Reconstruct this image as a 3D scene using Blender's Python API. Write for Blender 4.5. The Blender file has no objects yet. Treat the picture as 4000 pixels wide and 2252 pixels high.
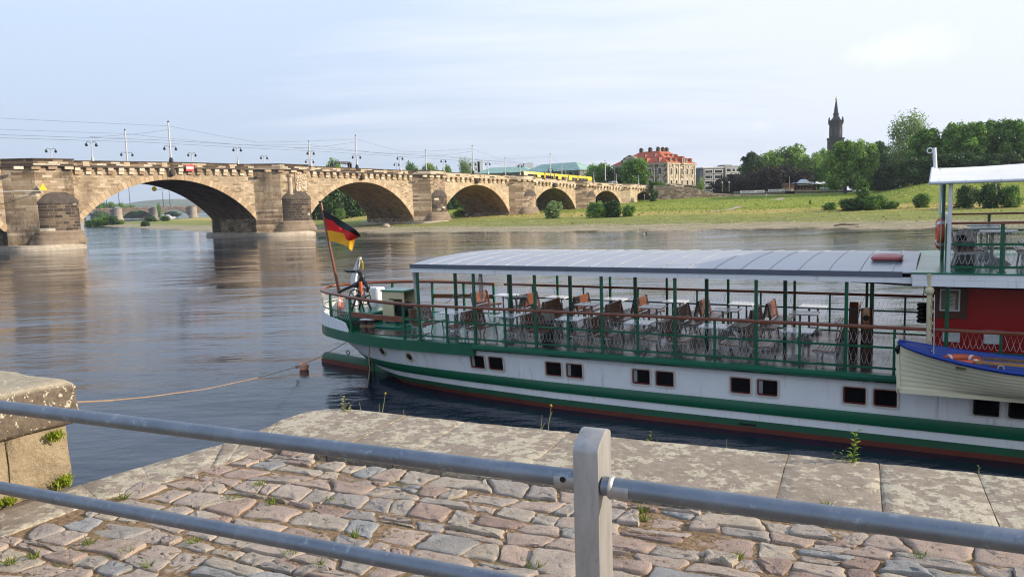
import bpy, math, random
import numpy as np
from mathutils import Vector, Matrix
R = math.radians
random.seed(7)
rng = np.random.default_rng(11)
scn = bpy.context.scene
COL = scn.collection

# ------------------------------------------------------------------ mesh helpers
class MB:
    def __init__(s):
        s.v = []; s.f = []; s.m = []; s.t = []; s.cur = 0; s.tint = 0.5; s.X = None
    def add(s, vs, fs, m=None, tint=None):
        o = len(s.v)
        if s.X is not None: vs = [s.X @ Vector(p) for p in vs]
        s.v.extend([(p[0], p[1], p[2]) for p in vs])
        for f in fs:
            s.f.append([i + o for i in f]); s.m.append(s.cur if m is None else m); s.t.append(s.tint if tint is None else tint)
    def box(s, x0, x1, y0, y1, z0, z1, m=None):
        s.add([(x0,y0,z0),(x1,y0,z0),(x1,y1,z0),(x0,y1,z0),(x0,y0,z1),(x1,y0,z1),(x1,y1,z1),(x0,y1,z1)],
              [(3,2,1,0),(4,5,6,7),(0,1,5,4),(1,2,6,5),(2,3,7,6),(3,0,4,7)], m)
    def cbox(s, c, d, m=None):
        s.box(c[0]-d[0]/2, c[0]+d[0]/2, c[1]-d[1]/2, c[1]+d[1]/2, c[2]-d[2]/2, c[2]+d[2]/2, m)
    def bbox(s, x0, x1, y0, y1, z0, z1, b, m=None):
        # box with chamfered vertical edges and top
        pts = [(x0+b,y0),(x1-b,y0),(x1,y0+b),(x1,y1-b),(x1-b,y1),(x0+b,y1),(x0,y1-b),(x0,y0+b)]
        cx, cy = (x0+x1)/2, (y0+y1)/2
        rings = []
        for z, k in ((z0,0),(z1-b,0),(z1,b)):
            rings.append([(p[0]+(k if p[0]<cx else -k), p[1]+(k if p[1]<cy else -k), z) for p in pts])
        s.loft(rings, True, True, m)
    def loft(s, rings, cap0=False, cap1=False, m=None, closed=True):
        n = len(rings[0]); vs = [p for r in rings for p in r]; fs = []
        for i in range(len(rings)-1):
            for j in range(n if closed else n-1):
                k = (j+1) % n
                fs.append((i*n+j, i*n+k, (i+1)*n+k, (i+1)*n+j))
        if cap0: fs.append(tuple(reversed(range(n))))
        if cap1: fs.append(tuple(range((len(rings)-1)*n, len(rings)*n)))
        s.add(vs, fs, m)
    def cyl(s, a, b, r0, r1=None, n=8, caps=True, m=None):
        s.tube([a, b], [r0, r0 if r1 is None else r1], n, caps, m)
    def tube(s, pts, r, n=6, caps=True, m=None):
        pts = [Vector(p) for p in pts]; k = len(pts)
        rs = r if isinstance(r, (list, tuple)) else [r]*k
        rings = []; prev = None
        for i, p in enumerate(pts):
            d = (pts[min(i+1,k-1)] - pts[max(i-1,0)])
            if d.length < 1e-9: d = Vector((0,0,1))
            d.normalize()
            if prev is None:
                a = Vector((0,0,1)) if abs(d.z) < .9 else Vector((1,0,0))
                u = d.cross(a).normalized()
            else:
                u = (prev - d*prev.dot(d))
                u = u.normalized() if u.length > 1e-6 else d.orthogonal().normalized()
            w = d.cross(u); prev = u
            rings.append([p + (u*math.cos(2*math.pi*j/n) + w*math.sin(2*math.pi*j/n))*rs[i] for j in range(n)])
        s.loft(rings, caps, caps, m)
    def ring(s, c, rad, r, axis='z', n=20, k=6, m=None):
        c = Vector(c); pts = []
        for i in range(n):
            a = 2*math.pi*i/n
            ca, sa = math.cos(a), math.sin(a)
            d = {'z': Vector((ca,sa,0)), 'y': Vector((ca,0,sa)), 'x': Vector((0,ca,sa))}[axis]
            ax = {'z': Vector((0,0,1)), 'y': Vector((0,1,0)), 'x': Vector((1,0,0))}[axis]
            pts.append([c + d*(rad + r*math.cos(2*math.pi*j/k)) + ax*r*math.sin(2*math.pi*j/k) for j in range(k)])
        pts.append(pts[0]); s.loft(pts, False, False, m)
    def lathe(s, c, prof, n=16, m=None, cap=True):
        rings = [[(c[0]+r*math.cos(2*math.pi*j/n), c[1]+r*math.sin(2*math.pi*j/n), c[2]+z) for j in range(n)] for r, z in prof]
        s.loft(rings, cap, cap, m)
    def prism(s, poly, z0, z1, m=None):
        s.loft([[(x,y,z0) for x,y in poly], [(x,y,z1) for x,y in poly]], True, True, m)
    def extr(s, poly, axis, a, b, m=None):
        # polygon in the plane normal to axis, extruded between a and b
        mk = {'x': lambda p,q: (q,p[0],p[1]), 'y': lambda p,q: (p[0],q,p[1]), 'z': lambda p,q: (p[0],p[1],q)}[axis]
        s.loft([[mk(p,a) for p in poly], [mk(p,b) for p in poly]], True, True, m)
    def quad(s, a, b, c, d, m=None): s.add([a,b,c,d], [(0,1,2,3)], m)
    def mesh(s, name, mats, smooth=None):
        me = bpy.data.meshes.new(name)
        me.from_pydata(s.v, [], s.f)
        for mm in (mats if isinstance(mats, (list, tuple)) else [mats]): me.materials.append(mm)
        me.polygons.foreach_set('material_index', s.m)
        if len(set(s.t)) > 1:
            a = me.attributes.new('tint', 'FLOAT', 'FACE'); a.data.foreach_set('value', s.t)
        me.update()
        if smooth is not None:
            me.polygons.foreach_set('use_smooth', [True]*len(me.polygons))
            me.set_sharp_from_angle(angle=R(smooth))
        return me
    def build(s, name, mats, parent=None, smooth=None):
        o = bpy.data.objects.new(name, s.mesh(name, mats, smooth)); COL.objects.link(o)
        if parent is not None: o.parent = parent
        return o

def fixn(o):
    # make the normals of a closed mesh consistent
    import bmesh
    bm = bmesh.new(); bm.from_mesh(o.data); bmesh.ops.recalc_face_normals(bm, faces=bm.faces); bm.to_mesh(o.data); bm.free(); return o

def bevel(o, w, seg=2, ang=40):
    import bmesh
    bm = bmesh.new(); bm.from_mesh(o.data)
    es = [e for e in bm.edges if len(e.link_faces) == 2 and e.calc_face_angle(0) > R(ang)]
    bmesh.ops.bevel(bm, geom=es, offset=w, segments=seg, affect='EDGES', profile=.6, clamp_overlap=True); bm.to_mesh(o.data); bm.free(); return o

def tag(o, label=None, cat=None, group=None, kind=None):
    if label: o['label'] = label
    if cat: o['category'] = cat
    if group: o['group'] = group
    if kind: o['kind'] = kind
    return o
def thing(name, label, cat, group=None, loc=(0,0,0), rz=0, mat=None):
    o = bpy.data.objects.new(name, None); COL.objects.link(o); o.empty_display_size = .3
    if mat is not None: o.matrix_world = mat
    else:
        o.location = loc; o.rotation_euler = (0,0,rz)
    return tag(o, label, cat, group)
def single(name, mb, mats, label, cat, group=None, mat=None, smooth=None):
    o = mb.build(name, mats, None, smooth)
    if mat is not None: o.matrix_world = mat
    return tag(o, label, cat, group)
def dup(root, label=None, group=None, mat=None):
    r = root.copy(); COL.objects.link(r)
    if mat is not None: r.matrix_world = mat
    for ch in root.children:
        c = ch.copy(); COL.objects.link(c); c.parent = r
        for g in ch.children:
            d = g.copy(); COL.objects.link(d); d.parent = c
    return tag(r, label, None, group)

# ------------------------------------------------------------------ materials
class NT:
    def __init__(s, name):
        s.m = bpy.data.materials.new(name); s.m.use_nodes = True
        s.t = s.m.node_tree; s.n = s.t.nodes; s.l = s.t.links
        s.b = s.n['Principled BSDF']; s.out = s.n['Material Output']
    def node(s, typ, **kw):
        n = s.n.new(typ)
        for k, v in kw.items():
            if k in n.inputs: n.inputs[k].default_value = v
            else: setattr(n, k, v)
        return n
    def link(s, a, b): s.l.new(a, b)
    def coord(s, kind='Object'): return s.node('ShaderNodeTexCoord').outputs[kind]
    def noise(s, vec, scale, detail=4, rough=.6):
        n = s.node('ShaderNodeTexNoise'); n.inputs['Scale'].default_value = scale
        n.inputs['Detail'].default_value = detail; n.inputs['Roughness'].default_value = rough
        s.link(vec, n.inputs['Vector']); return n.outputs['Fac']
    def ramp(s, fac, stops, const=False):
        n = s.node('ShaderNodeValToRGB'); cr = n.color_ramp
        if const: cr.interpolation = 'CONSTANT'
        while len(cr.elements) < len(stops): cr.elements.new(.5)
        for e, (p, c) in zip(cr.elements, stops):
            e.position = p; e.color = (c, c, c, 1) if not hasattr(c, '__len__') else (*c, 1)
        s.link(fac, n.inputs['Fac']); return n.outputs['Color']
    def mix(s, fac, a, b, typ='MIX'):
        n = s.node('ShaderNodeMix', data_type='RGBA', blend_type=typ)
        for i, v in ((0, fac), (6, a), (7, b)):
            if hasattr(v, 'links'): s.link(v, n.inputs[i])
            elif hasattr(v, '__len__'): n.inputs[i].default_value = (*v, 1)
            else: n.inputs[i].default_value = v if i == 0 else (v, v, v, 1)
        return n.outputs[2]
    def math(s, op, a, b=0.0, c=0.0):
        n = s.node('ShaderNodeMath', operation=op)
        for i, v in enumerate((a, b, c)):
            if hasattr(v, 'links'): s.link(v, n.inputs[i])
            else: n.inputs[i].default_value = v
        return n.outputs[0]
    def mapping(s, vec, scale=(1,1,1), rot=(0,0,0), loc=(0,0,0)):
        n = s.node('ShaderNodeMapping'); n.inputs['Scale'].default_value = scale
        n.inputs['Rotation'].default_value = rot; n.inputs['Location'].default_value = loc
        s.link(vec, n.inputs['Vector']); return n.outputs['Vector']
    def bump(s, h, strength=.3, dist=.02, normal=None):
        n = s.node('ShaderNodeBump'); n.inputs['Strength'].default_value = strength; n.inputs['Distance'].default_value = dist
        s.link(h, n.inputs['Height'])
        if normal is not None: s.link(normal, n.inputs['Normal'])
        return n.outputs['Normal']
    def done(s, col, rough=.6, metal=0, normal=None, spec=None):
        if hasattr(col, 'links'): s.link(col, s.b.inputs['Base Color'])
        else: s.b.inputs['Base Color'].default_value = (*col, 1)
        if hasattr(rough, 'links'): s.link(rough, s.b.inputs['Roughness'])
        else: s.b.inputs['Roughness'].default_value = rough
        s.b.inputs['Metallic'].default_value = metal
        if spec is not None: s.b.inputs['Specular IOR Level'].default_value = spec
        if normal is not None: s.link(normal, s.b.inputs['Normal'])
        return s.m

def plain(name, col, col2=None, rough=.5, metal=0, scale=3, bump=0, bscale=40, bdist=.01, spec=None, rvar=.12):
    t = NT(name); v = t.coord()
    c2 = col2 or tuple(x*.72 for x in col)
    n = t.noise(v, scale, 5, .65)
    c = t.mix(t.ramp(n, [(.35, 0.), (.7, 1.)]), col, c2)
    rr = t.math('ADD', t.math('MULTIPLY', t.noise(v, scale*2.3), rvar*2), rough-rvar)
    nm = t.bump(t.noise(v, bscale, 6), bump, bdist) if bump else None
    return t.done(c, rr, metal, nm, spec)

def stone(name, ramp, bw, bh, mortar=.02, mortar_col=(.3,.25,.19), stain=(.06,.05,.042), stain_amt=.5, stain_scale=.25, bump=.5, th=(.48,.64)):
    # coursed masonry in the thing's own frame; ramp gives each block its colour
    t = NT(name); v = t.coord()
    sp = t.node('ShaderNodeSeparateXYZ'); t.link(v, sp.inputs[0])
    cb = t.node('ShaderNodeCombineXYZ'); t.link(t.math('ADD', sp.outputs[0], sp.outputs[1]), cb.inputs[0])
    warp = t.math('MULTIPLY', t.noise(v, .7, 2), .18)
    t.link(t.math('ADD', sp.outputs[2], warp), cb.inputs[1])
    br = t.node('ShaderNodeTexBrick', offset=.45, squash=1.3, squash_frequency=3)
    for k, x in (('Scale',1.),('Mortar Size',mortar),('Mortar Smooth',.15),('Brick Width',bw),('Row Height',bh)): br.inputs[k].default_value = x
    br.inputs['Color1'].default_value = (0,0,0,1); br.inputs['Color2'].default_value = (1,1,1,1); br.inputs['Mortar'].default_value = (.5,.5,.5,1)
    t.link(cb.outputs[0], br.inputs['Vector'])
    c = t.ramp(br.outputs['Color'], ramp)
    c = t.mix(br.outputs['Fac'], c, mortar_col)
    n1 = t.noise(v, 1.6, 6, .7)
    c = t.mix(.65, c, t.ramp(n1, [(.25, .55), (.75, 1.25)]), 'MULTIPLY')
    st = t.noise(t.mapping(v, (1,1,.45)), stain_scale, 7, .68)
    c = t.mix(t.math('MULTIPLY', t.ramp(st, [(th[0], 0.), (th[1], 1.)]), stain_amt), c, stain)
    fine = t.noise(v, 9, 5)
    h = t.math('SUBTRACT', t.math('MULTIPLY', fine, .6), br.outputs['Fac'])
    return t.done(c, .88, 0, t.bump(h, bump, .06), .25)

def leafmat(name, c0, c1, c2, trans=.35):
    t = NT(name)
    a = t.node('ShaderNodeAttribute', attribute_name='tint').outputs['Fac']
    oi = t.node('ShaderNodeObjectInfo').outputs['Random']
    a2 = t.math('ADD', a, t.math('MULTIPLY', t.math('SUBTRACT', oi, .5), .22))
    c = t.ramp(a2, [(.05, c0), (.5, c1), (.95, c2)])
    t.done(c, .55, 0, None, .3)
    tr = t.node('ShaderNodeBsdfTranslucent'); t.link(t.mix(1., c, (1.0,1.1,.5), 'MULTIPLY'), tr.inputs['Color'])
    mx = t.node('ShaderNodeMixShader'); mx.inputs[0].default_value = trans
    t.link(t.b.outputs[0], mx.inputs[1]); t.link(tr.outputs[0], mx.inputs[2]); t.link(mx.outputs[0], t.out.inputs['Surface'])
    return t.m

# ------------------------------------------------------------------ camera (eye 1.65 m above the quay, 5.6 m above the river)
FPX, PITCH, ROLL, EYE = 3000.0, R(6.3), R(-1.7), 5.6
fwd = Vector((0, math.cos(PITCH), -math.sin(PITCH))); rt = Vector((1,0,0)); up = rt.cross(fwd)
rt, up = rt*math.cos(ROLL) + up*math.sin(ROLL), up*math.cos(ROLL) - rt*math.sin(ROLL)
cam = bpy.data.objects.new('camera', bpy.data.cameras.new('camera')); COL.objects.link(cam)
cam.matrix_world = Matrix(((rt.x, up.x, -fwd.x, 0), (rt.y, up.y, -fwd.y, 0), (rt.z, up.z, -fwd.z, EYE), (0,0,0,1)))
cam.data.sensor_width = 36; cam.data.lens = 36*FPX/4000; cam.data.clip_start = .05; cam.data.clip_end = 30000
scn.camera = cam
def ray(x, y): return fwd + rt*((x-2000)/FPX) - up*((y-1126)/FPX)
def at_z(x, y, z):
    d = ray(x, y); return Vector((0,0,EYE)) + d*((z-EYE)/d.z)
def at_y(x, y, Y):
    d = ray(x, y); return Vector((0,0,EYE)) + d*(Y/d.y)

# ------------------------------------------------------------------ light and sky
SUN_AZ, SUN_EL = R(97), R(22)        # measured from +Y (the way the camera looks) towards +X
sd = Vector((math.sin(SUN_AZ)*math.cos(SUN_EL), math.cos(SUN_AZ)*math.cos(SUN_EL), math.sin(SUN_EL)))
sun = bpy.data.objects.new('sun', bpy.data.lights.new('sun', 'SUN')); COL.objects.link(sun)
sun.data.energy = 5.0; sun.data.angle = R(.6); sun.data.color = (1.0, .86, .68)
sun.rotation_euler = (-sd).to_track_quat('-Z', 'Y').to_euler()
W = bpy.data.worlds.new('World'); scn.world = W; W.use_nodes = True
wt = NT.__new__(NT); wt.t = W.node_tree; wt.n = wt.t.nodes; wt.l = wt.t.links
bg = wt.n['Background']
sky = wt.node('ShaderNodeTexSky', sky_type='NISHITA', sun_disc=False, sun_elevation=SUN_EL, sun_rotation=SUN_AZ, air_density=1.0, dust_density=1.5, ozone_density=1.2)
gen = wt.coord('Generated')
spv = wt.node('ShaderNodeSeparateXYZ'); wt.link(gen, spv.inputs[0])
# a flat cloud deck: project the direction on to a plane overhead
zz = wt.math('ADD', wt.math('MAXIMUM', spv.outputs[2], 0.0), .16)
cx = wt.node('ShaderNodeCombineXYZ'); wt.link(wt.math('DIVIDE', spv.outputs[0], zz), cx.inputs[0]); wt.link(wt.math('DIVIDE', spv.outputs[1], zz), cx.inputs[1])
n1 = wt.noise(wt.mapping(cx.outputs[0], (.42, 1.9, 1), (0,0,R(-14)), (3.1,1.7,0)), 1.15, 7, .58)
n2 = wt.noise(wt.mapping(cx.outputs[0], (.35, .6, 1), (0,0,R(20)), (7.3,2.2,0)), .7, 5, .5)
side = wt.math('MULTIPLY_ADD', spv.outputs[0], .62, .44)
f = wt.math('ADD', wt.math('MULTIPLY', n1, .95), wt.math('ADD', wt.math('MULTIPLY', n2, .55), wt.math('SUBTRACT', side, .74)))
elev = wt.ramp(spv.outputs[2], [(.0, (.49,.58,.72)), (.10, (.51,.62,.79)), (.26, (.58,.71,.89)), (.42, (.62,.74,.94)), (.6, (.55,.68,.93)), (.8, (.38,.53,.83)), (1., (.28,.43,.76))])
white = wt.ramp(spv.outputs[2], [(.0, (.74,.79,.91)), (.2, (.80,.85,.97)), (.42, (.82,.88,.98)), (.65, (.66,.75,.92)), (1., (.45,.57,.80))])
cl = wt.mix(wt.ramp(f, [(.30, 0.), (.66, 1.)]), elev, white)
# two small puffs of cloud low on the right
pn = wt.noise(gen, 26, 5, .6)
for fx_, fy_, rx_, am_ in ((3440,205,.040,.75),(3600,175,.050,.5),(2970,490,.014,.35)):
    dv_ = ray(fx_, fy_).normalized()
    vs_ = wt.node('ShaderNodeVectorMath', operation='SUBTRACT'); wt.link(gen, vs_.inputs[0]); vs_.inputs[1].default_value = dv_
    vl_ = wt.node('ShaderNodeVectorMath', operation='LENGTH'); wt.link(wt.mapping(vs_.outputs[0], (1,1,2.1)), vl_.inputs[0])
    m_ = wt.math('ADD', wt.math('DIVIDE', vl_.outputs['Value'], rx_), wt.math('MULTIPLY', wt.math('SUBTRACT', pn, .5), 1.6))
    cl = wt.mix(wt.ramp(m_, [(.35, am_), (1., 0.)]), cl, (.93,.95,.99))
skyc = wt.mix(1., sky.outputs[0], (.11,.11,.11), 'MULTIPLY')
# Background strength stays at .1; the cloud veil is scaled to match it
full = wt.mix(.88, skyc, cl)
ten = wt.mix(1., full, (10,10,10), 'MULTIPLY')
wt.link(ten, bg.inputs['Color']); bg.inputs['Strength'].default_value = .1
scn.view_settings.view_transform = 'Standard'; scn.view_settings.look = 'None'
scn.view_settings.exposure = .36; scn.view_settings.gamma = 1
try:
    scn.cycles.use_adaptive_sampling = True; scn.cycles.use_denoising = True
    scn.cycles.max_bounces = 6; scn.cycles.diffuse_bounces = 2; scn.cycles.glossy_bounces = 3; scn.cycles.transmission_bounces = 3; scn.cycles.transparent_max_bounces = 4
    scn.cycles.filter_width = 1.15
    scn.cycles.caustics_reflective = False; scn.cycles.caustics_refractive = False
except Exception: pass
# ------------------------------------------------------------------ river
t = NT('river_water'); v = t.coord()
w1 = t.noise(t.mapping(v, (.55, 1.0, 1), (0,0,R(28))), 1.15, 6, .62)
w2 = t.noise(t.mapping(v, (.5, 1.0, 1), (0,0,R(10))), .16, 4, .55)
w3 = t.noise(v, 5.5, 3, .6)
patch = t.ramp(t.noise(t.mapping(v, (.4, 1, 1), (0,0,R(30))), .045, 3, .5), [(.38, .45), (.62, 1.35)])
w4 = t.noise(t.mapping(v, (.32, 1.0, 1), (0,0,R(-6))), .55, 5, .6)
h = t.math('ADD', t.math('MULTIPLY', w1, .045), t.math('ADD', t.math('MULTIPLY', w2, .34), t.math('MULTIPLY', w3, .0055)))
h = t.math('ADD', h, t.math('MULTIPLY', w4, .115))
h = t.math('MULTIPLY', h, patch)
t.b.inputs['IOR'].default_value = 1.333
t.done((.007,.013,.028), .03, 0, t.bump(h, 1.0, .6))
M_water = t.m
mb = MB()
S = 9000
mb.quad((-S,-60,0),(S,-60,0),(S,S,0),(-S,S,0))
tag(mb.build('river_water', M_water), 'rippled grey blue river', None, None, 'structure')

# ------------------------------------------------------------------ far bank: one sheet to the horizon
SHORE = [(700,-290),(300,-38),(130,72),(52,120),(19,139),(-5,155),(-31,171),(-60,199),(-92,229),(-150,312),(-215,405),(-262,470),(-300,580),(-330,760),(-350,1000),(-250,1500),(300,3200)]
SP = np.array(SHORE, float)
def shore_d(x, y):
    # signed distance to the shore line, positive on land (to the right of the line as it runs away)
    x = np.asarray(x, float); y = np.asarray(y, float)
    best = np.full(x.shape, 1e9); sg = np.ones(x.shape)
    for (ax, ay), (bx, by) in zip(SP[:-1], SP[1:]):
        dx, dy = bx-ax, by-ay; L2 = dx*dx+dy*dy
        tt = np.clip(((x-ax)*dx+(y-ay)*dy)/L2, 0, 1)
        px, py = ax+tt*dx-x, ay+tt*dy-y
        dd = np.hypot(px, py); cr = dx*(y-ay)-dy*(x-ax)
        m = dd < best
        best = np.where(m, dd, best); sg = np.where(m, np.where(cr < 0, 1., -1.), sg)
    return best*sg
PX = np.array([-400,-30,-5,0,4,12,37,60,73,90,104,133,147,160,185,260,5000.])
PZ = np.array([-3,-3,-.9,-.06,.22,.55,1.45,1.95,2.35,2.9,3.3,4.6,5.35,5.7,6.0,6.6,8.0])
def vnoise(x, y, s):
    return np.sin(x/s*1.7+1.3*np.sin(y/s*1.1))*np.cos(y/s*1.9+.7*np.sin(x/s*.8))
def ground(x, y):
    x = np.asarray(x, float); y = np.asarray(y, float)
    d = shore_d(x, y)
    d = d + np.where(d > -20, vnoise(x, y, 9.)*.9 + vnoise(x, y, 31.)*2.2, 0)*np.clip((d+6)/10, .15, 1)*np.clip((320-y)/120, 0, 1)
    z = np.interp(d, PX, PZ)
    az = x/np.maximum(y, 1.)
    hump = np.clip((az-.462)/.09, 0, 1); hump = hump*hump*(3-2*hump)
    z = z + hump*np.clip((d-58)/55, 0, 1)**1.3*2.9*np.clip((900-y)/400, 0, 1)
    # low shelf of grass and sand on the spit beyond the bridge
    far = np.clip((x*-.77+y*.64-180)/60, 0, 1)
    z = np.where((far > 0) & (d > 8) & (x < -60), z*(1-far) + far*np.minimum(z, .4+d*.018), z)
    z = z + np.where(d > 2, (vnoise(x, y, 6.)*.06 + vnoise(x, y, 17.)*.12)*np.clip(d/30, 0, 1), 0)
    return z, d
def gz(x, y): return float(ground(np.array([x]), np.array([y]))[0][0])
azs = np.radians(np.concatenate([np.arange(-62,-36,1.), np.arange(-36,36,.2), np.arange(36,75,1.)]))
rad = [62.]
while rad[-1] < 480: rad.append(rad[-1]*1.0105)
while rad[-1] < 9000: rad.append(rad[-1]*1.06)
A, RR = np.meshgrid(azs, np.array(rad), indexing='ij')
GX, GY = np.sin(A)*RR, np.cos(A)*RR
GZ, GD = ground(GX, GY)
na, nr = A.shape
idx = np.arange(na*nr).reshape(na, nr)
F = np.stack([idx[:-1,:-1], idx[1:,:-1], idx[1:,1:], idx[:-1,1:]], -1).reshape(-1, 4)
F = F[:, ::-1]
me = bpy.data.meshes.new('river_bank')
me.vertices.add(na*nr); me.vertices.foreach_set('co', np.stack([GX,GY,GZ], -1).reshape(-1))
me.loops.add(F.size); me.loops.foreach_set('vertex_index', F.reshape(-1).astype(np.int32))
me.polygons.add(len(F)); me.polygons.foreach_set('loop_start', np.arange(0, F.size, 4, dtype=np.int32)); 
me.update(calc_edges=True)
at = me.attributes.new('bank_d', 'FLOAT', 'POINT'); at.data.foreach_set('value', GD.reshape(-1).astype(np.float32))
me.polygons.foreach_set('use_smooth', [True]*len(F))
t = NT('bank_ground'); v = t.coord()
d = t.node('ShaderNodeAttribute', attribute_name='bank_d').outputs['Fac']
nb = t.noise(t.mapping(v, (1,1,1)), .09, 6, .65); nm = t.noise(v, .9, 6, .7); nf = t.noise(v, 3.5, 4, .7)
dd = t.math('ADD', d, t.math('MULTIPLY', t.math('SUBTRACT', nb, .5), 22.))
dd = t.math('ADD', dd, t.math('MULTIPLY', t.math('SUBTRACT', nm, .5), 9.))
dd = t.math('DIVIDE', dd, 200.)
wet, grav, grav2, olive, olive2, dry, green, green2 = (.13,.105,.08), (.50,.39,.30), (.46,.37,.25), (.33,.31,.115), (.36,.35,.10), (.60,.43,.16), (.24,.30,.04), (.36,.38,.065)
c = t.ramp(dd, [(.0, wet), (.012, grav), (.075, grav2), (.10, olive), (.24, olive2), (.285, dry), (.35, dry), (.385, green), (.50, green2), (.7, green), (1., green2)])
nst = t.noise(t.mapping(v, (.25,1,1), (0,0,R(30))), .55, 6, .7)
c = t.mix(t.ramp(nst, [(.38, .75), (.56, 0.)]), c, t.mix(1., c, (.42,.60,.40), 'MULTIPLY'))
c = t.mix(t.ramp(nm, [(.3, 0.), (.62, .55)]), c, t.mix(1., c, (.60,.72,.55), 'MULTIPLY'))
c = t.mix(t.ramp(nf, [(.45, 0.), (.75, .5)]), c, t.mix(1., c, (1.25,1.12,.95), 'MULTIPLY'))
sp = t.ramp(t.noise(v, .5, 5, .7), [(.60, 0.), (.70, .55)])
c = t.mix(sp, c, (.20,.15,.06))
t.done(c, .95, 0, t.bump(t.math('ADD', nm, nf), .9, .35), .15)
me.materials.append(t.m)
bank = bpy.data.objects.new('river_bank', me); COL.objects.link(bank); tag(bank, 'grassy far river bank with gravel beach', None, None, 'structure')

# footpath slabs and tracks worn into the meadow
def strip(name, pts, w, mat, lab, dz=.06):
    mb = MB(); P = []
    for (x, y) in pts: P.append((x, y))
    L = []
    for i, (x, y) in enumerate(P):
        a = P[max(i-1,0)]; b = P[min(i+1,len(P)-1)]
        tx, ty = b[0]-a[0], b[1]-a[1]; l = math.hypot(tx, ty); nx, ny = -ty/l, tx/l
        ww = w*(.8+.4*random.random())
        L.append(((x+nx*ww/2, y+ny*ww/2), (x-nx*ww/2, y-ny*ww/2)))
    for a, b in zip(L[:-1], L[1:]):
        q = [a[0], b[0], b[1], a[1]]
        mb.quad(*[(p[0], p[1], gz(*p)+dz) for p in q])
    return tag(mb.build(name, mat), lab, None, None, 'structure')
def onbank(x, y):
    # where a sight line meets the far bank
    dr = ray(x, y); lo = 100.
    for k in range(1500):
        Y = 100+k*.4; p = Vector((0,0,EYE))+dr*(Y/dr.y)
        if p.z < gz(p.x, p.y): return (p.x, p.y)
    return (p.x, p.y)
M_path = plain('worn_path', (.42,.34,.26), (.34,.27,.19), .95, 0, 1.5, .4, 8, .05)
a = onbank(2770, 828); b = onbank(2840, 820); c = onbank(2895, 806)
strip('footpath', [a, ((a[0]+b[0])/2, (a[1]+b[1])/2), b, ((c[0]+b[0])/2, (c[1]+b[1])/2), c], 2.2, M_path, 'sandy trodden track crossing the meadow')
a = onbank(3035, 782); b = onbank(3055, 773)
strip('footpath', [a, b], 3.0, M_path, 'short pale stone ramp in the meadow')

# ------------------------------------------------------------------ hills far down the river
t = NT('hillside'); v = t.coord()
n = t.noise(t.mapping(v, (1,1,2.5)), .006, 6, .65)
c = t.ramp(n, [(.3, (.035,.055,.02)), (.48, (.06,.085,.03)), (.55, (.13,.15,.06)), (.62, (.06,.08,.03)), (.72, (.16,.16,.09))])
t.done(c, 1.)
M_hill = t.m
def ridge(name, Y, x0, x1, prof, lab, depth=900):
    mb = MB(); n = 90; rows = []
    for k in range(8):
        u = k/7; row = []
        for i in range(n+1):
            w = i/n; x = x0+(x1-x0)*w
            hh = np.interp(w, [p[0] for p in prof], [p[1] for p in prof]) + 5*math.sin(w*37)+3*math.sin(w*91+1)+2*math.sin(w*210)
            row.append((x, Y+depth*u, 2+hh*math.sin(u*math.pi/2)**.8))
        rows.append(row)
    mb.loft(rows, False, False, None, False)
    return tag(mb.build(name, M_hill, None, 60), lab, None, None, 'structure')
ridge('hills', 3600, -3300, -900, [(0,60),(.3,66),(.42,55),(.52,74),(.6,86),(.72,84),(.85,90),(1,96)], 'low blue green hills at the horizon')
# ------------------------------------------------------------------ sandstone materials
def sandramp(k=1.0):
    return [(.0, (.20*k,.14*k,.085*k)), (.2, (.37*k,.275*k,.175*k)), (.6, (.48*k,.37*k,.245*k)), (.85, (.55*k,.44*k,.31*k)), (1., (.66*k,.56*k,.42*k))]
def patchramp(dark=.5, white=.8):
    return [(.0, (.045,.035,.028)), (dark*.7, (.075,.058,.043)), (dark, (.20,.145,.095)), (white-.06, (.33,.245,.16)), (white, (.60,.51,.38)), (1., (.66,.58,.46))]
M_wall = stone('sandstone_wall', [(0,(.26,.19,.12)),(.25,(.42,.32,.21)),(.7,(.49,.385,.26)),(1,(.58,.47,.34))], .95, .36, .02, (.36,.28,.185), (.12,.085,.06), .5, .16)
M_wall2 = stone('sandstone_clean', [(0,(.40,.30,.19)),(.4,(.50,.40,.27)),(1,(.60,.50,.36))], 1.0, .42, .018, (.44,.34,.22), (.28,.20,.13), .3, .2)
M_pier = stone('sandstone_pier', sandramp(.86), 1.25, .46, .022, (.28,.20,.13), (.06,.048,.04), .88, .13, .5, (.45,.57))
M_pier2 = stone('sandstone_pier_mixed', [(0,(.17,.12,.08)),(.35,(.29,.21,.14)),(.7,(.38,.29,.20)),(1,(.52,.43,.32))], 1.0, .5, .025, (.30,.23,.16), (.14,.10,.075), .5, .2)
M_dark = stone('blackened_stone', [(0,(.035,.03,.026)),(.45,(.075,.058,.045)),(.82,(.14,.105,.075)),(.86,(.17,.13,.09)),(.93,(.2,.15,.1)),(.94,(.55,.48,.38)),(1,(.62,.55,.44))], 1.15, .55, .03, (.25,.20,.15), (.045,.038,.033), .6, .2)
M_para = stone('parapet_stone', patchramp(.46,.68), 1.7, .37, .03, (.20,.15,.10), (.05,.04,.033), .35, .3)
M_para2 = stone('parapet_stone_clean', patchramp(.13,.36), 1.7, .37, .025, (.36,.28,.19), (.1,.08,.06), .25, .3)
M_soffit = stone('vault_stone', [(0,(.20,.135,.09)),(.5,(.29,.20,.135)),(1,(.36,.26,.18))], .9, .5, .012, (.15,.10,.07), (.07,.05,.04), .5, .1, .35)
M_plinth = stone('plinth_stone', [(0,(.22,.17,.12)),(1,(.30,.235,.17))], 2.6, .8, .012, (.22,.17,.12), (.09,.07,.055), .75, .16, .4)
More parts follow.
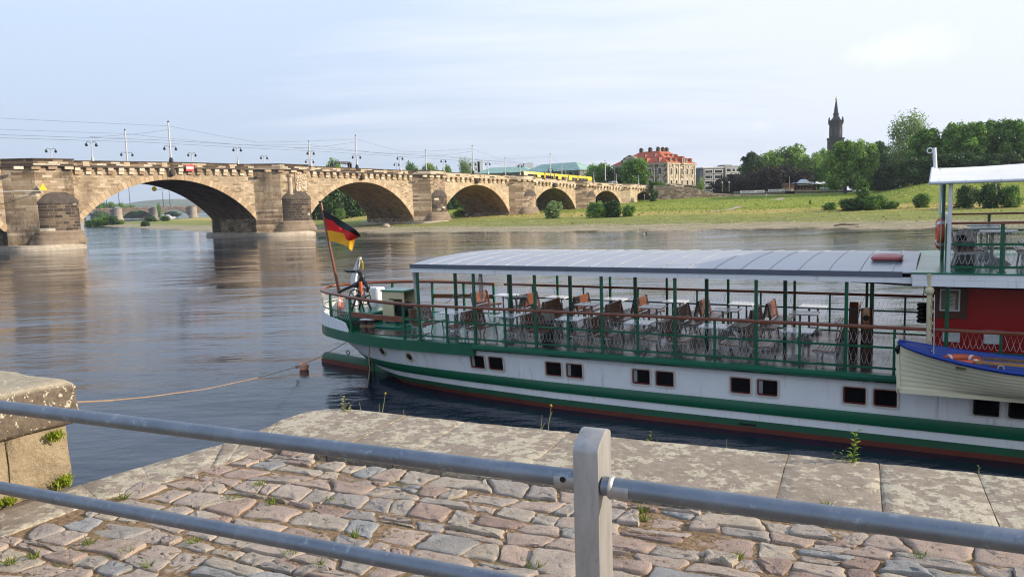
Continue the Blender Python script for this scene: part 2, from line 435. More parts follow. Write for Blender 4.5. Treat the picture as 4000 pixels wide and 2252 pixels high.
M_foot = stone('pale_footing', [(0,(.42,.36,.28)),(1,(.52,.46,.37))], 6., .5, .01, (.3,.25,.19), (.30,.25,.19), .6, .3, .3)
M_cap = plain('coping_stone_dark', (.10,.08,.062), (.045,.037,.03), .9, 0, 1.2, .4, 6, .03)
M_ashlar = plain('pale_ashlar', (.56,.45,.31), (.36,.26,.165), .85, 0, .9, .4, 6, .03)
t = NT('voussoir_stone'); a = t.node('ShaderNodeAttribute', attribute_name='tint').outputs['Fac']; v = t.coord()
c = t.ramp(a, [(0,(.36,.255,.155)),(.5,(.49,.36,.225)),(1,(.58,.45,.30))])
t.done(t.mix(.6, c, t.ramp(t.noise(v, 2, 6, .7), [(.25,.6),(.75,1.2)]), 'MULTIPLY'), .85, 0, t.bump(t.noise(v, 6, 5), .4, .05)); M_vous = t.m
t = NT('corbel_stone'); a = t.node('ShaderNodeAttribute', attribute_name='tint').outputs['Fac']; v = t.coord()
c = t.ramp(a, [(0,(.26,.18,.11)),(.5,(.44,.32,.2)),(.75,(.62,.51,.37)),(1,(.68,.58,.44))])
t.done(t.mix(.5, c, t.ramp(t.noise(v, 2, 5), [(.25,.65),(.75,1.2)]), 'MULTIPLY'), .85); M_corb = t.m
M_steel = plain('galvanised_mast', (.47,.46,.43), (.36,.35,.33), .5, .2, 2)
M_iron = plain('dark_cast_iron', (.03,.033,.036), (.018,.02,.022), .5, .4, 4)
M_glass_lamp = plain('milky_lamp_glass', (.55,.55,.50), (.45,.45,.42), .3)
M_wire = plain('wire', (.05,.05,.055), None, .6, .3)
M_asphalt = plain('asphalt', (.055,.055,.057), (.04,.04,.042), .9, 0, 3, .3, 20, .01)
M_red = plain('sign_red', (.55,.02,.02), (.48,.02,.02), .4)
M_white = plain('white_paint', (.78,.78,.77), (.70,.70,.70), .45)
M_yellow = plain('tram_yellow', (.80,.52,.005), (.74,.47,.005), .35)
M_black = plain('black_trim', (.015,.015,.017), (.01,.01,.012), .35)
M_winglass = plain('dark_window_glass', (.015,.018,.022), (.03,.033,.036), .08, 0, .6, 0, 1, 1, .6)

class Bridge:
    def __init__(s, root, zt, y0, y1):
        s.root, s.zt, s.y0, s.y1 = root, zt, y0, y1
    def span(s, c, a, zs, zc, sl, sr, wall, par, n=36, corbels=True, ring=True, pitch=1.9, soffit=None):
        y0, y1 = s.y0, s.y1; h = zc-zs; Rr = (a*a+h*h)/(2*h); z0 = zc-Rr
        th = math.asin(min(1, a/Rr)); 
        if h > a: th = math.pi-th
        ang = [-th+2*th*i/n for i in range(n+1)]
        P = [(c+Rr*math.sin(t), z0+Rr*math.cos(t)) for t in ang]
        mb = MB(); top = lambda x: s.zt(x)-1.2
        cols = [(sl, P[0][1])] + P + [(sr, P[-1][1])]
        for (xa, za), (xb, zb) in zip(cols[:-1], cols[1:]):
            if xb-xa < 1e-6: continue
            mb.quad((xa,y0,za),(xb,y0,zb),(xb,y0,top(xb)),(xa,y0,top(xa)))
            mb.quad((xb,y1,zb),(xa,y1,za),(xa,y1,top(xa)),(xb,y1,top(xb)))
            mb.quad((xa,y0,top(xa)),(xb,y0,top(xb)),(xb,y1,top(xb)),(xa,y1,top(xa)))
        o = mb.build('spandrel_wall', wall, s.root)
        sb = MB()
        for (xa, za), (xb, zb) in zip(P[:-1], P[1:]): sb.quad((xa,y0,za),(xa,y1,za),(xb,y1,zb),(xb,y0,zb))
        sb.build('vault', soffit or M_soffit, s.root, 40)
        if ring:
            rbs = (MB(), MB()); T = 1.0 if a > 8 else .8; nb = max(14, int(2*th*Rr/.85))
            for i in range(nb):
                t0 = -th+2*th*i/nb+.0012*random.random(); t1 = -th+2*th*(i+1)/nb-.0016
                out = T*(.94+.3*random.random()); pr = .05+.03*random.random(); tn = random.random()
                def q(t, r): return (c+r*math.sin(t), z0+r*math.cos(t))
                A, B2, C2, D = q(t0,Rr-.02), q(t1,Rr-.02), q(t1,Rr+out), q(t0,Rr+out)
                for rb, yy, sgn in ((rbs[0], y0, -1), (rbs[1], y1, 1)):
                    rb.tint = tn; rb.loft([[(p[0], yy+.25*-sgn, p[1]) for p in (A,B2,C2,D)], [(p[0], yy+sgn*pr, p[1]) for p in (A,B2,C2,D)]], False, True)
            [rb.build('arch_ring', M_vous, s.root) for rb in rbs]
        s.crown(sl, sr, s.y0, par, corbels, pitch)
        s.crown(sl, sr, s.y1, par, False, pitch, -1)
    def crown(s, sl, sr, yf, par, corbels, pitch, sg=1):
        # cornice, corbels and parapet between sl and sr on the face yf
        n = max(2, int((sr-sl)/2.6)); zt = s.zt
        cb = MB(); pb = MB(); kb = MB()
        def slab(mb, xa, xb, ya, yb, za, zb):   # heights below the parapet top
            mb.loft([[(x,ya,zt(x)-za),(x,yb,zt(x)-za),(x,yb,zt(x)-zb),(x,ya,zt(x)-zb)] for x in (xa,xb)], True, True)
        for i in range(n):
            xa, xb = sl+(sr-sl)*i/n, sl+(sr-sl)*(i+1)/n
            g = .012
            slab(cb, xa+g, xb-g, yf-sg*.62, yf+sg*.9, 1.28, 1.03)
            cb.cur = 0
            slab(kb, xa+g, xb-g, yf-sg*.52, yf+sg*.12, .17, 0)
        for i in range(n):
            xa, xb = sl+(sr-sl)*i/n, sl+(sr-sl)*(i+1)/n
            slab(pb, xa, xb, yf-sg*.42, yf+sg*.02, 1.03, .17)
        cb.build('cornice', M_cap if par is M_para else M_ashlar, s.root)
        w = pb.build('parapet', par, s.root); kb.build('coping', M_cap, w)
        # pale piers in the parapet
        for x in np.arange(sl+2.5, sr-1.5, 7.2):
            ab = MB(); slab(ab, x-.55, x+.55, yf-sg*.47, yf+sg*.03, 1.0, .16)
            ab.build('parapet_pier', M_ashlar, w)
        if corbels:
            qb = MB(); k = max(3, int(round((sr-sl)/pitch)))
            for i in range(k):
                x = sl+(sr-sl)*(i+.5)/k; z = zt(x)-1.28; b = random.random()
                qb.tint = min(1, b*1.1); qb.box(x-.46, x+.46, yf-.62+.04, yf+.1, z-.55, z-.004)
                qb.tint = min(1, random.random()*1.1); qb.box(x-.44, x+.44, yf-.34, yf+.1, z-1.15, z-.554)
            qb.build('corbels', M_corb, s.root)
    def pier(s, sl, sr, body, par, cut=None, plinth=None, zfoot=0.0, ycut=-.2, cutdark=None, capz=8.4, proj=3.0):
        y0, y1 = s.y0, s.y1; b = .9; yf = y0-proj; yb = y1+2.0; zt = s.zt; n = 6
        mid = (sl+sr)/2
        q_ = .36*(sr-sl); hw = .32*(sr-sl); cm = sr-hw-.3
        def outline(o, yA, yB): return [(sl-o,y0),(sl+q_-o*.7,yA),(sr-b+o,yA+.3),(sr+o,y0),(sr+o,y1),(sr-b+o,yB),(sl+b-o,yB),(sl-o,y1)]
        mb = MB(); pl = outline(0, yf, yb)
        mb.loft([[(x,y,-1.5+0*x) for x,y in pl], [(x,y,zt(x)-1.2) for x,y in pl]], False, True)
        mb.build('pier_body', body, s.root)
        cb = MB(); po = outline(.45, yf-.55, yb+.55)
        cb.loft([[(x,y,zt(x)-1.28) for x,y in po],[(x,y,zt(x)-1.03) for x,y in po]], True, True); cb.build('cornice', M_cap if par is M_para else M_ashlar, s.root)
        pb = MB(); pi = outline(.2, yf-.36, yb+.36)
        pb.loft([[(x,y,zt(x)-1.03) for x,y in pi],[(x,y,zt(x)-.17+.08) for x,y in pi]], True, True); w = pb.build('parapet', par, s.root)
        kb = MB(); pk = outline(.28, yf-.46, yb+.46)
        kb.loft([[(x,y,zt(x)-.09) for x,y in pk],[(x,y,zt(x)+.1) for x,y in pk]], True, True); kb.build('coping', M_cap, w)
        qb = MB()
        for i in range(4):
            x = sl+1.6+(sr-sl-3.2)*i/3; qb.tint = random.random(); qb.box(x-.7, x+.7, yf-.4, yf+.1, zt(x)-1.75, zt(x)-1.285)
        qb.build('corbels', M_corb, s.root)
        if cut:
            wN = hw; mid = cm
            def nose(o, ya, k=8, p=2.2):
                # rounded upstream nose reaching ya, base on the pier face
                L = []
                for i in range(k+1):
                    u = -1+2*i/k; L.append((mid+u*(wN+o), yf+.4-(yf+.4-(ya-o))*max(0,(1-abs(u)**p))**.62))
                return L
            def ringz(o, ya, z): return [(x,y,z) for x,y in nose(o, ya)]
            nb = MB(); nb.loft([ringz(.0,ycut,-1), ringz(0,ycut,capz-.5)], False, False, None, False)
            nose_o = nb.build('cutwater', cut, s.root, 35)
            kb = MB()
            rr = [ringz(.07,ycut,capz-.5), ringz(.07,ycut,capz-.2), ringz(.0,ycut+.1,capz)]
            for q in (.45,.75,.95): rr.append([(mid+(x-mid)*(1-q*.55), yf+.4+(y-yf-.4)*(1-q), capz+1.7*q**.8) for x,y,_ in ringz(0,ycut,0)])
            kb.loft(rr, True, False, None, False); kb.build('cutwater_cap', M_cap, nose_o, 40)
        mid = (sl+sr)/2
        if plinth:
            def oval(o, k=16):
                L = []; hw_ = (sr-sl)/2+o-.35
                for i in range(k+1):
                    u = -1+2*i/k; L.append((mid+u*hw_, y0-1-(y0-1-(ycut-o))*max(0,1-abs(u)**2.6)**.5))
                for i in range(k+1):
                    u = 1-2*i/k; L.append((mid+u*hw_, y1+1+(y0-1-(ycut-o))*max(0,1-abs(u)**2.6)**.5))
                return L
            pb = MB(); Z = zfoot
            prof = [(.95,Z+.95),(.98,Z+1.2),(.85,Z+1.75),(.62,Z+1.8),(.66,Z+2.1),(.5,Z+2.55),(.28,Z+2.62),(.3,Z+2.9),(.1,Z+3.25),(-.2,Z+3.3)]
            def tier(o, k=14):
                L = []
                for i in range(k+1):
                    u = -1+2*i/k; L.append((cm+u*(hw+.15+o), yf+.6-(yf+.6-(ycut+.1-o))*max(0,1-abs(u)**2.6)**.5))
                return L
            pb.loft([[(x,y,z) for x,y in tier(o)]+[(cm+hw+.15+o,yf+1.5,z),(cm-hw-.15-o,yf+1.5,z)] for o,z in prof], False, True); fixn(pb.build('plinth', plinth, s.root, 30))
            fb = MB(); fb.loft([[(x,y,z) for x,y in oval(o)] for o,z in [(1.25,Z-2.5),(1.25,Z+.42),(1.12,Z+.48),(1.1,Z+.95),(.3,Z+.96)]], False, True)
            fb.build('footing', M_foot, s.root, 30)

BM = Matrix.Translation((-74.84,136.32,0)) @ Matrix.Rotation(R(50.2), 4, 'Z')
bridge = thing('stone_bridge', 'long sandstone arch bridge with dark cutwaters crossing the river', 'bridge', None, mat=BM)
ZS = [-70,-20,0,20,49,85,127,160,190,212]; ZV = [14.7,15.35,15.55,15.7,15.5,14.85,13.9,12.35,11.45,10.95]
zt = lambda x: float(np.interp(x, ZS, ZV))
B = Bridge(bridge, zt, 4.0, 22.0)
for args in [(-30.4,18.9,3.4,12.1,-50.2,-11.1,M_wall,M_para),(18.1,18.2,3.7,12.26,-.2,36.2,M_wall,M_para),(65.6,16.6,2.7,11.9,48.8,82.4,M_wall,M_para),
             (107.1,14.3,3.1,11.2,92.5,121.6,M_wall2,M_para2),(144.2,12.0,3.4,10.16,132.1,156.4,M_wall2,M_para2),(175.3,9.6,4.2,9.16,165.6,185.0,M_wall2,M_para2),(201.1,6.3,6.0,8.6,194.9,208.,M_wall2,M_para2)]:
    B.span(*args, soffit=M_soffit)
B.pier(-62.5,-50.1,M_pier,M_para,M_dark,M_plinth)
B.pier(-11.1,-.1,M_pier,M_para,M_dark,M_plinth)
B.pier(36.1,48.9,M_pier,M_para,M_dark,M_plinth)
B.pier(82.3,92.6,M_pier2,M_para,M_dark,M_plinth,zfoot=.7,ycut=.3)
B.pier(121.5,132.2,M_pier2,M_para2,M_pier2,M_plinth,zfoot=1.2,ycut=.6,capz=8.2,proj=2.6)
B.pier(156.3,165.7,M_pier2,M_para2,M_pier2,None,zfoot=1.4,ycut=1.0,capz=7.6,proj=2.2)
B.pier(184.9,195.0,M_wall2,M_para2,None,None,proj=1.8)
B.pier(207.9,213.,M_wall2,M_para2,None,None,proj=1.2)
# carved panel and pilaster on the face of the large pier
mb = MB()
mb.box(44.6,47.6,1.0,1.6,9.6,13.9)
for i in range(150):
    x = 44.8+2.6*random.random(); z = 9.8+3.9*random.random(); r = .1+.22*random.random()
    mb.tint = .6+.4*random.random(); mb.lathe((x,1.02,z), [(0,-r),(r*.8,-r*.5),(r,0),(r*.8,r*.5),(0,r)], 6)
mb.build('carved_relief', M_corb, bridge)
mb = MB(); mb.lathe((43.2,1.1,8.8), [(.75,0),(.75,.4),(.55,.5),(.5,3.9),(.7,4.1),(.75,4.6)], 12); mb.build('half_column', M_ashlar, bridge, 40)
# keystone head in the first large arch
for s_, z_ in ((18.1,13.6),(65.6,13.2),(107.1,12.5),(144.2,11.5)):
    mb = MB(); z = zt(s_)-1.3; mb.lathe((s_,3.55,z-1.5), [(.15,0),(.5,.15),(.62,.7),(.55,1.2),(.3,1.5)], 9); mb.build('keystone', M_cap, bridge, 50)
# roadway deck
mb = MB()
for xa, xb in zip(np.arange(-70,214,4.), np.arange(-66,218,4.)):
    mb.quad((xa,4.5,zt(xa)-1.12),(xb,4.5,zt(xb)-1.12),(xb,21.5,zt(xb)-1.12),(xa,21.5,zt(xa)-1.12))
mb.build('roadway', M_asphalt, bridge)
# slim warning sign on the parapet
def onb(s_, y, z=0): return BM @ Vector((s_, y, z))
BR = lambda s_, y, z, rz=0: BM @ Matrix.Translation((s_, y, z)) @ Matrix.Rotation(rz, 4, 'Z')
g = thing('navigation_sign', 'red board with a white bar on the bridge parapet above the biggest arch', 'sign', mat=BR(21.6, 3.2, 14.55))
mb = MB(); mb.box(-.85,.85,-.05,.05,-.62,.62); mb.build('board', M_red, g)
mb = MB(); mb.box(-.72,.72,-.062,-.052,-.2,.2); mb.build('bar', M_white, g)
mb = MB(); mb.box(-.8,-.74,.0,.16,-.5,.9); mb.box(.74,.8,.0,.16,-.5,.9); mb.build('bracket', M_steel, g)
g = thing('signal_boom', 'grey boom reaching along the nearest pier to a yellow triangle', 'signal', mat=BR(-15.0, .6, 9.85))
mb = MB(); mb.cyl((-3,-.6,.0),(8.4,-.6,.25),.09,.06,8); mb.cyl((1.0,-.6,.1),(1.0,3.4,.1),.07,n=6); mb.build('boom', M_steel, g)
mb = MB(); mb.extr([(8.0,.35),(9.3,.35),(8.65,1.55)], 'y', -.65, -.5); mb.build('triangle', M_yellow, g)
g = thing('signal_boom', 'boom with a yellow round marker seen through the biggest arch', 'signal', mat=BR(27.0, 22.0, 11.1))
mb = MB(); mb.cyl((0,0,0),(0,8,.0),.08,.05,8); mb.build('boom', M_steel, g)
mb = MB(); mb.cyl((0,8.0,.2),(0,8.12,.2),.55,n=18); mb.build('marker', M_yellow, g)

# ------------------------------------------------------------------ masts and lamps on the bridge
def lamp_arm(mb, z, w, r=.045):
    for sx in (-1, 1):
        pts = [(0,0,z-.25),(sx*w*.3,0,z-.02),(sx*w*.65,0,z+.05),(sx*w*.92,0,z-.02),(sx*w,0,z-.16)]
        mb.tube(pts, r, 5)
def lampshade(mb, x, z):
    mb.lathe((x,0,z-.78), [(.12,0),(.24,.12),(.26,.3),(.15,.5),(.08,.62)], 8)
mast_h = 7.6
mast = thing('tram_mast', 'm', 'tram mast', 'tall steel masts carrying the tram wires')
mb = MB(); mb.lathe((0,0,0), [(.22,0),(.22,1.2),(.17,1.3),(.13,mast_h-.1),(.10,mast_h)], 10); mb.build('pole', M_steel, mast, 50)
mb = MB(); mb.lathe((0,0,0), [(.42,0),(.42,.35),(.3,.5),(.34,.62),(.25,.8)], 10); mb.lathe((0,0,mast_h), [(.1,0),(.2,.12),(.1,.28),(0,.3)], 8); mb.build('base_casting', M_iron, mast, 50)
mb = MB(); lamp_arm(mb, 3.0, 1.15); mb.build('lamp_bracket', M_iron, mast)
for sx in (-1.15, 1.15):
    mb = MB(); lampshade(mb, sx, 3.0); mb.build('lantern', M_iron, mast, 50)
lampP = thing('street_lamp', 'l', 'street lamp', 'twin armed lamps along the bridge parapets')
mb = MB(); mb.lathe((0,0,0), [(.30,0),(.30,.3),(.2,.45),(.22,.7),(.10,.85),(.075,3.0),(.07,3.4),(.0,3.6)], 9); mb.build('pole', M_steel, lampP, 50)
mb = MB(); lamp_arm(mb, 3.42, .85); mb.build('lamp_bracket', M_iron, lampP)
for sx in (-.85, .85):
    mb = MB(); lampshade(mb, sx, 3.4); mb.build('lantern', M_iron, lampP, 50)
ORD = ['first','second','third','fourth','fifth','sixth','seventh','eighth','ninth','tenth']
S_m = [18.1, 64.1, 105.6, 142.2, 174.3]
k = 0
for i, s_ in enumerate(S_m):
    for y, w in ((3.6,'near'),(22.4,'far')):
        lab = 'tall tram mast on the %s parapet, %s along the bridge from the left' % (w, ORD[i])
        m = BR(s_, y, zt(s_)+.0)
        if k == 0: mast.matrix_world = m; mast['label'] = lab
        else: dup(mast, lab, None, m)
        k += 1
S_l = [3.5, 32.5, 50.9, 78.1, 93.8, 112.0, 126.8, 150.5, 167.0, 181.5, 197.]
k = 0
for i, s_ in enumerate(S_l):
    for y, w in ((3.6,'near'),(22.4,'far')):
        if w == 'far' and s_ in (78.1, 112.0, 150.5, 181.5, 197.): continue
        lab = 'twin armed street lamp on the %s parapet, %s counting away from the left end' % (w, (ORD+['eleventh'])[i])
        m = BR(s_, y, zt(s_)-(.1 if y < 10 else .0))
        if k == 0: lampP.matrix_world = m; lampP['label'] = lab
        else: dup(lampP, lab, None, m)
        k += 1
def wire(pts, lab, r=.02, sag=0):
    mb = MB(); P = []
    for (a, b) in zip(pts[:-1], pts[1:]):
        for u in np.linspace(0, 1, 7)[:-1]:
            q = Vector(a).lerp(Vector(b), u); q.z -= sag*4*u*(1-u); P.append(q)
    P.append(Vector(pts[-1])); mb.tube(P, r, 4, False)
    single('overhead_wire', mb, M_wire, lab, 'wire', 'tram wires strung above the bridge', BM)
zm = lambda s_, h: zt(s_)+h
MS = [-28.] + S_m + [200.]
for y, nm in ((9.8,'near'),(15.8,'far')):
    wire([(s_, y, zm(s_, 4.7)) for s_ in MS], 'straight contact wire over the %s tram track' % nm, .022, .05)
wire([(MS[0],3.6,zm(MS[0],6.9))]+[q for a_, b_ in zip(S_m[:-1], S_m[1:]) for q in ((a_,3.6,zm(a_,6.9)), ((a_+b_)/2, 9.0, zm((a_+b_)/2, 5.2)))]+[(S_m[-1],3.6,zm(S_m[-1],6.9))], 'zigzag suspension wire hung from the near masts', .018, .1)
wire([(MS[0],22.4,zm(MS[0],6.9))]+[q for a_, b_ in zip(S_m[:-1], S_m[1:]) for q in ((a_,22.4,zm(a_,6.9)), ((a_+b_)/2, 16.5, zm((a_+b_)/2, 5.2)))]+[(S_m[-1],22.4,zm(S_m[-1],6.9))], 'zigzag suspension wire hung from the far masts', .018, .1)
for s_, e in zip(S_m[:3], ORD):
    wire([(s_,3.6,zm(s_,6.2)),(s_-11,13,zm(s_,5.0)),(s_,22.4,zm(s_,6.2))], 'cross wire joining the %s pair of masts' % e, .018, .25)

# ------------------------------------------------------------------ yellow tram, cars and works on the roadway
slope = math.atan2(zt(174)-zt(136), 38)
TM = BM @ Matrix.Translation((135.6, 9.0+1.2, zt(136)-1.1)) @ Matrix.Rotation(-slope, 4, 'Y')
tram = thing('tram', 'long yellow articulated tram running down the bridge', 'tram', mat=TM)
cuts = [0, 10.6, 15.8, 23.8, 29.6, 39.0]
def tramsec(y0, x0, x1): return None
for i in range(5):
    a_, b_ = cuts[i]+(.25 if i else 0), cuts[i+1]-.25
    mb = MB()
    ta = 1.1 if i == 0 else 0; tb = 1.1 if i == 4 else 0
    ring = lambda x, k: [(x,-1.22*k,.45),(x,-1.25*k,1.0),(x,-1.25*k,2.9),(x,-1.0*k,3.35),(x,1.0*k,3.35),(x,1.25*k,2.9),(x,1.25*k,1.0),(x,1.22*k,.45)]
    rs = ([ring(a_,.72)] if ta else [])+[ring(a_+ta,1), ring(b_-tb,1)]+([ring(b_,.72)] if tb else [])
    mb.loft(rs, True, True); o = mb.build('car_body', M_yellow, tram, 30)
    mb = MB()
    n = max(2, int((b_-a_-ta-tb)/1.6)); w = (b_-a_-ta-tb-.4)/n
    for q in range(n):
        x = a_+ta+.2+q*w
        if (q+i) % 4 == 3: continue
        mb.box(x+.06, x+w-.06, -1.268, -1.256, 1.55, 2.55); mb.box(x+.06, x+w-.06, 1.256, 1.268, 1.55, 2.55)
    mb.build('window_band', M_winglass, o)
    if i == 0:
        mb = MB(); mb.box(a_-.02, a_+.5, -.8, .8, 1.5, 2.9); mb.build('windscreen', M_winglass, o)
        mb = MB(); mb.box(a_-.03, a_+.1, -.6, .6, 2.95, 3.2); mb.build('destination_display', plain('orange_display', (.6,.12,.02), None, .4), o)
    if i < 4:
        mb = MB(); mb.box(b_-.02, b_+.52, -1.12, 1.12, .5, 3.2); mb.build('gangway', M_black, tram)
    mb = MB(); mb.box(a_+ta, b_-tb, -1.15, 1.15, .12, .44); mb.build('skirt', M_black, tram)
mb = MB(); mb.tube([(17.6,-.5,3.35),(19,0,4.2),(18,0,4.9)], .05, 5); mb.tube([(18,-.8,4.9),(18,.8,4.9)], .05, 5); mb.build('pantograph', M_black, tram)
M_carp = [plain('car_paint_%s' % n, c, None, .25) for n, c in (('dark', (.02,.022,.026)), ('silver', (.5,.51,.53)), ('white', (.75,.75,.74)), ('red', (.4,.02,.02)))]
def car(lab, mat, mi, L=4.3, Hh=1.48, van=False, cat='car', nm='parked_car'):
    c = thing(nm, lab, cat, 'vehicles on the bridges', mat=mat)
    mb = MB(); h = L/2
    pr = [(-h,.35),(-h,.95),(-h+.15,1.05)]+([(-h+.3,Hh*1.0),(h-1.5,Hh),(h-.7,1.15)] if van else [(-h+.55,Hh-.08),(-.2,Hh),(.75,Hh-.1),(h-.95,1.02)])+[(h-.1,.85),(h,.55),(h,.35)]
    mb.extr(pr, 'y', -.86, .86); o = mb.build('body', M_carp[mi], c, 40)
    mb = MB()
    zz0, zz1 = (1.15, Hh-.15) if not van else (1.25, Hh-.2)
    mb.box(-h+.75, .1, -.872, -.862, zz0-.08, zz1); mb.box(.2, h-1.3, -.872, -.862, zz0-.08, zz1-.06); mb.build('side_window', M_winglass, c)
    for x in (-h+.8, h-.8):
        for y in (-.8,.8):
            mb = MB(); mb.cyl((x,y-.1,.32),(x,y+.1,.32),.32,n=14); mb.build('wheel', M_black, c)
    return c
rm = lambda s_, y: BR(s_, y, zt(s_)-1.1)
car('black car just behind the tram on the bridge', rm(132.6, 10.6), 0)
car('silver van at the far end of the bridge beside the leafy tree', rm(187.5, 8.5), 1, 5.0, 2.2, True, 'van', 'delivery_van')
g = thing('pipe_frame', 'black bent pipe frame standing behind the parapet by a treetop', 'pipe', mat=BR(68.0, 14.0, zt(66)-1.1))
mb = MB()
for y in (0,.9):
    mb.tube([(-3.0,y,0),(-3.0,y,2.6),(-2.7,y,3.1),(2.2,y,3.1),(2.6,y,2.7),(2.6,y,0)], .28, 8)
mb.build('pipe', M_black, g, 60)
mb = MB(); 
for x in (-3,-1,1,2.6): mb.ring((x,0,2.9), .33, .07, 'x', 12, 5)
mb.build('flange', M_steel, g)

# ------------------------------------------------------------------ second stone bridge far behind the first
M_far = stone('distant_bridge_stone', [(0,(.13,.10,.075)),(.5,(.21,.16,.12)),(1,(.30,.24,.18))], 1.6, .7, .03, (.2,.155,.12), (.10,.08,.06), .5, .12)
M_farp = stone('distant_pier_stone', [(0,(.33,.27,.2)),(.5,(.42,.35,.26)),(1,(.5,.43,.33))], 1.6, .7, .03, (.3,.24,.18), (.15,.12,.09), .4, .12)
B2M = Matrix.Translation((-560,908,0)) @ Matrix.Rotation(R(29), 4, 'Z')
far_bridge = thing('far_stone_bridge', 'distant low stone arch bridge seen through the biggest arch', 'bridge', mat=B2M)
zt2 = lambda x: 14.6
B2 = Bridge(far_bridge, zt2, 0.0, 14.0)
p = 43.0
for i in range(-2, 5):
    x0, x1 = i*p, (i+1)*p
    B2.span((x0+x1)/2+3.5, 17.0, 2.6, 11.2, x0+5, x1+2, M_far, M_far, 24, False, False, soffit=M_far)
    mb = MB(); mb.lathe((x0+3.5,-1.0,-1), [(6.0,0),(6.0,2),(5.0,3),(4.5,8),(4.3,14.2),(4.8,14.4),(4.8,15.4)], 14); mb.box(x0,x0+7,0,14,-1,14); mb.build('pier', M_farp, far_bridge, 40)
mb = MB(); mb.box(-2*p, 5*p, .5, 13.5, 13.2, 13.5); mb.build('roadway', M_asphalt, far_bridge)
B2P = lambda x, y: B2M @ Matrix.Translation((x, y, 13.52))
for lab, x, mi, van in [('white van crossing the distant bridge',8,2,True),('dark delivery van on the distant bridge above its middle pier',82,0,True),('white delivery van following the dark one on the distant bridge',90,2,True),
                        ('red car on the distant bridge left of the dark van',62,3,False),('black car on the distant bridge near its right end',122,0,False),('red car on the distant bridge right of the white van',101,3,False),('silver car at the left end of the distant bridge',-4,1,False)]:
    car(lab, B2P(x, 3.0), mi, 6.0 if van else 4.4, 2.5 if van else 1.5, van, 'van' if van else 'car', 'delivery_van' if van else 'parked_car')
k = 0
for lab, x, h in [('leftmost',4,24),('second',70,19),('third',78,19),('fourth',92,28),('fifth',104,27),('sixth',142,22),('seventh',150,22)]:
    mb = MB(); mb.lathe((0,0,0), [(.45,0),(.4,2),(.25,h*.95),(.15,h)], 6); mb.box(-.1,.1,-1.6,1.6,h*.8,h*.82)
    single('catenary_mast', mb, M_iron, 'slim dark mast on the distant bridge, %s of its row from the left' % lab, 'mast', 'dark masts on the distant bridge', B2P(x, 12))
# low flat girder bridge glimpsed beyond
mb = MB(); mb.box(-120,160,0,10,7.2,9.2); 
for x in (-8, 52, 62, 120): mb.box(x-2.2,x+2.2,1,9,-1,7.2)
g = single('girder_bridge', mb, plain('concrete', (.2,.2,.19), (.14,.14,.135), .9), 'grey flat girder bridge behind the distant stone arches', 'bridge', None, B2M @ Matrix.Translation((0,90,0)))
# white motor cruiser moored under it
MBt = Matrix.Translation((-531,905,0)) @ Matrix.Rotation(R(8), 4, 'Z')
q = at_y(660, 845, 860.); MBt = Matrix.Translation((q.x, q.y, 0)) @ Matrix.Rotation(R(10), 4, 'Z')
g = thing('motor_cruiser', 'small white cabin cruiser moored below the distant bridge', 'boat', mat=MBt)
mb = MB(); mb.loft([[(-6,-1.6,0),(-6,1.6,0),(-6,1.9,1.6),(-6,-1.9,1.6)],[(2,-1.7,0),(2,1.7,0),(2,2.0,1.8),(2,-2.0,1.8)],[(6.4,-.1,.4),(6.4,.1,.4),(6.8,.15,2.3),(6.8,-.15,2.3)]], True, True); mb.build('hull', M_white, g)
mb = MB(); mb.loft([[(-4,-1.5,1.7),(3,-1.5,1.7),(3,1.5,1.7),(-4,1.5,1.7)],[(-3.4,-1.3,3.4),(1.6,-1.3,3.4),(1.6,1.3,3.4),(-3.4,1.3,3.4)]], True, True); mb.box(-2.6,.4,-1,1,3.42,4.6); o = mb.build('cabin', M_white, g)
mb = MB(); mb.box(-3.2,1.8,-1.46,-1.42,2.3,3.0); mb.build('window_band', M_winglass, o)
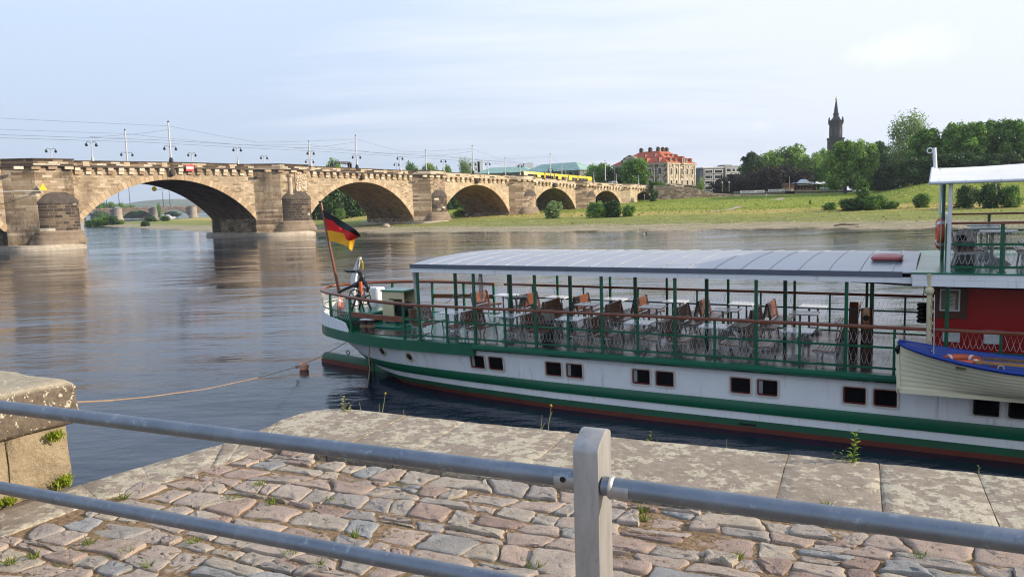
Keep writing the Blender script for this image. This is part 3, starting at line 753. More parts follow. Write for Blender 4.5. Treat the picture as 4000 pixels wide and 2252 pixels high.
# ------------------------------------------------------------------ foliage
def crown_mesh(name, seed, W, Hh, nl, n, leaf, mat, open_=0.0, cone=0.0, flat=1.0, low=0.0):
    g = np.random.default_rng(seed)
    L = []
    for i in range(nl):
        u = (i+.5)/nl; ph = i*2.39996+g.uniform(-.5,.5)
        z = low + (1-low)*(.06+.86*u)
        rmax = (1-(max(z-.45,0)/.55)**2.2)**.5 if z > .45 else (.86+.14*(z/.45))
        rmax *= (1-cone*z)
        r = rmax*g.uniform(.25,.74)
        rad = g.uniform(.20,.34)*(1-.35*z*cone)
        L.append((math.cos(ph)*r, math.sin(ph)*r, z*1.0, rad, g.uniform(.25,.75)))
    L.append((0,0,.5,.38,.5)); L.append((0,0,.78,.26,.55))
    L = np.array(L); w = L[:,3]**2; w = w/w.sum()
    k = g.choice(len(L), n, p=w)
    d = g.normal(size=(n,3)); d /= np.linalg.norm(d, axis=1)[:,None]
    rr = L[k,3]*(1-(g.random(n)**2)*(.75))*(1+.12*g.normal(size=n))
    if open_: rr *= 1+open_*g.normal(size=n)*.5
    P = np.stack([(L[k,0]+d[:,0]*rr)*W/2, (L[k,1]+d[:,1]*rr)*W/2, (L[k,2]+d[:,2]*rr*flat*(W/2)/Hh*1.0)*Hh], 1)
    P[:,2] = np.maximum(P[:,2], .02*Hh)
    nrm = d*.75+g.normal(size=(n,3))*.55; nrm[:,2] += .25; nrm /= np.linalg.norm(nrm, axis=1)[:,None]
    a = np.cross(nrm, g.normal(size=(n,3))); a /= np.linalg.norm(a, axis=1)[:,None]; b = np.cross(nrm, a)
    s = leaf*g.uniform(.6,1.25,size=(n,1))/2
    V = np.stack([P-a*s, P+b*s*.62+nrm*s*.2, P+a*s, P-b*s*.62-nrm*s*.15], 1).reshape(-1,3)
    F = np.arange(4*n, dtype=np.int32)
    me = bpy.data.meshes.new(name)
    me.vertices.add(4*n); me.vertices.foreach_set('co', V.astype(np.float32).reshape(-1))
    me.loops.add(4*n); me.loops.foreach_set('vertex_index', F)
    me.polygons.add(n); me.polygons.foreach_set('loop_start', np.arange(0,4*n,4,dtype=np.int32)); me.update(calc_edges=True)
    at = me.attributes.new('tint','FLOAT','FACE'); at.data.foreach_set('value', np.clip(L[k,4]*.55+.22+.18*g.normal(size=n),0,1).astype(np.float32))
    me.materials.append(mat)
    return me
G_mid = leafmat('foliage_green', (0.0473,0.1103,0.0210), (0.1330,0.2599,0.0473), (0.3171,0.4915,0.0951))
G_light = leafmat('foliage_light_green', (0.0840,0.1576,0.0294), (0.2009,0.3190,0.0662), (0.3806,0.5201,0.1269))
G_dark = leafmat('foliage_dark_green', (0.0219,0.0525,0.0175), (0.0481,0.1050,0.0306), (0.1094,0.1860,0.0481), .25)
G_copper = leafmat('foliage_copper', (0.0110,0.0099,0.0088), (0.0242,0.0198,0.0154), (0.0605,0.0440,0.0242), .2)
G_grey = leafmat('foliage_willow', (0.1050,0.1576,0.0630), (0.2362,0.3307,0.1418), (0.4314,0.5329,0.2537))
G_bush = leafmat('foliage_bush', (0.0462,0.1050,0.0252), (0.1300,0.2362,0.0520), (0.2791,0.4188,0.1015))
M_bark = plain('bark', (.14,.115,.09), (.07,.055,.042), .95, 0, 3, .6, 8, .05)
CR = {
 'round': [crown_mesh('round_crown_%d' % i, 20+i, 14, 14, 28, 8200, .82, G_mid) for i in range(3)],
 'tall': [crown_mesh('tall_crown_%d' % i, 40+i, 13, 19, 32, 10500, .86, G_mid, cone=.25) for i in range(2)],
 'open': [crown_mesh('open_crown', 50, 18, 18, 44, 9000, .62, G_grey, open_=.45)],
 'broad': [crown_mesh('broad_crown_%d' % i, 60+i, 17, 10, 26, 8500, .74, G_mid, flat=.9) for i in range(2)],
 'bush': [crown_mesh('bush_crown_%d' % i, 70+i, 6, 4.0, 22, 3800, .40, G_bush, low=-.1) for i in range(3)],
 'spire': [crown_mesh('spire_crown', 80, 5, 7, 18, 3000, .36, G_bush, cone=.75, low=-.1)],
}
def trunk_bm(h, r, seed, W):
    g = random.Random(seed); mb = MB()
    mb.tube([(0,0,-.3),(0,0,.15*h),(g.uniform(-.15,.15),g.uniform(-.15,.15),h*.55),(g.uniform(-.3,.3),0,h*.95)], [r*1.35,r,r*.75,r*.2], 7)
    for i in range(6):
        a = i*2.4+g.random(); z = h*(.32+.09*i); l = W*(.28+.1*g.random())
        mb.tube([(0,0,z),(math.cos(a)*l*.5,math.sin(a)*l*.5,z+l*.35),(math.cos(a)*l,math.sin(a)*l,z+l*.85)], [r*.42,r*.28,r*.08], 5)
    return mb.mesh('trunk', M_bark, 50)
TR = {'round': trunk_bm(11, .38, 1, 14), 'tall': trunk_bm(15, .42, 2, 13), 'open': trunk_bm(15, .5, 3, 18), 'broad': trunk_bm(8, .35, 4, 17), 'bush': trunk_bm(2.6, .09, 5, 6), 'spire': trunk_bm(5, .1, 6, 5)}
DIM = {'round': (14,14), 'tall': (13,19), 'open': (18,18), 'broad': (17,10), 'bush': (6,4.0), 'spire': (5,7)}
NT_ = [0]
def tree(kind, fx, Y, ftop, fw, mat, label, cat='tree', group=None, base=None, name=None, gap=0.0):
    # fx, ftop, fw: where the crown stands, how high it reaches and how wide it is, at the true distance Y
    p = at_y(fx, 800, Y); z0 = gz(p.x, p.y) if base is None else base
    top = at_y(fx, ftop, Y).z; W = fw/FPX*Y*(1.0 if kind in ('bush','spire','open') else 1.28); Hh = top-z0
    NT_[0] += 1; k = NT_[0]
    nm = name or {'bush':'bush','spire':'bush'}.get(kind, 'leafy_tree')
    o = thing(nm, label, cat, group, (p.x, p.y, z0), random.random()*6.28)
    dw, dh = DIM[kind]
    c = bpy.data.objects.new('crown', CR[kind][k % len(CR[kind])]); COL.objects.link(c); c.parent = o
    c.location = (0,0,Hh*gap); c.scale = (W/dw, W/dw, Hh*(1-gap)/dh/1.02)
    if mat is not None:
        c.material_slots[0].link = 'OBJECT'; c.material_slots[0].material = mat
    tr = bpy.data.objects.new('trunk', TR[kind]); COL.objects.link(tr); tr.parent = o
    tr.scale = (W/dw, W/dw, Hh/dh)
    return o
# trees standing at the far side of the meadow, left to right
tg = 'trees behind the meadow'
tree('broad', 2345, 335, 640, 120, G_mid, 'mid green tree at the bridge end left of the building', group=tg, base=10)
tree('round', 2405, 318, 652, 90, G_dark, 'dark tree behind the end of the tram bridge', group=tg, base=10)
tree('round', 2478, 300, 617, 112, G_mid, 'big dense tree covering the left corner of the red roofed building', group=tg, base=9)
tree('bush', 2565, 296, 708, 90, G_bush, 'low bushes under the big dense tree at the bridge end', 'bush', None, base=9.5)
tree('bush', 2552, 283, 738, 44, G_dark, 'dark bush growing beside the last bridge arch', 'bush')
tree('round', 2640, 420, 690, 60, G_light, 'small tree between the two buildings', group=tg, base=9)
tree('bush', 2738, 370, 694, 34, G_light, 'clipped light green hedge block by the lamp', 'bush', None, base=8)
tree('tall', 2940, 345, 586, 110, G_dark, 'tall dark green tree rising above the copper trees', group=tg)
tree('round', 3012, 372, 590, 120, G_light, 'light green tree right of the tall dark one', group=tg)
tree('round', 3090, 372, 566, 150, G_light, 'broad light green tree behind the copper trees', group=tg)
tree('round', 3160, 350, 600, 100, G_light, 'light green tree at the right edge of the copper trees', group=tg)
tree('round', 3205, 392, 580, 90, G_mid, 'green tree below the church spire', group=tg)
tree('tall', 3245, 330, 600, 90, G_mid, 'shaded green tree left of the big rounded tree', group=tg)
cg = 'copper leaved trees of the beer garden'
for i, (x, tp, w, Y, lb) in enumerate([(2820,702,90,318,'lowest at the left end'),(2872,680,110,322,'second from the left'),(2940,672,110,330,'under the tall dark tree'),(3005,652,120,318,'middle one'),(3072,650,110,322,'second from the right'),(3135,664,90,316,'at the right end by the pavilion')]):
    tree('broad', x, Y, tp, w, G_copper, 'dark copper leaved tree of the beer garden, '+lb, group=cg)
tree('tall', 3300, 268, 541, 150, G_light, 'big rounded sunlit tree in front of the church tower, left half', group=tg, gap=.05)
tree('round', 3372, 262, 545, 120, G_light, 'big rounded sunlit tree in front of the church tower, right half', group=tg, gap=.05)
tree('tall', 3425, 290, 545, 110, G_dark, 'very dark tree right of the big rounded tree', group=tg)
tree('round', 3450, 262, 640, 110, G_dark, 'low dark tree in the shade at the crest of the meadow', group=tg)
tree('open', 3545, 275, 446, 225, G_grey, 'tall airy tree with thin leaves and visible branches', group=tg)
tree('round', 3500, 265, 655, 100, G_dark, 'dark shrubby tree under the airy tree', group=tg)
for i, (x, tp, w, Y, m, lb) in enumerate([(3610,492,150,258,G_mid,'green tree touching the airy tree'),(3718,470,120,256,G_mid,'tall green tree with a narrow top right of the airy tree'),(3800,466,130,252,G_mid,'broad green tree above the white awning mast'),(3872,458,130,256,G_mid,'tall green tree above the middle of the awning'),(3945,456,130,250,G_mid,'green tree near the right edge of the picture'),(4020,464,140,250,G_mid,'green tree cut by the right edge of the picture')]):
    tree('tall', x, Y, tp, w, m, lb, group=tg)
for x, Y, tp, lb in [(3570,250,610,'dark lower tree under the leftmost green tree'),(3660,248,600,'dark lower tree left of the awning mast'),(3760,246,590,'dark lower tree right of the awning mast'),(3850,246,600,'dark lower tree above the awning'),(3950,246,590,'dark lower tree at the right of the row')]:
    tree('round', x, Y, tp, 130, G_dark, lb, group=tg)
for i, (x, tp, w) in enumerate([(4110,470,140),(4200,480,150),(4310,470,150),(4430,480,160)]):
    tree('tall', x, 250, tp, w, G_mid, 'green tree continuing the row beyond the picture', group='trees beyond the right edge')
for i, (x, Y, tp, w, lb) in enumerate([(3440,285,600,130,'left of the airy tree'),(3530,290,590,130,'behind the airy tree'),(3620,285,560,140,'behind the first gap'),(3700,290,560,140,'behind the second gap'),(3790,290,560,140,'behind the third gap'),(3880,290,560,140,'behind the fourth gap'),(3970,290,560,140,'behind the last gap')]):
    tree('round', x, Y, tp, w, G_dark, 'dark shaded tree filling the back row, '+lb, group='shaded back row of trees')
for i, (x, Y, tp, w, lb) in enumerate([(3230,345,640,120,'under the church tower'),(3120,372,640,130,'behind the pavilion'),(2980,380,650,140,'behind the copper trees')]):
    tree('round', x, Y, tp, w, G_mid, 'green tree filling the gap '+lb, group='shaded back row of trees')
# trees seen over and through the bridge
tree('round', 1312, 330, 616, 90, G_mid, 'treetop showing above the bridge beside the pipe frame', group='trees behind the bridge')
tree('round', 1612, 350, 632, 55, G_mid, 'small rounded treetop above the third pier', group='trees behind the bridge')
tree('round', 1682, 345, 635, 84, G_light, 'light treetop above the third pier', group='trees behind the bridge')
tree('round', 1752, 350, 642, 54, G_mid, 'low treetop left of the airy treetop', group='trees behind the bridge')
tree('open', 1822, 340, 620, 86, G_grey, 'airy yellow green treetop beside a tram mast', group='trees behind the bridge')
ag = 'dark trees seen through the second arch'
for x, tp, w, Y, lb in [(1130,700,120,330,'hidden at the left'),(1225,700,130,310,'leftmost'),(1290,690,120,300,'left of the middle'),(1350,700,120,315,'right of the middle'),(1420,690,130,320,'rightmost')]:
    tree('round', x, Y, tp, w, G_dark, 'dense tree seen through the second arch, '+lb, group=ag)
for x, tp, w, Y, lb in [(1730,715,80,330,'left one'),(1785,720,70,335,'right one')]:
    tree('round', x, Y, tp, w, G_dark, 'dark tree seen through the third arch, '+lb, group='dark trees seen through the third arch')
# bushes on the bank
bgp = 'bushes on the far bank'
def bush(fx, fb, ft, fw, mat, lab, kind='bush'):
    x, y = onbank(fx, fb); return tree(kind, fx, y, ft, fw, mat, lab, 'bush', bgp)
bush(2157, 853, 785, 94, G_grey, 'rounded grey green bush alone in front of the bridge')
bush(2330, 850, 788, 110, G_bush, 'dark bush group in front of the fourth arch, left part')
bush(2388, 848, 784, 110, G_dark, 'dark bush group in front of the fourth arch, tall middle part')
bush(2452, 846, 800, 70, G_bush, 'dark bush group in front of the fourth arch, small right end')
bush(1795, 846, 818, 62, G_light, 'bright green shrub beside the third pier')
bush(1525, 873, 852, 56, G_dark, 'small dark shrub at the foot of the second vault')
bush(1330, 858, 815, 56, G_bush, 'bush behind the flag seen through the second arch')
bush(3243, 820, 790, 70, G_bush, 'low left end of the bush group in the meadow')
bush(3370, 818, 690, 110, G_bush, 'pointed tall bush in the meadow in front of the big rounded tree', 'spire')
bush(3330, 822, 775, 130, G_dark, 'dark middle of the bush group in the meadow')
bush(3425, 818, 760, 140, G_bush, 'broad right part of the bush group in the meadow')
bush(3485, 816, 785, 60, G_bush, 'low right end of the bush group in the meadow')
bush(3598, 810, 755, 86, G_bush, 'single rounded bush left of the awning post')
bush(3165, 800, 778, 18, G_light, 'thin light green sapling in the meadow', 'spire')
bush(3770, 812, 725, 110, G_dark, 'dark bush behind the awning posts, left part')
bush(3868, 812, 716, 130, G_dark, 'dark bush behind the awning posts, middle part')
bush(3950, 810, 722, 110, G_bush, 'dark bush behind the awning posts, right part')
# shrubs on the spit seen through the biggest arch
sgp = 'shrubs on the sandy spit'
for x, b, tp, w, m, lb in [(338,884,860,36,G_mid,'low left end'),(365,884,852,50,G_mid,'left of the middle'),(400,880,845,56,G_mid,'middle'),(440,878,842,56,G_dark,'tall right of the middle'),(468,878,858,30,G_mid,'low right end')]:
    x_, y_ = onbank(x, b-2); tree('bush', x, min(y_, 420), tp, w, m, 'green shrub thicket on the sandy spit, '+lb, 'bush', sgp)
for x, b, tp, w, lb in [(560,886,862,42,'dark rounded shrub alone at the water edge of the spit'),(585,868,845,68,'broad dark shrub further back on the spit'),(640,866,843,50,'low shrub right of the broad one on the spit')]:
    x_, y_ = onbank(x, b-2); tree('bush', x, min(y_, 520), tp, w, G_dark, lb, 'bush', sgp)
hg = 'trees on the far shore behind the distant bridge'
for x, tp, w, Y, lb in [(385,792,50,1000,'leftmost'),(425,790,60,1010,'second'),(478,795,52,1020,'third'),(512,802,40,1020,'fourth'),(505,822,70,985,'below the deck'),(555,822,70,985,'right below the deck'),(665,826,60,1000,'under the right arches'),(620,795,14,930,'single dark one above the van')]:
    tree('broad', x, Y, tp, w, G_mid, 'hazy green tree at the distant bridge, '+lb, group=hg, base=1.)

# ------------------------------------------------------------------ red roofed palace at the bridge end
M_pal = stone('palace_stone', [(0,(.10,.08,.06)),(.3,(.22,.175,.125)),(.5,(.46,.39,.29)),(1,(.60,.53,.42))], 1.3, .55, .02, (.35,.29,.21), (.11,.085,.065), .6, .3, .3)
M_palw = plain('palace_trim', (.62,.55,.44), (.40,.33,.25), .85, 0, .9)
t = NT('clay_roof_tiles'); v = t.coord(); sp_ = t.node('ShaderNodeSeparateXYZ'); t.link(v, sp_.inputs[0])
wv = t.math('FRACT', t.math('MULTIPLY', sp_.outputs[2], 3.2))
c = t.ramp(t.noise(v, .8, 6, .7), [(.3,(.33,.075,.035)),(.6,(.46,.115,.05)),(.8,(.54,.16,.075))])
t.done(t.mix(.35, c, t.ramp(wv, [(0,.5),(.3,1.),(1,1.1)]), 'MULTIPLY'), .8, 0, t.bump(wv, .5, .06)); M_roof = t.m
corner = at_y(2606, 700, 312.); 
PM = Matrix.Translation((corner.x, corner.y, 8.6)) @ Matrix.Rotation(R(50.2), 4, 'Z')   # x runs along the lit face, y along the shaded face
pal = thing('palace', 'pale stone palace with steep red tiled hip roof and chimneys', 'building', mat=PM)
LX, LY, EV, RD = 25.0, 25.5, 11.0, 17.0
mb = MB(); mb.box(0,LX,0,LY,-2,EV); mb.build('wall', M_pal, pal)
mb = MB(); mb.box(-.45,LX+.45,-.45,LY+.45,EV+.002,EV+.55); mb.build('cornice', M_palw, pal)
mb = MB()
o_ = .6; ins = 9.5; e = EV+.552
base = [(-o_,-o_),(LX+o_,-o_),(LX+o_,LY+o_),(-o_,LY+o_)]
mid_ = [(3.2,3.2),(LX-3.2,3.2),(LX-3.2,LY-3.2),(3.2,LY-3.2)]
topq = [(ins-1,ins-1),(LX-ins+1,ins-1),(LX-ins+1,LY-ins+1),(ins-1,LY-ins+1)]
mb.loft([[(x,y,e) for x,y in base],[(x,y,RD) for x,y in topq]], True, True)
roof = mb.build('roof', M_roof, pal)
for i, (x, y) in enumerate([(8.8,8.8),(12.5,8.6),(16.2,8.8),(8.8,12.5),(8.8,16.8),(16,16.5)]):
    mb = MB(); mb.bbox(x-.7,x+.7,y-.6,y+.6,RD-1.6,RD+1.0,.06); mb.box(x-.8,x+.8,y-.7,y+.7,RD+1.002,RD+1.2)
    for a_ in (-.6,0,.6): mb.box(x+a_*.8-.04,x+a_*.8+.04,y-.4,y+.4,RD+1.202,RD+1.6)
    ch = mb.build('chimney', M_cap, roof)
    mb = MB(); mb.box(x-.75,x+.75,y-.6,y+.6,RD+1.602,RD+1.7); mb.build('chimney_cover', M_white, roof)
def dormer(face, u, zb, w, h):
    # face 'a': on the lit slope (y small), 'b': on the shaded slope (x small)
    mb = MB(); gb = MB()
    k = -o_+(zb-e)/(RD-e)*(ins-1+o_)
    pr = [(u-w/2,zb),(u+w/2,zb),(u+w/2,zb+h*.72),(u+w*.25,zb+h),(u-w*.25,zb+h),(u-w/2,zb+h*.72)]
    if face == 'a':
        mb.extr(pr, 'y', k-.25, k+h*1.7); gb.box(u-w*.28,u+w*.28,k-.29,k-.255,zb+.15,zb+h*.74)
    else:
        mb.extr(pr, 'x', k-.25, k+h*1.7); gb.box(k-.29,k-.255,u-w*.28,u+w*.28,zb+.15,zb+h*.74)
    d = mb.build('dormer', [M_roof, M_palw][0], roof); gb.build('dormer_window', M_winglass, roof)
    fb = MB()
    if face == 'a': fb.extr([(u-w/2-.02,zb-.05),(u+w/2+.02,zb-.05),(u+w/2+.02,zb+h*.7),(u-w/2-.02,zb+h*.7)], 'y', k-.252, k-.2)
    else: fb.extr([(u-w/2-.02,zb-.05),(u+w/2+.02,zb-.05),(u+w/2+.02,zb+h*.7),(u-w/2-.02,zb+h*.7)], 'x', k-.252, k-.2)
    fb.build('dormer_front', M_palw, roof)
for u in (3.5,8,17,21.5): dormer('a', u, e+.5, 1.1, 1.7)
dormer('a', 12.5, e-.1, 2.2, 2.9)
for u in (8.5,12.5,16.5): dormer('a', u, e+2.9, .9, 1.1)
for u in (4,9.5,16,21): dormer('b', u, e+.5, 1.1, 1.7)
for u in (8,12.5,17): dormer('b', u, e+2.9, .9, 1.1)
def palwin(face, u, z0, w, h, arch=False):
    def bx(mb, ua, ub, d0, d1, za, zb):
        if face == 'a': mb.box(ua,ub,-d1,-d0,za,zb)
        else: mb.box(-d1,-d0,ua,ub,za,zb)
    mb = MB()
    bx(mb,u-w/2-.35,u-w/2,.003,.16,z0-.2,z0+h+.3); bx(mb,u+w/2,u+w/2+.35,.003,.16,z0-.2,z0+h+.3); bx(mb,u-w/2,u+w/2,.003,.18,z0+h,z0+h+.38); bx(mb,u-w/2-.5,u+w/2+.5,.003,.22,z0-.42,z0-.202)
    if arch:
        P = [(u+1.55*math.cos(a_), z0+h*.55+1.75*math.sin(a_)) for a_ in np.linspace(0, math.pi, 11)]
        P2 = [(u+1.15*math.cos(a_), z0+h*.55+1.35*math.sin(a_)) for a_ in np.linspace(math.pi, 0, 11)]
        for q in range(10):
            pr = [P[q],P[q+1],P2[9-q],P2[10-q]]
            mb.extr(pr, 'y' if face == 'a' else 'x', -.2, -.004)
        bx(mb,u-1.55,u-1.15,.004,.2,-1,z0+h*.55); bx(mb,u+1.15,u+1.55,.004,.2,-1,z0+h*.55)
    fr = mb.build('window', M_palw, pal)
    gb = MB(); bx(gb,u-w/2,u+w/2,.005,.05,z0,z0+h); gb.build('pane', M_winglass, fr)
for u in (3.2,7.8,12.5,17.2,21.8):
    palwin('a', u, 7.0, 1.2, 2.3); palwin('a', u, 2.6, 1.2, 1.9, True); palwin('a', u, -.6, 1.1, 1.6)
    palwin('b', u, 7.0, 1.4, 2.4); palwin('b', u, 2.4, 1.3, 2.2, True)
mb = MB()
for u in (.5,5.5,10.1,14.9,19.5,24.5): mb.box(u-.45,u+.45,-.22,-.003,-2,EV)
mb.build('pilaster', M_palw, pal)
mb = MB()
for u in (.5,5.5,10.1,14.9,19.5,24.9): mb.box(-.22,-.003,u-.4,u+.4,-2,EV)
mb.build('pilaster', M_pal, pal)
mb = MB(); mb.extr([(14,EV+.5),(20,EV+.5),(20,EV+3.2),(17,EV+4.6),(14,EV+3.2)], 'x', -.75, 1.6); mb.build('gable', M_pal, pal)

# ------------------------------------------------------------------ grey office block behind it
M_grey = plain('grey_render', (.115,.122,.14), (.09,.097,.11), .8, 0, .3)
M_greyl = plain('light_render', (.27,.27,.265), (.22,.22,.22), .8)
cn = at_y(2830, 700, 392.)
OM = Matrix.Translation((cn.x, cn.y, 6.0)) @ Matrix.Rotation(R(24), 4, 'Z')
off = thing('office_block', 'modern flat roofed grey office block with ribbon windows', 'building', mat=OM)
mb = MB(); mb.box(-13.5,0,0,14,0,14.4); mb.build('left_wing', M_grey, off)
mb = MB(); mb.box(.002,9.4,-.4,14,0,15.3); mb.build('right_wing', M_greyl, off)
mb = MB(); mb.box(-13.7,-.002,-.2,14.2,14.402,14.8); mb.build('roof_edge', M_white, off)
mb = MB(); mb.box(3,8,4,9,15.302,16.1); mb.build('roof_house', M_greyl, off)
for j in range(5):
    for (x0, x1, y) in [(-12.2,-7.6,0.),(-6.3,-1.4,0.),(.8,3.6,-.4),(4.5,6.4,-.4),(7.1,9.0,-.4)]:
        z = 1.0+j*2.7+(.6 if x0 > 0 else 0)
        mb = MB(); mb.box(x0-.2,x1+.2,y-.14,y-.003,z-.2,z); mb.box(x0-.2,x1+.2,y-.14,y-.003,z+1.5,z+1.7); mb.box(x0-.2,x0,y-.14,y-.003,z,z+1.5); mb.box(x1,x1+.2,y-.14,y-.003,z,z+1.5)
        fr = mb.build('window', M_white, off)
        mb = MB(); mb.box(x0,x1,y-.06,y-.004,z,z+1.5); mb.build('pane', M_winglass, fr)
cn = at_y(2780, 700, 470.)

# ------------------------------------------------------------------ long green copper roofed hotel behind the tram
t = NT('green_copper_roof'); v = t.coord(); sp_ = t.node('ShaderNodeSeparateXYZ'); t.link(v, sp_.inputs[0])
wv = t.math('FRACT', t.math('MULTIPLY', t.math('ADD', sp_.outputs[0], sp_.outputs[1]), .55))
c = t.ramp(t.noise(t.mapping(v,(1,1,.3)), .35, 6, .7), [(.3,(.20,.34,.29)),(.55,(.27,.42,.37)),(.75,(.34,.48,.43))])
t.done(t.mix(.3, c, t.ramp(wv, [(0,.4),(.12,1.),(1,1.05)]), 'MULTIPLY'), .7); M_copper = t.m
M_facade = plain('greenish_concrete_facade', (.21,.22,.19), (.13,.135,.115), .8, 0, .5)
def hotel(root, a, b_, wid, zb, ze, zr, hip=4.5):
    # a wing between ground points a and b_, with a hipped copper roof
    a = Vector((a.x,a.y,0)); b_ = Vector((b_.x,b_.y,0)); d = (b_-a); L = d.length; d.normalize(); n_ = Vector((-d.y,d.x,0))
    X = Matrix(((d.x,n_.x,0,a.x),(d.y,n_.y,0,a.y),(0,0,1,0),(0,0,0,1)))
    mb = MB(); mb.X = X; mb.box(0,L,0,wid,zb,ze); w = mb.build('wall', M_facade, root)
    mb = MB(); mb.X = X; o=.7
    mb.loft([[(-o,-o,ze+.01),(L+o,-o,ze+.01),(L+o,wid+o,ze+.01),(-o,wid+o,ze+.01)],[(hip,wid*.42,zr),(L-hip,wid*.42,zr),(L-hip,wid*.58,zr),(hip,wid*.58,zr)]], True, True)
    mb.build('roof', M_copper, root)
    for i in range(int(L/3.2)):
        x = 1.2+i*3.2
        mb = MB(); mb.X = X; mb.box(x,x+1.7,-.12,-.004,ze-3.0,ze-.8); mb.build('window', M_winglass, root)
ho = thing('hotel', 'long low hotel with pale green copper roofs behind the tram', 'building')
A1_, A2_ = at_y(1862, 700, 400.), at_y(2075, 700, 392.); B1_, B2_ = at_y(2040, 700, 372.), at_y(2265, 700, 352.)
zf = lambda y, Y, x: at_y(x, y, Y).z
hotel(ho, A1_, A2_, 16, 8, zf(675,395,1960), zf(655,395,1960)+.6, 5.5)
hotel(ho, B1_, B2_, 17, 8, zf(664,352,2250), zf(638,360,2200)+.5, 6.5)
mb = MB()
for x, w, h in ((1862,7,5),(1877,6,6.),(2022,4,2.),(2037,5,3.),(2050,4,3.2),(2071,6,4.4)):
    q = at_y(x, 650, 425.); mb.box(q.x-w/4,q.x+w/4,q.y-2,q.y+2,10,zf(652,425,x)+h*.55)
cz = mb.build('roof_house', M_white, ho)
q = at_y(1842, 660, 430.)
mb = MB(); mb.X = Matrix.Translation((q.x,q.y,0)); mb.box(-6,9,0,10,8,17.5); w_ = single('town_house', mb, M_facade, 'small dark house with brown roof at the left of the green roofed hotel', 'house')
mb = MB(); mb.X = Matrix.Translation((q.x,q.y,0)); mb.extr([(-6.5,17.51),(9.5,17.51),(8,20.2),(-3,20.2)], 'y', -.5, 10.5); mb.build('roof', plain('brown_roof', (.12,.07,.05), None, .8), w_)
# ------------------------------------------------------------------ church tower
M_blk = stone('soot_black_sandstone', [(0,(.010,.010,.013)),(.6,(.020,.020,.023)),(1,(.04,.037,.036))], 2., .8, .02, (.06,.055,.05), (.02,.02,.022), .4, .1, .5)
M_gold = plain('gilding', (.75,.5,.12), None, .3, .9)
q = at_y(3263, 600, 690.); CM = Matrix.Translation((q.x, q.y, 8)) @ Matrix.Rotation(R(-20), 4, 'Z')
ch = thing('church_tower', 'slender soot black church tower with pointed spire and gilded tip', 'church tower', mat=CM)
zc = lambda y: at_y(3263, y, 690.).z-8
wpx = lambda w: w/FPX*690/2
mb = MB()
def octa(r, z, k=.41): return [(r,-r*k,z),(r,r*k,z),(r*k,r,z),(-r*k,r,z),(-r,r*k,z),(-r,-r*k,z),(-r*k,-r,z),(r*k,-r,z)]
r1, r2 = wpx(58), wpx(46)
mb.loft([octa(r1,0,.7),octa(r1,zc(545),.7)], True, True); mb.loft([octa(r1*1.08,zc(545),.7),octa(r1*1.08,zc(540),.7)], True, True)
mb.build('lower_stage', M_blk, ch)
mb = MB(); mb.loft([octa(r2,zc(540)),octa(r2,zc(487))], True, True); mb.loft([octa(r2*1.12,zc(487)),octa(r2*1.15,zc(480))], True, True); u_ = mb.build('belfry', M_blk, ch)
for i in range(8):
    a_ = i*math.pi/4+math.pi/8*0; c_, s_ = math.cos(a_), math.sin(a_)
    mb = MB(); mb.X = Matrix.Rotation(a_, 4, 'Z'); mb.box(r2*1.0,r2*1.03,-r2*.17,r2*.17,zc(530),zc(502)); mb.build('louvre', M_black, u_)
    mb = MB(); mb.X = Matrix.Rotation(a_+math.pi/8, 4, 'Z'); mb.lathe((r2*1.12,0,zc(480)), [(.9,0),(.9,2.2),(.5,2.6),(.7,3.6),(0,5.4)], 6); mb.build('pinnacle', M_blk, u_)
mb = MB(); mb.lathe((0,0,zc(480)), [(r2*1.0,0),(r2*1.0,zc(476)-zc(480)),(r2*.86,zc(470)-zc(480)),(r2*.62,zc(464)-zc(480)),(r2*.46,zc(460)-zc(480))], 12); mb.build('dome', M_blk, ch, 40)
mb = MB(); mb.lathe((0,0,zc(461)), [(r2*.42,0),(r2*.42,zc(448)-zc(461)),(r2*.52,zc(447)-zc(461)),(r2*.48,zc(444)-zc(461)),(r2*.34,zc(442)-zc(461))], 8); mb.build('lantern', M_blk, ch)
mb = MB(); mb.lathe((0,0,zc(443)), [(r2*.36,0),(r2*.29,zc(428)-zc(443)),(r2*.19,zc(410)-zc(443)),(r2*.07,zc(391)-zc(443))], 8); mb.build('spire', M_blk, ch)
mb = MB(); mb.lathe((0,0,zc(392)), [(.2,0),(.9,.5),(1.0,1.1),(.7,1.7),(.15,2.0),(.12,2.6),(.4,3.0),(.08,3.4),(.05,4)], 10); mb.build('gilded_finial', M_gold, ch, 50)

# ------------------------------------------------------------------ ramp wall, beer garden
M_rub = stone('ramp_wall_stone', [(0,(.11,.085,.06)),(.5,(.24,.18,.13)),(1,(.40,.33,.25))], 1.2, .5, .03, (.24,.19,.14), (.08,.065,.05), .55, .2)
M_kerb = plain('pale_coping', (.38,.33,.27), (.26,.22,.17), .9)
def wallrun(name, lab, cat, pts, th=.8, mat=M_rub, coping=True, group=None):
    # pts: (photo x, distance, top height); stands on the ground below
    mb = MB(); cb = MB(); secs = []; cs = []
    for fx, Y, zt_ in pts:
        q = at_y(fx, 800, Y); g_ = gz(q.x, q.y)-.8
        secs.append([(q.x,q.y,g_),(q.x,q.y+th,g_),(q.x,q.y+th,zt_),(q.x,q.y,zt_)])
        cs.append([(q.x,q.y-.1,zt_+.002),(q.x,q.y+th+.1,zt_+.002),(q.x,q.y+th+.1,zt_+.26),(q.x,q.y-.1,zt_+.26)])
    mb.loft(secs, True, True); o = mb.build(name, mat); tag(o, lab, cat, group)
    if coping: cb.loft(cs, True, True); cb.build('coping', M_kerb, o)
    return o
zz = lambda x, y, Y: at_y(x, y, Y).z
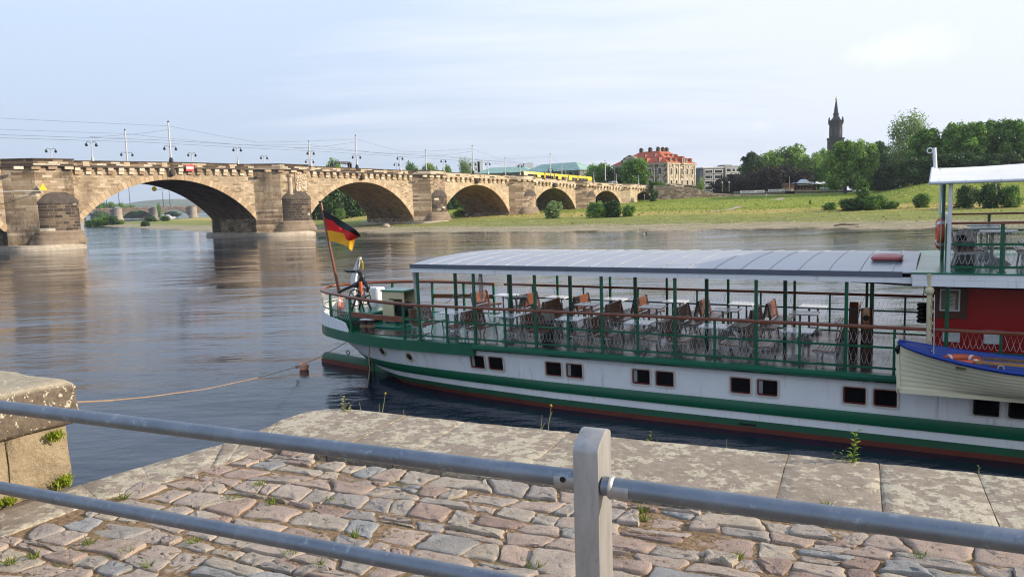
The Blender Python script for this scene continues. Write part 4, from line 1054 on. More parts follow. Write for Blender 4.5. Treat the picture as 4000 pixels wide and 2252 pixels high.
wallrun('ramp_wall', 'brown stone ramp wall sloping down from the bridge end to the meadow', 'wall', [(2553,292,zz(2553,728,292)),(2640,293,zz(2640,731,293)),(2700,294,zz(2700,735,294)),(2790,296,zz(2790,757,296)),(2860,298,zz(2860,761,298)),(3030,300,zz(3030,762,300))])
wallrun('terrace_wall', 'dark parapet at the top of the ramp in front of the palace', 'wall', [(2572,297,zz(2572,722,297)),(2640,299,zz(2640,719,299)),(2668,300,zz(2668,722,300))], .6, M_para)
wallrun('terrace_wall', 'dark stone block parapet where the ramp begins to fall', 'wall', [(2672,301,zz(2672,724,301)),(2720,302,zz(2720,724,302))], .6, M_para)
mb = MB()
for i in range(26):
    fx = 2690+i*(2860-2690)/25; q = at_y(fx, 740, 305); z1 = zz(fx, 726+(fx-2690)*.13, 305)
    mb.box(q.x-.03,q.x+.03,q.y-.03,q.y+.03,z1-1.5,z1)
q0, q1 = at_y(2690,726,305), at_y(2860,748,305); mb.tube([(q0.x,q0.y,zz(2690,726,305)),(q1.x,q1.y,zz(2860,748,305))], .05, 5)
single('ramp_railing', mb, M_iron, 'thin dark railing along the ramp beside the palace', 'railing')
wallrun('terrace_wall', 'low grey wall below the beer garden banners', 'wall', [(2866,303,zz(2866,752,303)),(2960,303,zz(2960,750,303)),(3065,303,zz(3065,748,303))], .5, plain('dark_wall', (.10,.095,.09), (.06,.055,.05), .9, 0, .5))
wallrun('terrace_wall', 'low dark wall below the pavilion', 'wall', [(3105,302,zz(3105,745,302)),(3200,302,zz(3200,747,302)),(3330,300,zz(3330,745,300))], .5, bpy.data.materials['dark_wall'])
def textpart(s_, size, mat, parent, loc, rot, sx=1.0, nm='lettering'):
    cu = bpy.data.curves.new('lettering', 'FONT'); cu.body = s_; cu.size = size; cu.align_x = 'CENTER'; cu.align_y = 'CENTER'; cu.extrude = .01
    o = bpy.data.objects.new('lettering', cu); COL.objects.link(o)
    dg = bpy.context.evaluated_depsgraph_get(); me = bpy.data.meshes.new_from_object(o.evaluated_get(dg)); bpy.data.objects.remove(o); bpy.data.curves.remove(cu)
    o = bpy.data.objects.new(nm, me); COL.objects.link(o); me.materials.append(mat); o.parent = parent; o.location = loc; o.rotation_euler = rot; o.scale = (sx,1,1)
    return o
M_navy = plain('navy_print', (.02,.035,.10), None, .6)
M_print = plain('black_print', (.03,.03,.035), None, .6)
def banner(x0, x1, y0, y1, Y, lab, text, mat, size, sx, tri=False, extra=None):
    a, b_ = at_y(x0, y1, Y), at_y(x1, y1, Y); L = (b_-a).length; h = at_y(x0,y0,Y).z-a.z; ang = math.atan2(b_.y-a.y, b_.x-a.x)
    g = thing('banner', lab, 'banner', 'beer garden banners', (a.x,a.y,a.z), ang)
    mb = MB(); n = 14
    mb.loft([[(L*i/n,-.02+.04*math.sin(i*1.7),0),(L*i/n,.03+.04*math.sin(i*1.7),0),(L*i/n,.03+.03*math.sin(i*1.3),h),(L*i/n,-.02+.03*math.sin(i*1.3),h)] for i in range(n+1)], True, True)
    mb.build('cloth', M_white, g)
    tx = L*(.5 if not extra else .32)
    textpart(text, size, mat, g, (tx,-.08,h*.5), (R(90),0,0), sx)
    if tri:
        for u in (.1,.9):
            mb = MB(); mb.extr([(L*u-.55,h*.25),(L*u+.55,h*.25),(L*u,h*.8)], 'y', -.1, -.08); mb.build('emblem', M_navy, g)
    if extra:
        mb = MB(); mb.box(L*.67,L*.97,-.1,-.08,h*.36,h*.58); mb.build('stripe', M_print, g)
    mb = MB(); 
    for u in (0,.5,1): mb.cyl((L*u,.12,-1.4),(L*u,.12,h+.1),.05,n=6)
    mb.build('post', M_iron, g)
banner(2892,2986,745,755,300.,'long white banner with black BIERGARTEN lettering, leftmost of three','BIERGARTEN',M_print,1.05,.80,extra=True)
banner(3001,3064,740,749.5,300.,'short white banner with navy BIERGARTEN lettering left of the hut','BIERGARTEN',M_navy,.85,.74,True)
banner(3204,3268,733,741,298.,'white banner with navy BIERGARTEN lettering under the big tree','BIERGARTEN',M_navy,.8,.8,True)
M_wood = plain('brown_boards', (.24,.12,.06), (.15,.08,.045), .8, 0, 2)
a = at_y(3066, 746, 303.)
g = thing('wooden_hut', 'small brown wooden hut beside the banner', 'hut', None, (a.x,a.y,a.z-.2), 0)
mb = MB(); mb.box(0,3.7,0,3,0,2.4); mb.build('wall', M_wood, g)
mb = MB(); mb.extr([(-.3,2.41),(4.0,2.41),(4.0,2.6),(1.8,3.3),(-.3,2.6)], 'y', -.3, 3.3); mb.build('roof', plain('rust_roof', (.10,.045,.03), None, .8), g)
mb = MB(); mb.box(.3,1.7,-.05,-.003,.2,1.0); mb.build('shutter', M_greyl, g)
mb = MB(); mb.box(2.2,3.4,-.05,-.003,.1,1.0); mb.build('hatch', M_palw, g)
a = at_y(3106, 745, 304.)
g = thing('pavilion', 'open garden pavilion with pale blue pointed gable', 'pavilion', None, (a.x,a.y,a.z-.3), 0)
Mb_ = plain('pale_blue_roof', (.55,.62,.74), (.48,.55,.68), .5)
mb = MB(); mb.extr([(.4,3.2),(7.4,3.2),(7.4,3.45),(5.5,3.6),(3.9,4.7),(2.3,3.6),(.4,3.45)], 'y', -.4, 5); mb.build('roof', Mb_, g)
for x in (.2, 7.4):
    mb = MB(); mb.box(x,x+.5,-.1,.4,0,3.6); mb.box(x-.4,x+.9,-.4,.6,3.602,3.85); mb.build('gate_post', M_iron, g)
for x in (2.1,3.2,4.6,6.0):
    mb = MB(); mb.cyl((x,.2,0),(x,.2,3.2),.09,n=6); mb.build('pillar', M_wood, g)
mb = MB(); mb.box(1,7,.6,2.2,0,1.1); mb.build('counter', M_wood, g)
mb = MB(); mb.extr([(.8,2.5),(7.6,2.7),(7.6,2.8),(.8,2.6)], 'y', -.9, 2); mb.build('awning', M_white, g)
a = at_y(3190, 736, 310.)
for i, (dx, dy, lb) in enumerate([(0,0,'left one'),(3.2,1.5,'right one')]):
    g = thing('parasol', 'white parasol behind the pavilion, '+lb, 'parasol', 'white parasols at the beer garden', (a.x+dx,a.y+dy,a.z-.5), 0)
    mb = MB(); mb.lathe((0,0,0), [(1.9,2.3),(1.9,2.45),(.05,3.3)], 8); mb.build('canopy', M_white, g)
    mb = MB(); mb.cyl((0,0,0),(0,0,2.6),.04,n=6); mb.build('pole', M_steel, g)
def pole(fx, ftop, fbot, Y, lab, nm='lamp_post', cat='lamp post', r=.09, group=None, head=True):
    a, b_ = at_y(fx, fbot, Y), at_y(fx, ftop, Y); mb = MB(); h = b_.z-a.z
    g = thing(nm, lab, cat, group, (a.x,a.y,a.z), 0)
    mb.lathe((0,0,0), [(r,0),(r*.6,h)], 7); mb.build('pole', M_steel, g)
    if head:
        mb = MB(); mb.lathe((0,0,h), [(.1,0),(.28,.1),(.3,.5),(.1,.7)], 8); mb.build('lantern', M_glass_lamp, g)
    return g
pole(2821,716,748,302.,'lamp post in front of the copper trees, left of two',group='lamp posts by the copper trees'); pole(2848,715,748,302.,'lamp post in front of the copper trees, right of two',group='lamp posts by the copper trees')
pole(3083,688,745,301.,'bare flagpole beside the wooden hut','flagpole','flagpole',.1,None,False)
for x, tp in [(2556,648),(2577,676),(2402,658)]: pole(x,tp,724,300.,'grey pole at the bridge end, '+{2556:'tallest one before the shaded palace face',2577:'shorter one before the palace corner',2402:'leftmost by the dense tree'}[x],'pole','pole',.14,'grey poles at the bridge end',False)
g = pole(2775,672,712,330.,'street lamp with curved arm beside the office block','street_lamp','street lamp',.12,None,False)
mb = MB(); h_ = at_y(2775,672,330.).z-at_y(2775,712,330.).z; mb.tube([(0,0,h_),(-.4,0,h_+.5),(-1.8,0,h_+.6)], .07, 6); mb.box(-2.4,-1.6,-.15,.15,h_+.52,h_+.64); mb.build('lamp_arm', M_steel, g)
pole(2738,670,720,325.,'pale pole beside the hedge block','pole','pole',.13,'grey poles at the bridge end',False)
def post(fx, fb, h, lab):
    x, y = onbank(fx, fb); mb = MB(); mb.cyl((0,0,-.3),(0,0,h),.09,n=7); mb.cbox((0,-.05,h-.3),(.35,.06,.6)); single('marker_post', mb, M_white, lab, 'post', 'white posts in the meadow', Matrix.Translation((x,y,gz(x,y))))
post(2517, 782, 2.2, 'white marker post in front of the last arch'); post(2994, 768, 1.0, 'short white post at the top of the meadow'); 
x, y = onbank(3310, 882); mb = MB()
mb.tube([(-2.2,0,.1),(-1,.1,.28),(.4,0,.2),(2.0,.2,.15)], [.12,.17,.14,.05], 6); mb.tube([(-.6,0,.2),(-.3,.1,.7)], [.06,.03], 5)
single('driftwood_log', mb, M_bark, 'brown driftwood log lying on the gravel beach', 'log', None, Matrix.Translation((x,y,gz(x,y))))
x, y = onbank(1508, 886); mb = MB(); mb.lathe((0,0,-.2), [(.9,0),(1.1,.4),(.7,.9),(.2,1.05)], 7)
single('boulder', mb, M_foot, 'pale boulder lying at the water edge below the second vault', 'rock', None, Matrix.Translation((x,y,gz(x,y))), 60)
# water birds by the beach
for i, (fx, fy, lb) in enumerate([(2515,915,'left'),(2524,911,'right')]):
    q = at_z(fx, fy, 0); mb = MB()
    mb.tube([(-.3,0,.12),(-.2,0,.14),(0,0,.13),(.2,0,.14),(.28,0,.22),(.3,0,.36),(.36,0,.4),(.46,0,.38)], [.02,.09,.14,.11,.05,.04,.055,.012], 8)
    single('duck', mb, M_iron if i else M_white, 'small %s water bird swimming off the gravel beach' % ('dark' if i else 'white'), 'bird', None, Matrix.Translation((q.x,q.y,0)) @ Matrix.Scale(.5,4), 60)

# rough grass, weeds and stones that break up the bank
def scatter_bank(n, dmin, dmax, seed):
    g = np.random.default_rng(seed); a = g.uniform(-.36,.66,n); r = 100*np.exp(g.random(n)*1.25)
    x, y = np.tan(a)*r, r
    z, d = ground(x, y); m = (d > dmin) & (d < dmax); return g, x[m], y[m], z[m], d[m]
mb = MB()
g, xs, ys, zs, ds = scatter_bank(30000, 14, 150, 3)
for x, y, z, d in zip(xs, ys, zs, ds):
    if d < 58 and random.random() < .72: continue
    h_ = (.10+.28*random.random()**2)*(1.0 if d > 50 else .6); w = .12+.3*random.random(); mb.tint = random.random(); a_ = random.random()*3.14
    dx, dy = math.cos(a_)*w, math.sin(a_)*w
    mb.add([(x-dx,y-dy,z-.02),(x+dx,y+dy,z-.02),(x+dx*.5,y+dy*.5+.05,z+h_),(x-dx*.3,y-dy*.3,z+h_*.8)], [(0,1,2,3)])
G_mead = leafmat('meadow_grass', (.17,.19,.045), (.29,.32,.07), (.50,.45,.17), .4)
tag(mb.build('meadow_tufts', G_mead), 'rough grass tufts of the far meadow', None, None, 'stuff')
mb = MB()
g, xs, ys, zs, ds = scatter_bank(14000, 2.5, 26, 4)
for x, y, z, d in zip(xs, ys, zs, ds):
    r_ = .05+.13*random.random()**3; mb.tint = random.random()
    if d > 14 and random.random() < .6: continue
    mb.add([(x-r_*1.3,y,z-.02),(x,y-r_,z-.02),(x+r_*1.3,y,z-.02),(x,y+r_,z-.02),(x+r_*.2,y,z+r_*.8)], [(0,1,4),(1,2,4),(2,3,4),(3,0,4)])
t = NT('beach_stone'); a_ = t.node('ShaderNodeAttribute', attribute_name='tint').outputs['Fac']
t.done(t.ramp(a_, [(0,(.26,.21,.17)),(.4,(.50,.40,.31)),(.8,(.58,.48,.39)),(1,(.62,.54,.45))]), .9)
tag(mb.build('beach_pebbles', t.m), 'loose pebbles of the gravel beach', None, None, 'stuff')
# ------------------------------------------------------------------ paddle steamer: x runs towards the bow, y away from the quay, z up
CAMP = Vector((0,0,EYE)); P0 = Vector((1.90266, 20.7071, 0))
BW = Matrix.Translation(CAMP) @ Matrix.Scale(.967, 4) @ Matrix.Translation(-CAMP) @ Matrix.Translation(P0) @ Matrix.Rotation(math.atan2(-.48938,.87207), 4, 'Z') @ Matrix.Rotation(R(.5), 4, 'X')
BI = BW.inverted()
def bl(x, y, e):
    # local point where a sight line crosses the lengthwise plane e metres outside the rail line
    o = BI @ CAMP; d = BI.to_3x3() @ ray(x, y); t_ = (-e-o.y)/d.y; return o+d*t_
def bz(x, y, z):
    o = BI @ CAMP; d = BI.to_3x3() @ ray(x, y); t_ = (z-o.z)/d.z; return o+d*t_
def BT(s_, e_, z_, rz=0, k=1): return BW @ Matrix.Translation((s_, -e_, z_)) @ Matrix.Rotation(rz, 4, 'Z') @ Matrix.Scale(k, 4)
def paint(name, col, rough=.35, col2=None, chips=.0, seams=False):
    t = NT(name); v = t.coord(); n = t.noise(v, 1.1, 6, .65)
    c = t.mix(t.ramp(n, [(.35,0.),(.75,1.)]), col, col2 or tuple(x*.8 for x in col))
    streak = t.noise(t.mapping(v, (6,6,.8)), 1.0, 5, .7)
    c = t.mix(t.ramp(streak, [(.55,0.),(.8,.28)]), c, tuple(x*.55 for x in col))
    if chips: c = t.mix(t.ramp(t.noise(v, 9, 6, .75), [(.70,0.),(.74,chips)]), c, (.25,.24,.2))
    nrm = t.bump(t.noise(v, 2.2, 3), .22, .03)
    if seams:
        sp = t.node('ShaderNodeSeparateXYZ'); t.link(v, sp.inputs[0]); cb = t.node('ShaderNodeCombineXYZ'); t.link(sp.outputs[0], cb.inputs[0]); t.link(sp.outputs[2], cb.inputs[1])
        br = t.node('ShaderNodeTexBrick', offset=.5)
        for k_, x_ in (('Scale',1.),('Mortar Size',.006),('Mortar Smooth',.4),('Brick Width',2.58),('Row Height',.62)): br.inputs[k_].default_value = x_
        t.link(cb.outputs[0], br.inputs['Vector']); nrm = t.bump(br.outputs['Fac'], .5, .012, nrm)
        rv = t.node('ShaderNodeTexVoronoi', feature='F1'); rv.inputs['Scale'].default_value = 9.5; rv.inputs['Randomness'].default_value = .0; t.link(cb.outputs[0], rv.inputs['Vector'])
        c = t.mix(t.math('MULTIPLY', br.outputs['Fac'], .35), c, tuple(x*.6 for x in col))
        dirt = t.ramp(t.noise(t.mapping(v, (4,4,.5)), 1.4, 6, .75), [(.56,0.),(.72,.5)])
        c = t.mix(dirt, c, (.33,.27,.20))
    return t.done(c, t.math('ADD', t.math('MULTIPLY', n, .2), rough-.1), 0, nrm)
S_green = paint('ship_green', (.006,.105,.050), .32, None, .35); S_green2 = paint('ship_green_deck', (.012,.17,.098), .22)
S_dgreen = paint('waterline_green', (.022,.11,.055), .45, (.03,.085,.045)); S_white = paint('ship_white', (.82,.82,.81), .38, (.75,.75,.75), 0, True)
S_redb = paint('antifouling_red', (.16,.035,.02), .55, (.10,.025,.015)); S_cream = paint('cream_paint', (.66,.58,.36), .4, None, .5)
S_pane = plain('black_boat_glass', (.006,.006,.007), (.010,.009,.009), .12, 0, 1, 0, 1, 1, .12, .03)
S_frame = plain('window_frame_cream', (.62,.58,.50), (.52,.48,.42), .45)
S_redwall = paint('deckhouse_red', (.36,.010,.011), .35); S_dred = paint('window_red', (.14,.02,.016), .35)
S_lwhite = plain('white_metal', (.72,.73,.73), (.60,.61,.62), .4)
t = NT('varnished_wood'); v = t.coord(); n = t.noise(t.mapping(v, (1.2,9,9)), 2.0, 6, .65)
t.done(t.ramp(n, [(.25,(.12,.035,.014)),(.55,(.20,.062,.024)),(.8,(.27,.095,.04))]), .28); S_wood = t.m
t = NT('bench_wood'); v = t.coord(); n = t.noise(t.mapping(v, (9,1.0,9)), 2.2, 6, .65); oi = t.node('ShaderNodeObjectInfo').outputs['Random']
c = t.ramp(n, [(.25,(.11,.036,.016)),(.55,(.215,.072,.027)),(.8,(.32,.12,.045))])
t.done(t.mix(1., c, t.ramp(oi, [(0,.75),(1,1.15)]), 'MULTIPLY'), .3); S_bench = t.m
S_dwood = plain('dark_stained_wood', (.07,.028,.018), (.045,.018,.012), .35, 0, 3)
S_grey = plain('bench_grey_iron', (.36,.36,.35), (.28,.28,.27), .4)
t = NT('deck_planks'); v = t.coord(); sp_ = t.node('ShaderNodeSeparateXYZ'); t.link(v, sp_.inputs[0])
fr = t.math('FRACT', t.math('MULTIPLY', sp_.outputs[1], 8.5)); ln = t.ramp(fr, [(0,.0),(.07,1.),(.93,1.),(1,.0)])
n = t.noise(t.mapping(v, (.5,7,1)), 2.0, 5, .65)
c = t.ramp(n, [(.3,(.07,.042,.036)),(.7,(.125,.078,.066))]); c = t.mix(ln, (.05,.032,.028), c)
t.done(c, t.ramp(t.noise(v, .8, 4), [(.35,.14),(.7,.36)]), 0, t.bump(ln, .25, .01), .5); S_deck = t.m
t = NT('roof_sheet'); v = t.coord(); n = t.noise(t.mapping(v, (.8,1.5,1)), .9, 6, .65)
c = t.ramp(n, [(.3,(.29,.305,.335)),(.6,(.37,.385,.415)),(.8,(.44,.455,.48))])
t.done(c, t.ramp(n, [(.3,.30),(.7,.42)]), .35, t.bump(t.noise(v, 1.6, 3), .18, .03)); S_roof = t.m
S_fascia = plain('grey_fascia', (.13,.145,.18), (.10,.115,.145), .45, .2, 1)
S_rope = plain('netting_rope', (.56,.54,.49), (.42,.40,.36), .8); S_hemp = plain('mooring_rope', (.36,.24,.14), (.24,.16,.10), .9)
S_orange = plain('lifebuoy_orange', (.62,.115,.035), (.50,.085,.03), .5); S_dark = plain('black_ironwork', (.012,.012,.014), (.02,.02,.022), .38, .3, 4)
S_table = plain('table_white', (.74,.76,.80), (.68,.70,.74), .16)
S_rust = plain('rusty_bollard', (.08,.045,.035), (.05,.035,.03), .6, .2, 6)

EC = -2.75
HS = [-11.52,-11.42,-11.23,-10.88,-10.34,-9.64,-8.5,-7.5,-6.5,-5.5,-4,17]; HB = [.02,.42,.72,1.2,1.6,1.93,2.38,2.62,2.74,2.79,2.8,2.8]
hb = lambda s_: float(np.interp(s_, HS, HB))
ZBs = [-11.52,-11.26,-10.95,-10.48,-9.7,-9.0,-8.4,-7.5,-6.85,-5,-2,17]; ZBv = [1.30,1.13,.87,.70,.36,.08,-.2,-.55,-.95,-1.2,-1.6,-1.8]
PPs = [-11.5,-10,-9,-8,-6.85,-4,-1,2,17]; PPv = [.6,.5,.42,.36,.34,.18,.05,.015,.012]
def hbz(s_, z):
    zb = float(np.interp(s_, ZBs, ZBv)); p = float(np.interp(s_, PPs, PPv))
    z = max(z, zb); return hb(s_)*max(0.,(z-zb)/(1.5-zb))**p, z
ship = thing('paddle_steamer', 'white and green river steamer moored by its stern with open seating deck', 'ship', mat=BW)
LV = [(-.6,0),(-.22,0),(-.065,0),(.11,1),(.31,2),(.58,2),(1.12,2),(1.42,2)]     # colour of the band that ends at each level
SS = [-11.52,-11.47,-11.4,-11.3,-11.15,-10.95,-10.7,-10.4,-10,-9.6,-9.2,-8.8,-8.4,-8,-7.5,-7,-6.4,-5.8,-5,-4,-3,-2,-1,0,2,5,9,13,17]
mb = MB()
for sg in (-1, 1):
    for i in range(len(SS)-1):
        for j in range(1, len(LV)):
            q = []
            for s_, z in ((SS[i],LV[j-1][0]),(SS[i+1],LV[j-1][0]),(SS[i+1],LV[j][0]),(SS[i],LV[j][0])):
                b_, z_ = hbz(s_, z); q.append((s_, -(EC+sg*-1*b_*-1) if False else -EC-sg*b_, z_))
            if sg < 0: q.reverse()
            mb.quad(*q, m=LV[j][1])
mb.build('hull', [S_redb, S_dgreen, S_white], ship, 35)
mb = MB()   # upper green band stands proud as a wale
def yn(s_, z, off=0): return -EC-hbz(s_, z)[0]-off
def band(mb, s0, s1, prof, step=.4, m=None):
    # prof: (offset outwards, z); swept along the near side
    ss = list(np.arange(s0, s1, step))+[s1]
    mb.loft([[(s_, yn(s_, z)-o, max(z, float(np.interp(s_, ZBs, ZBv)))) for o, z in prof] for s_ in ss], True, True, m)
band(mb, -9.3, 17, [(-.05,.30),(.035,.31),(.05,.36),(.05,.49),(.02,.585),(-.05,.60)])
mb.build('green_wale', S_green, ship, 30)
mb = MB()
def outl(s0, s1, step=.2, off=0, side=1):
    ss = list(np.arange(s0, s1, step))+[s1]; return [(s_, -EC-side*(hb(s_)+off)) for s_ in ss]
ring_n = [p for p in outl(-11.52, -3.45, .15, .09)]
ring_f = [p for p in outl(-11.52, -3.45, .15, .09, -1)]
allp = list(reversed(ring_f))+ring_n
mb.loft([[(x, y, 1.17), (x, y, 1.5), (x, y+(.16 if y < 2.75 else -.16), 1.53), (x, y+(.3 if y < 2.75 else -.3), 1.17)] for x, y in allp], True, True)
mb.build('stern_strake', S_green, ship, 40)
mb = MB()
for sg in (1,-1):
    mb.loft([[(s_, -EC-sg*(hb(s_)+o), z) for o, z in ((0,1.36),(.16,1.36),(.22,1.41),(.22,1.47),(.14,1.53),(-.1,1.53))] for s_ in (-3.44,2,8,17)], True, True)
mb.build('rubbing_strake', S_green, ship, 30)
mb = MB()
def deckstrip(mb, s0, s1, z, step=.4):
    ss = list(np.arange(s0, s1, step))+[s1]
    for a_, b_ in zip(ss[:-1], ss[1:]):
        mb.quad((a_,-EC-hb(a_)+.02,z),(b_,-EC-hb(b_)+.02,z),(b_,-EC+hb(b_)-.02,z),(a_,-EC+hb(a_)-.02,z))
deckstrip(mb, -11.5, -3.2, 1.5); mb.build('stern_deck', S_green2, ship)
mb = MB(); deckstrip(mb, -3.2, 17, 1.5, 2); mb.build('passenger_deck', S_deck, ship)
mb = MB(); mb.box(-8.3,-5.9,.35,1.15,1.502,1.52); mb.build('wooden_deck_panel', S_deck, ship)
mb = MB(); mb.bbox(-9.0,-7.4,1.35,2.6,1.502,1.58,.02); mb.build('deck_hatch', S_green2, ship)
# white bulwark round the stern
mb = MB()
bs = [-11.52,-11.47,-11.4,-11.3,-11.15,-10.95,-10.7,-10.4,-10,-9.6,-9.2,-8.9,-8.72]
hz = lambda s_: 1.53+.66*max(0,min(1,(-9.9-s_)/1.2))**.6*(1 if s_ < -9.9 else 0)
hz = lambda s_: float(np.interp(s_, [-11.5,-11.0,-10.7,-10.5,-10.2,-9.6,-9.0,-8.8,-8.72], [2.2,2.2,2.15,2.05,1.92,1.86,1.82,1.74,1.56]))
L = [(s_, 1) for s_ in reversed(bs)]+[(s_, -1) for s_ in bs]
mb.loft([[(s_, -EC-sg*(hb(s_)+.06), 1.5), (s_, -EC-sg*(hb(s_)+.06), hz(s_)), (s_, -EC-sg*(hb(s_)+.0), hz(s_)), (s_, -EC-sg*hb(s_), 1.5)] for s_, sg in L], True, True)
fixn(mb.build('stern_bulwark', S_white, ship, 40))
# rudder with its post
mb = MB()
q0 = bz(1262, 1409, -.19); q1 = bz(1451, 1443, -.19)
ang = math.atan2(q1.y-q0.y, q1.x-q0.x); Lr = math.hypot(q1.x-q0.x, q1.y-q0.y)
mb.X = Matrix.Translation((q0.x,q0.y,0)) @ Matrix.Rotation(ang, 4, 'Z')
def bladesec(x, top, w): return [(x,-w,-.8),(x,w,-.8),(x,w*1.15,-.06),(x,w,top-.04),(x,w*.5,top),(x,-w*.5,top),(x,-w,top-.04),(x,-w*1.15,-.06)]
mb.loft([bladesec(0,-.1,.03),bladesec(.06,.10,.05),bladesec(.22,.20,.06),bladesec(Lr*.5,.20,.075),bladesec(Lr-.25,.20,.085),bladesec(Lr-.08,.3,.08),bladesec(Lr,.34,.08)], True, True)
rud = fixn(mb.build('rudder', S_dgreen, ship, 40))
mb = MB(); mb.X = Matrix.Translation((q0.x,q0.y,0)) @ Matrix.Rotation(ang, 4, 'Z'); mb.box(.05,Lr-.02,-.104,.104,-.5,-.055); mb.build('red_waterline', S_redb, rud)
mb = MB(); mb.X = Matrix.Translation((q0.x,q0.y,0)) @ Matrix.Rotation(ang, 4, 'Z'); mb.ring((Lr*.55,0,.30), .085, .018, 'y', 14, 5); mb.build('lifting_ring', S_dark, rud)
mb = MB(); mb.cyl((q1.x+.12,q1.y,-.8),(q1.x+.12,q1.y,.95),.10,n=10); mb.cbox((q1.x+.2,q1.y-.02,.33),(.5,.26,.09)); mb.build('rudder_post', S_dgreen, ship, 40)
mb = MB(); mb.loft([[(q1.x+.1,q1.y-.04,-.7),(q1.x+.1,q1.y+.04,-.7),(q1.x+.1,q1.y+.04,.6),(q1.x+.1,q1.y-.04,.6)],[(q1.x+2.2,q1.y-.3,-.7),(q1.x+2.2,q1.y+.3,-.7),(q1.x+1.6,q1.y+.2,.12),(q1.x+1.6,q1.y-.2,.12)]], True, True); mb.build('skeg', S_dgreen, ship, 40)

# windows and portholes
def rrect(cx, cz, w, h, r, n=4):
    P = []
    for qx, qz, a0 in ((1,1,0),(-1,1,90),(-1,-1,180),(1,-1,270)):
        for i in range(n+1):
            a_ = R(a0+90*i/n); P.append((cx+qx*(w/2-r)+r*math.cos(a_), cz+qz*(h/2-r)+r*math.sin(a_)))
    return P
def hullX(x0, z0):
    # follows the curve of the plating round a window
    y_ = lambda x, z: yn(x, z)
    sx = (y_(x0+.25, z0)-y_(x0-.25, z0))/.5; sz = (y_(x0, z0+.2)-y_(x0, z0-.2))/.4
    return Matrix(((1,0,0,0),(sx,1,sz,-sx*x0-sz*z0),(0,0,1,0),(0,0,0,1)))
def frame(mb, cx, cz, w, h, t_, y, d, r=.06):
    A = rrect(cx,cz,w,h,r); B_ = rrect(cx,cz,w-2*t_,h-2*t_,max(.01,r-t_)); n = len(A)
    mb.loft([[(x,y,z) for x,z in A],[(x,y-d,z) for x,z in A],[(x,y-d,z) for x,z in B_],[(x,y,z) for x,z in B_]], False, False)
    vs = None
for k, s0 in enumerate([-3.70,-1.17,1.40,3.97,6.55,9.14,11.72]):
    for j in (0,1):
        cx = s0+.27+j*.64; cz = .975; y = yn(cx, cz)-.004
        mb = MB(); mb.X = hullX(cx, cz); frame(mb, cx, cz, .56, .47, .035, y, .03, .075); w = mb.build('window', S_frame, ship, 30)
        mb = MB(); mb.X = hullX(cx, cz); frame(mb, cx+.012, cz+.006, .49, .40, .032, y, .018, .055); mb.build('inner_frame', S_dred if k < 5 else S_dark, w, 30)
        mb = MB(); mb.X = hullX(cx, cz); mb.extr(rrect(cx+.012, cz+.006, .44, .35, .03), 'y', y-.005, y-.001); mb.build('pane', S_pane, w)
        if (k+j) % 2 == 0 and k < 4:
            mb = MB(); mb.X = hullX(cx, cz); x0 = cx-.205
            mb.loft([[(x0+.02*i, y-.007-.003*(i%2), cz-.15),(x0+.02*i, y-.007-.003*(i%2), cz+.16)] for i in range(6)], False, False, None, False); mb.build('curtain', plain('lace_curtain', (.30,.29,.28), None, .9) if 'lace_curtain' not in bpy.data.materials else bpy.data.materials['lace_curtain'], w)
for px, py in [(1494,1371),(1600,1393)]:
    q = bl(px, py, -.6); b_ = hbz(q.x, q.z)[0]; q = bl(px, py, EC+b_); q = bl(px, py, EC+hbz(q.x, q.z)[0])
    mb = MB(); mb.X = hullX(q.x, q.z); mb.ring((q.x,q.y,q.z), .135, .035, 'y', 18, 6); w = mb.build('porthole', S_cream, ship, 50)
    mb = MB(); mb.X = hullX(q.x, q.z); mb.cyl((q.x,q.y-.012,q.z),(q.x,q.y+.03,q.z),.12,n=18); mb.build('pane', M_winglass, w)
q = bl(1533, 1358, -.5); mb = MB(); mb.tube([(q.x,q.y,q.z+.08),(q.x-.02,q.y-.12,q.z),(q.x+.05,q.y-.1,q.z-.1)], [.05,.07,.03], 6); mb.build('mooring_eye', S_dark, ship)
mb = MB(); mb.box(4.2,4.62,yn(4.4,.0)-.012,yn(4.4,.0)+.02,-.03,.02); mb.build('drain_slot', S_dark, ship)
mb = MB(); mb.cyl((8.49,-.0,.42),(8.49,-.0,1.4),.055,n=10); mb.build('drain_pipe', S_lwhite, ship, 50)

# canopy over the seating deck
mb = MB(); pr = []
RE0, RE1 = .18, -5.75
for i in range(13):
    u = i/12; e_ = RE0+(RE1-RE0)*u; pr.append((e_, 3.86+.125*(1-(2*u-1)**2)**.9))
s0f = lambda e_: -5.56+.10*e_*-1*-.9 if False else -5.56
rings = []
for s_ in (-5.56, -1, 3, 8.0):
    top_ = [(s_, -e_, z) for e_, z in pr]; bot = [(s_, -e_, z-.03) for e_, z in reversed(pr)]
    rings.append(top_+bot)
mb.loft(rings, True, True); can = fixn(mb.build('canopy_roof', S_roof, ship, 40))
mb = MB()
s_ = -4.9
while s_ < 7.9:
    mb.loft([[(s_+dx, -e_, z+dz) for dx, dz in ((-.014,.001),(-.010,.018),(.010,.018),(.014,.001))] for e_, z in pr], True, True); s_ += .655
mb.build('standing_seam', S_roof, can)
mb = MB(); mb.loft([[(-5.6,-.195,3.745),(8.15,-.195,3.745),(7.9,-.195,3.74),(7.9,-.195,3.74)]], False, False)
mb = MB(); mb.box(-5.585,7.75,-.205,-.17,3.745,3.868); mb.box(-5.585,-5.55,-.17,5.75,3.745,3.868); mb.box(-5.585,7.9,5.74,5.77,3.745,3.868); mb.build('roof_edge', S_fascia, can)
mb = MB(); mb.box(-5.575,8.0,-.19,-.14,3.62,3.742); mb.box(-5.575,-5.53,-.14,5.7,3.62,3.742); mb.box(-5.575,8.0,5.7,5.74,3.62,3.742); mb.build('white_valance', S_white, can)
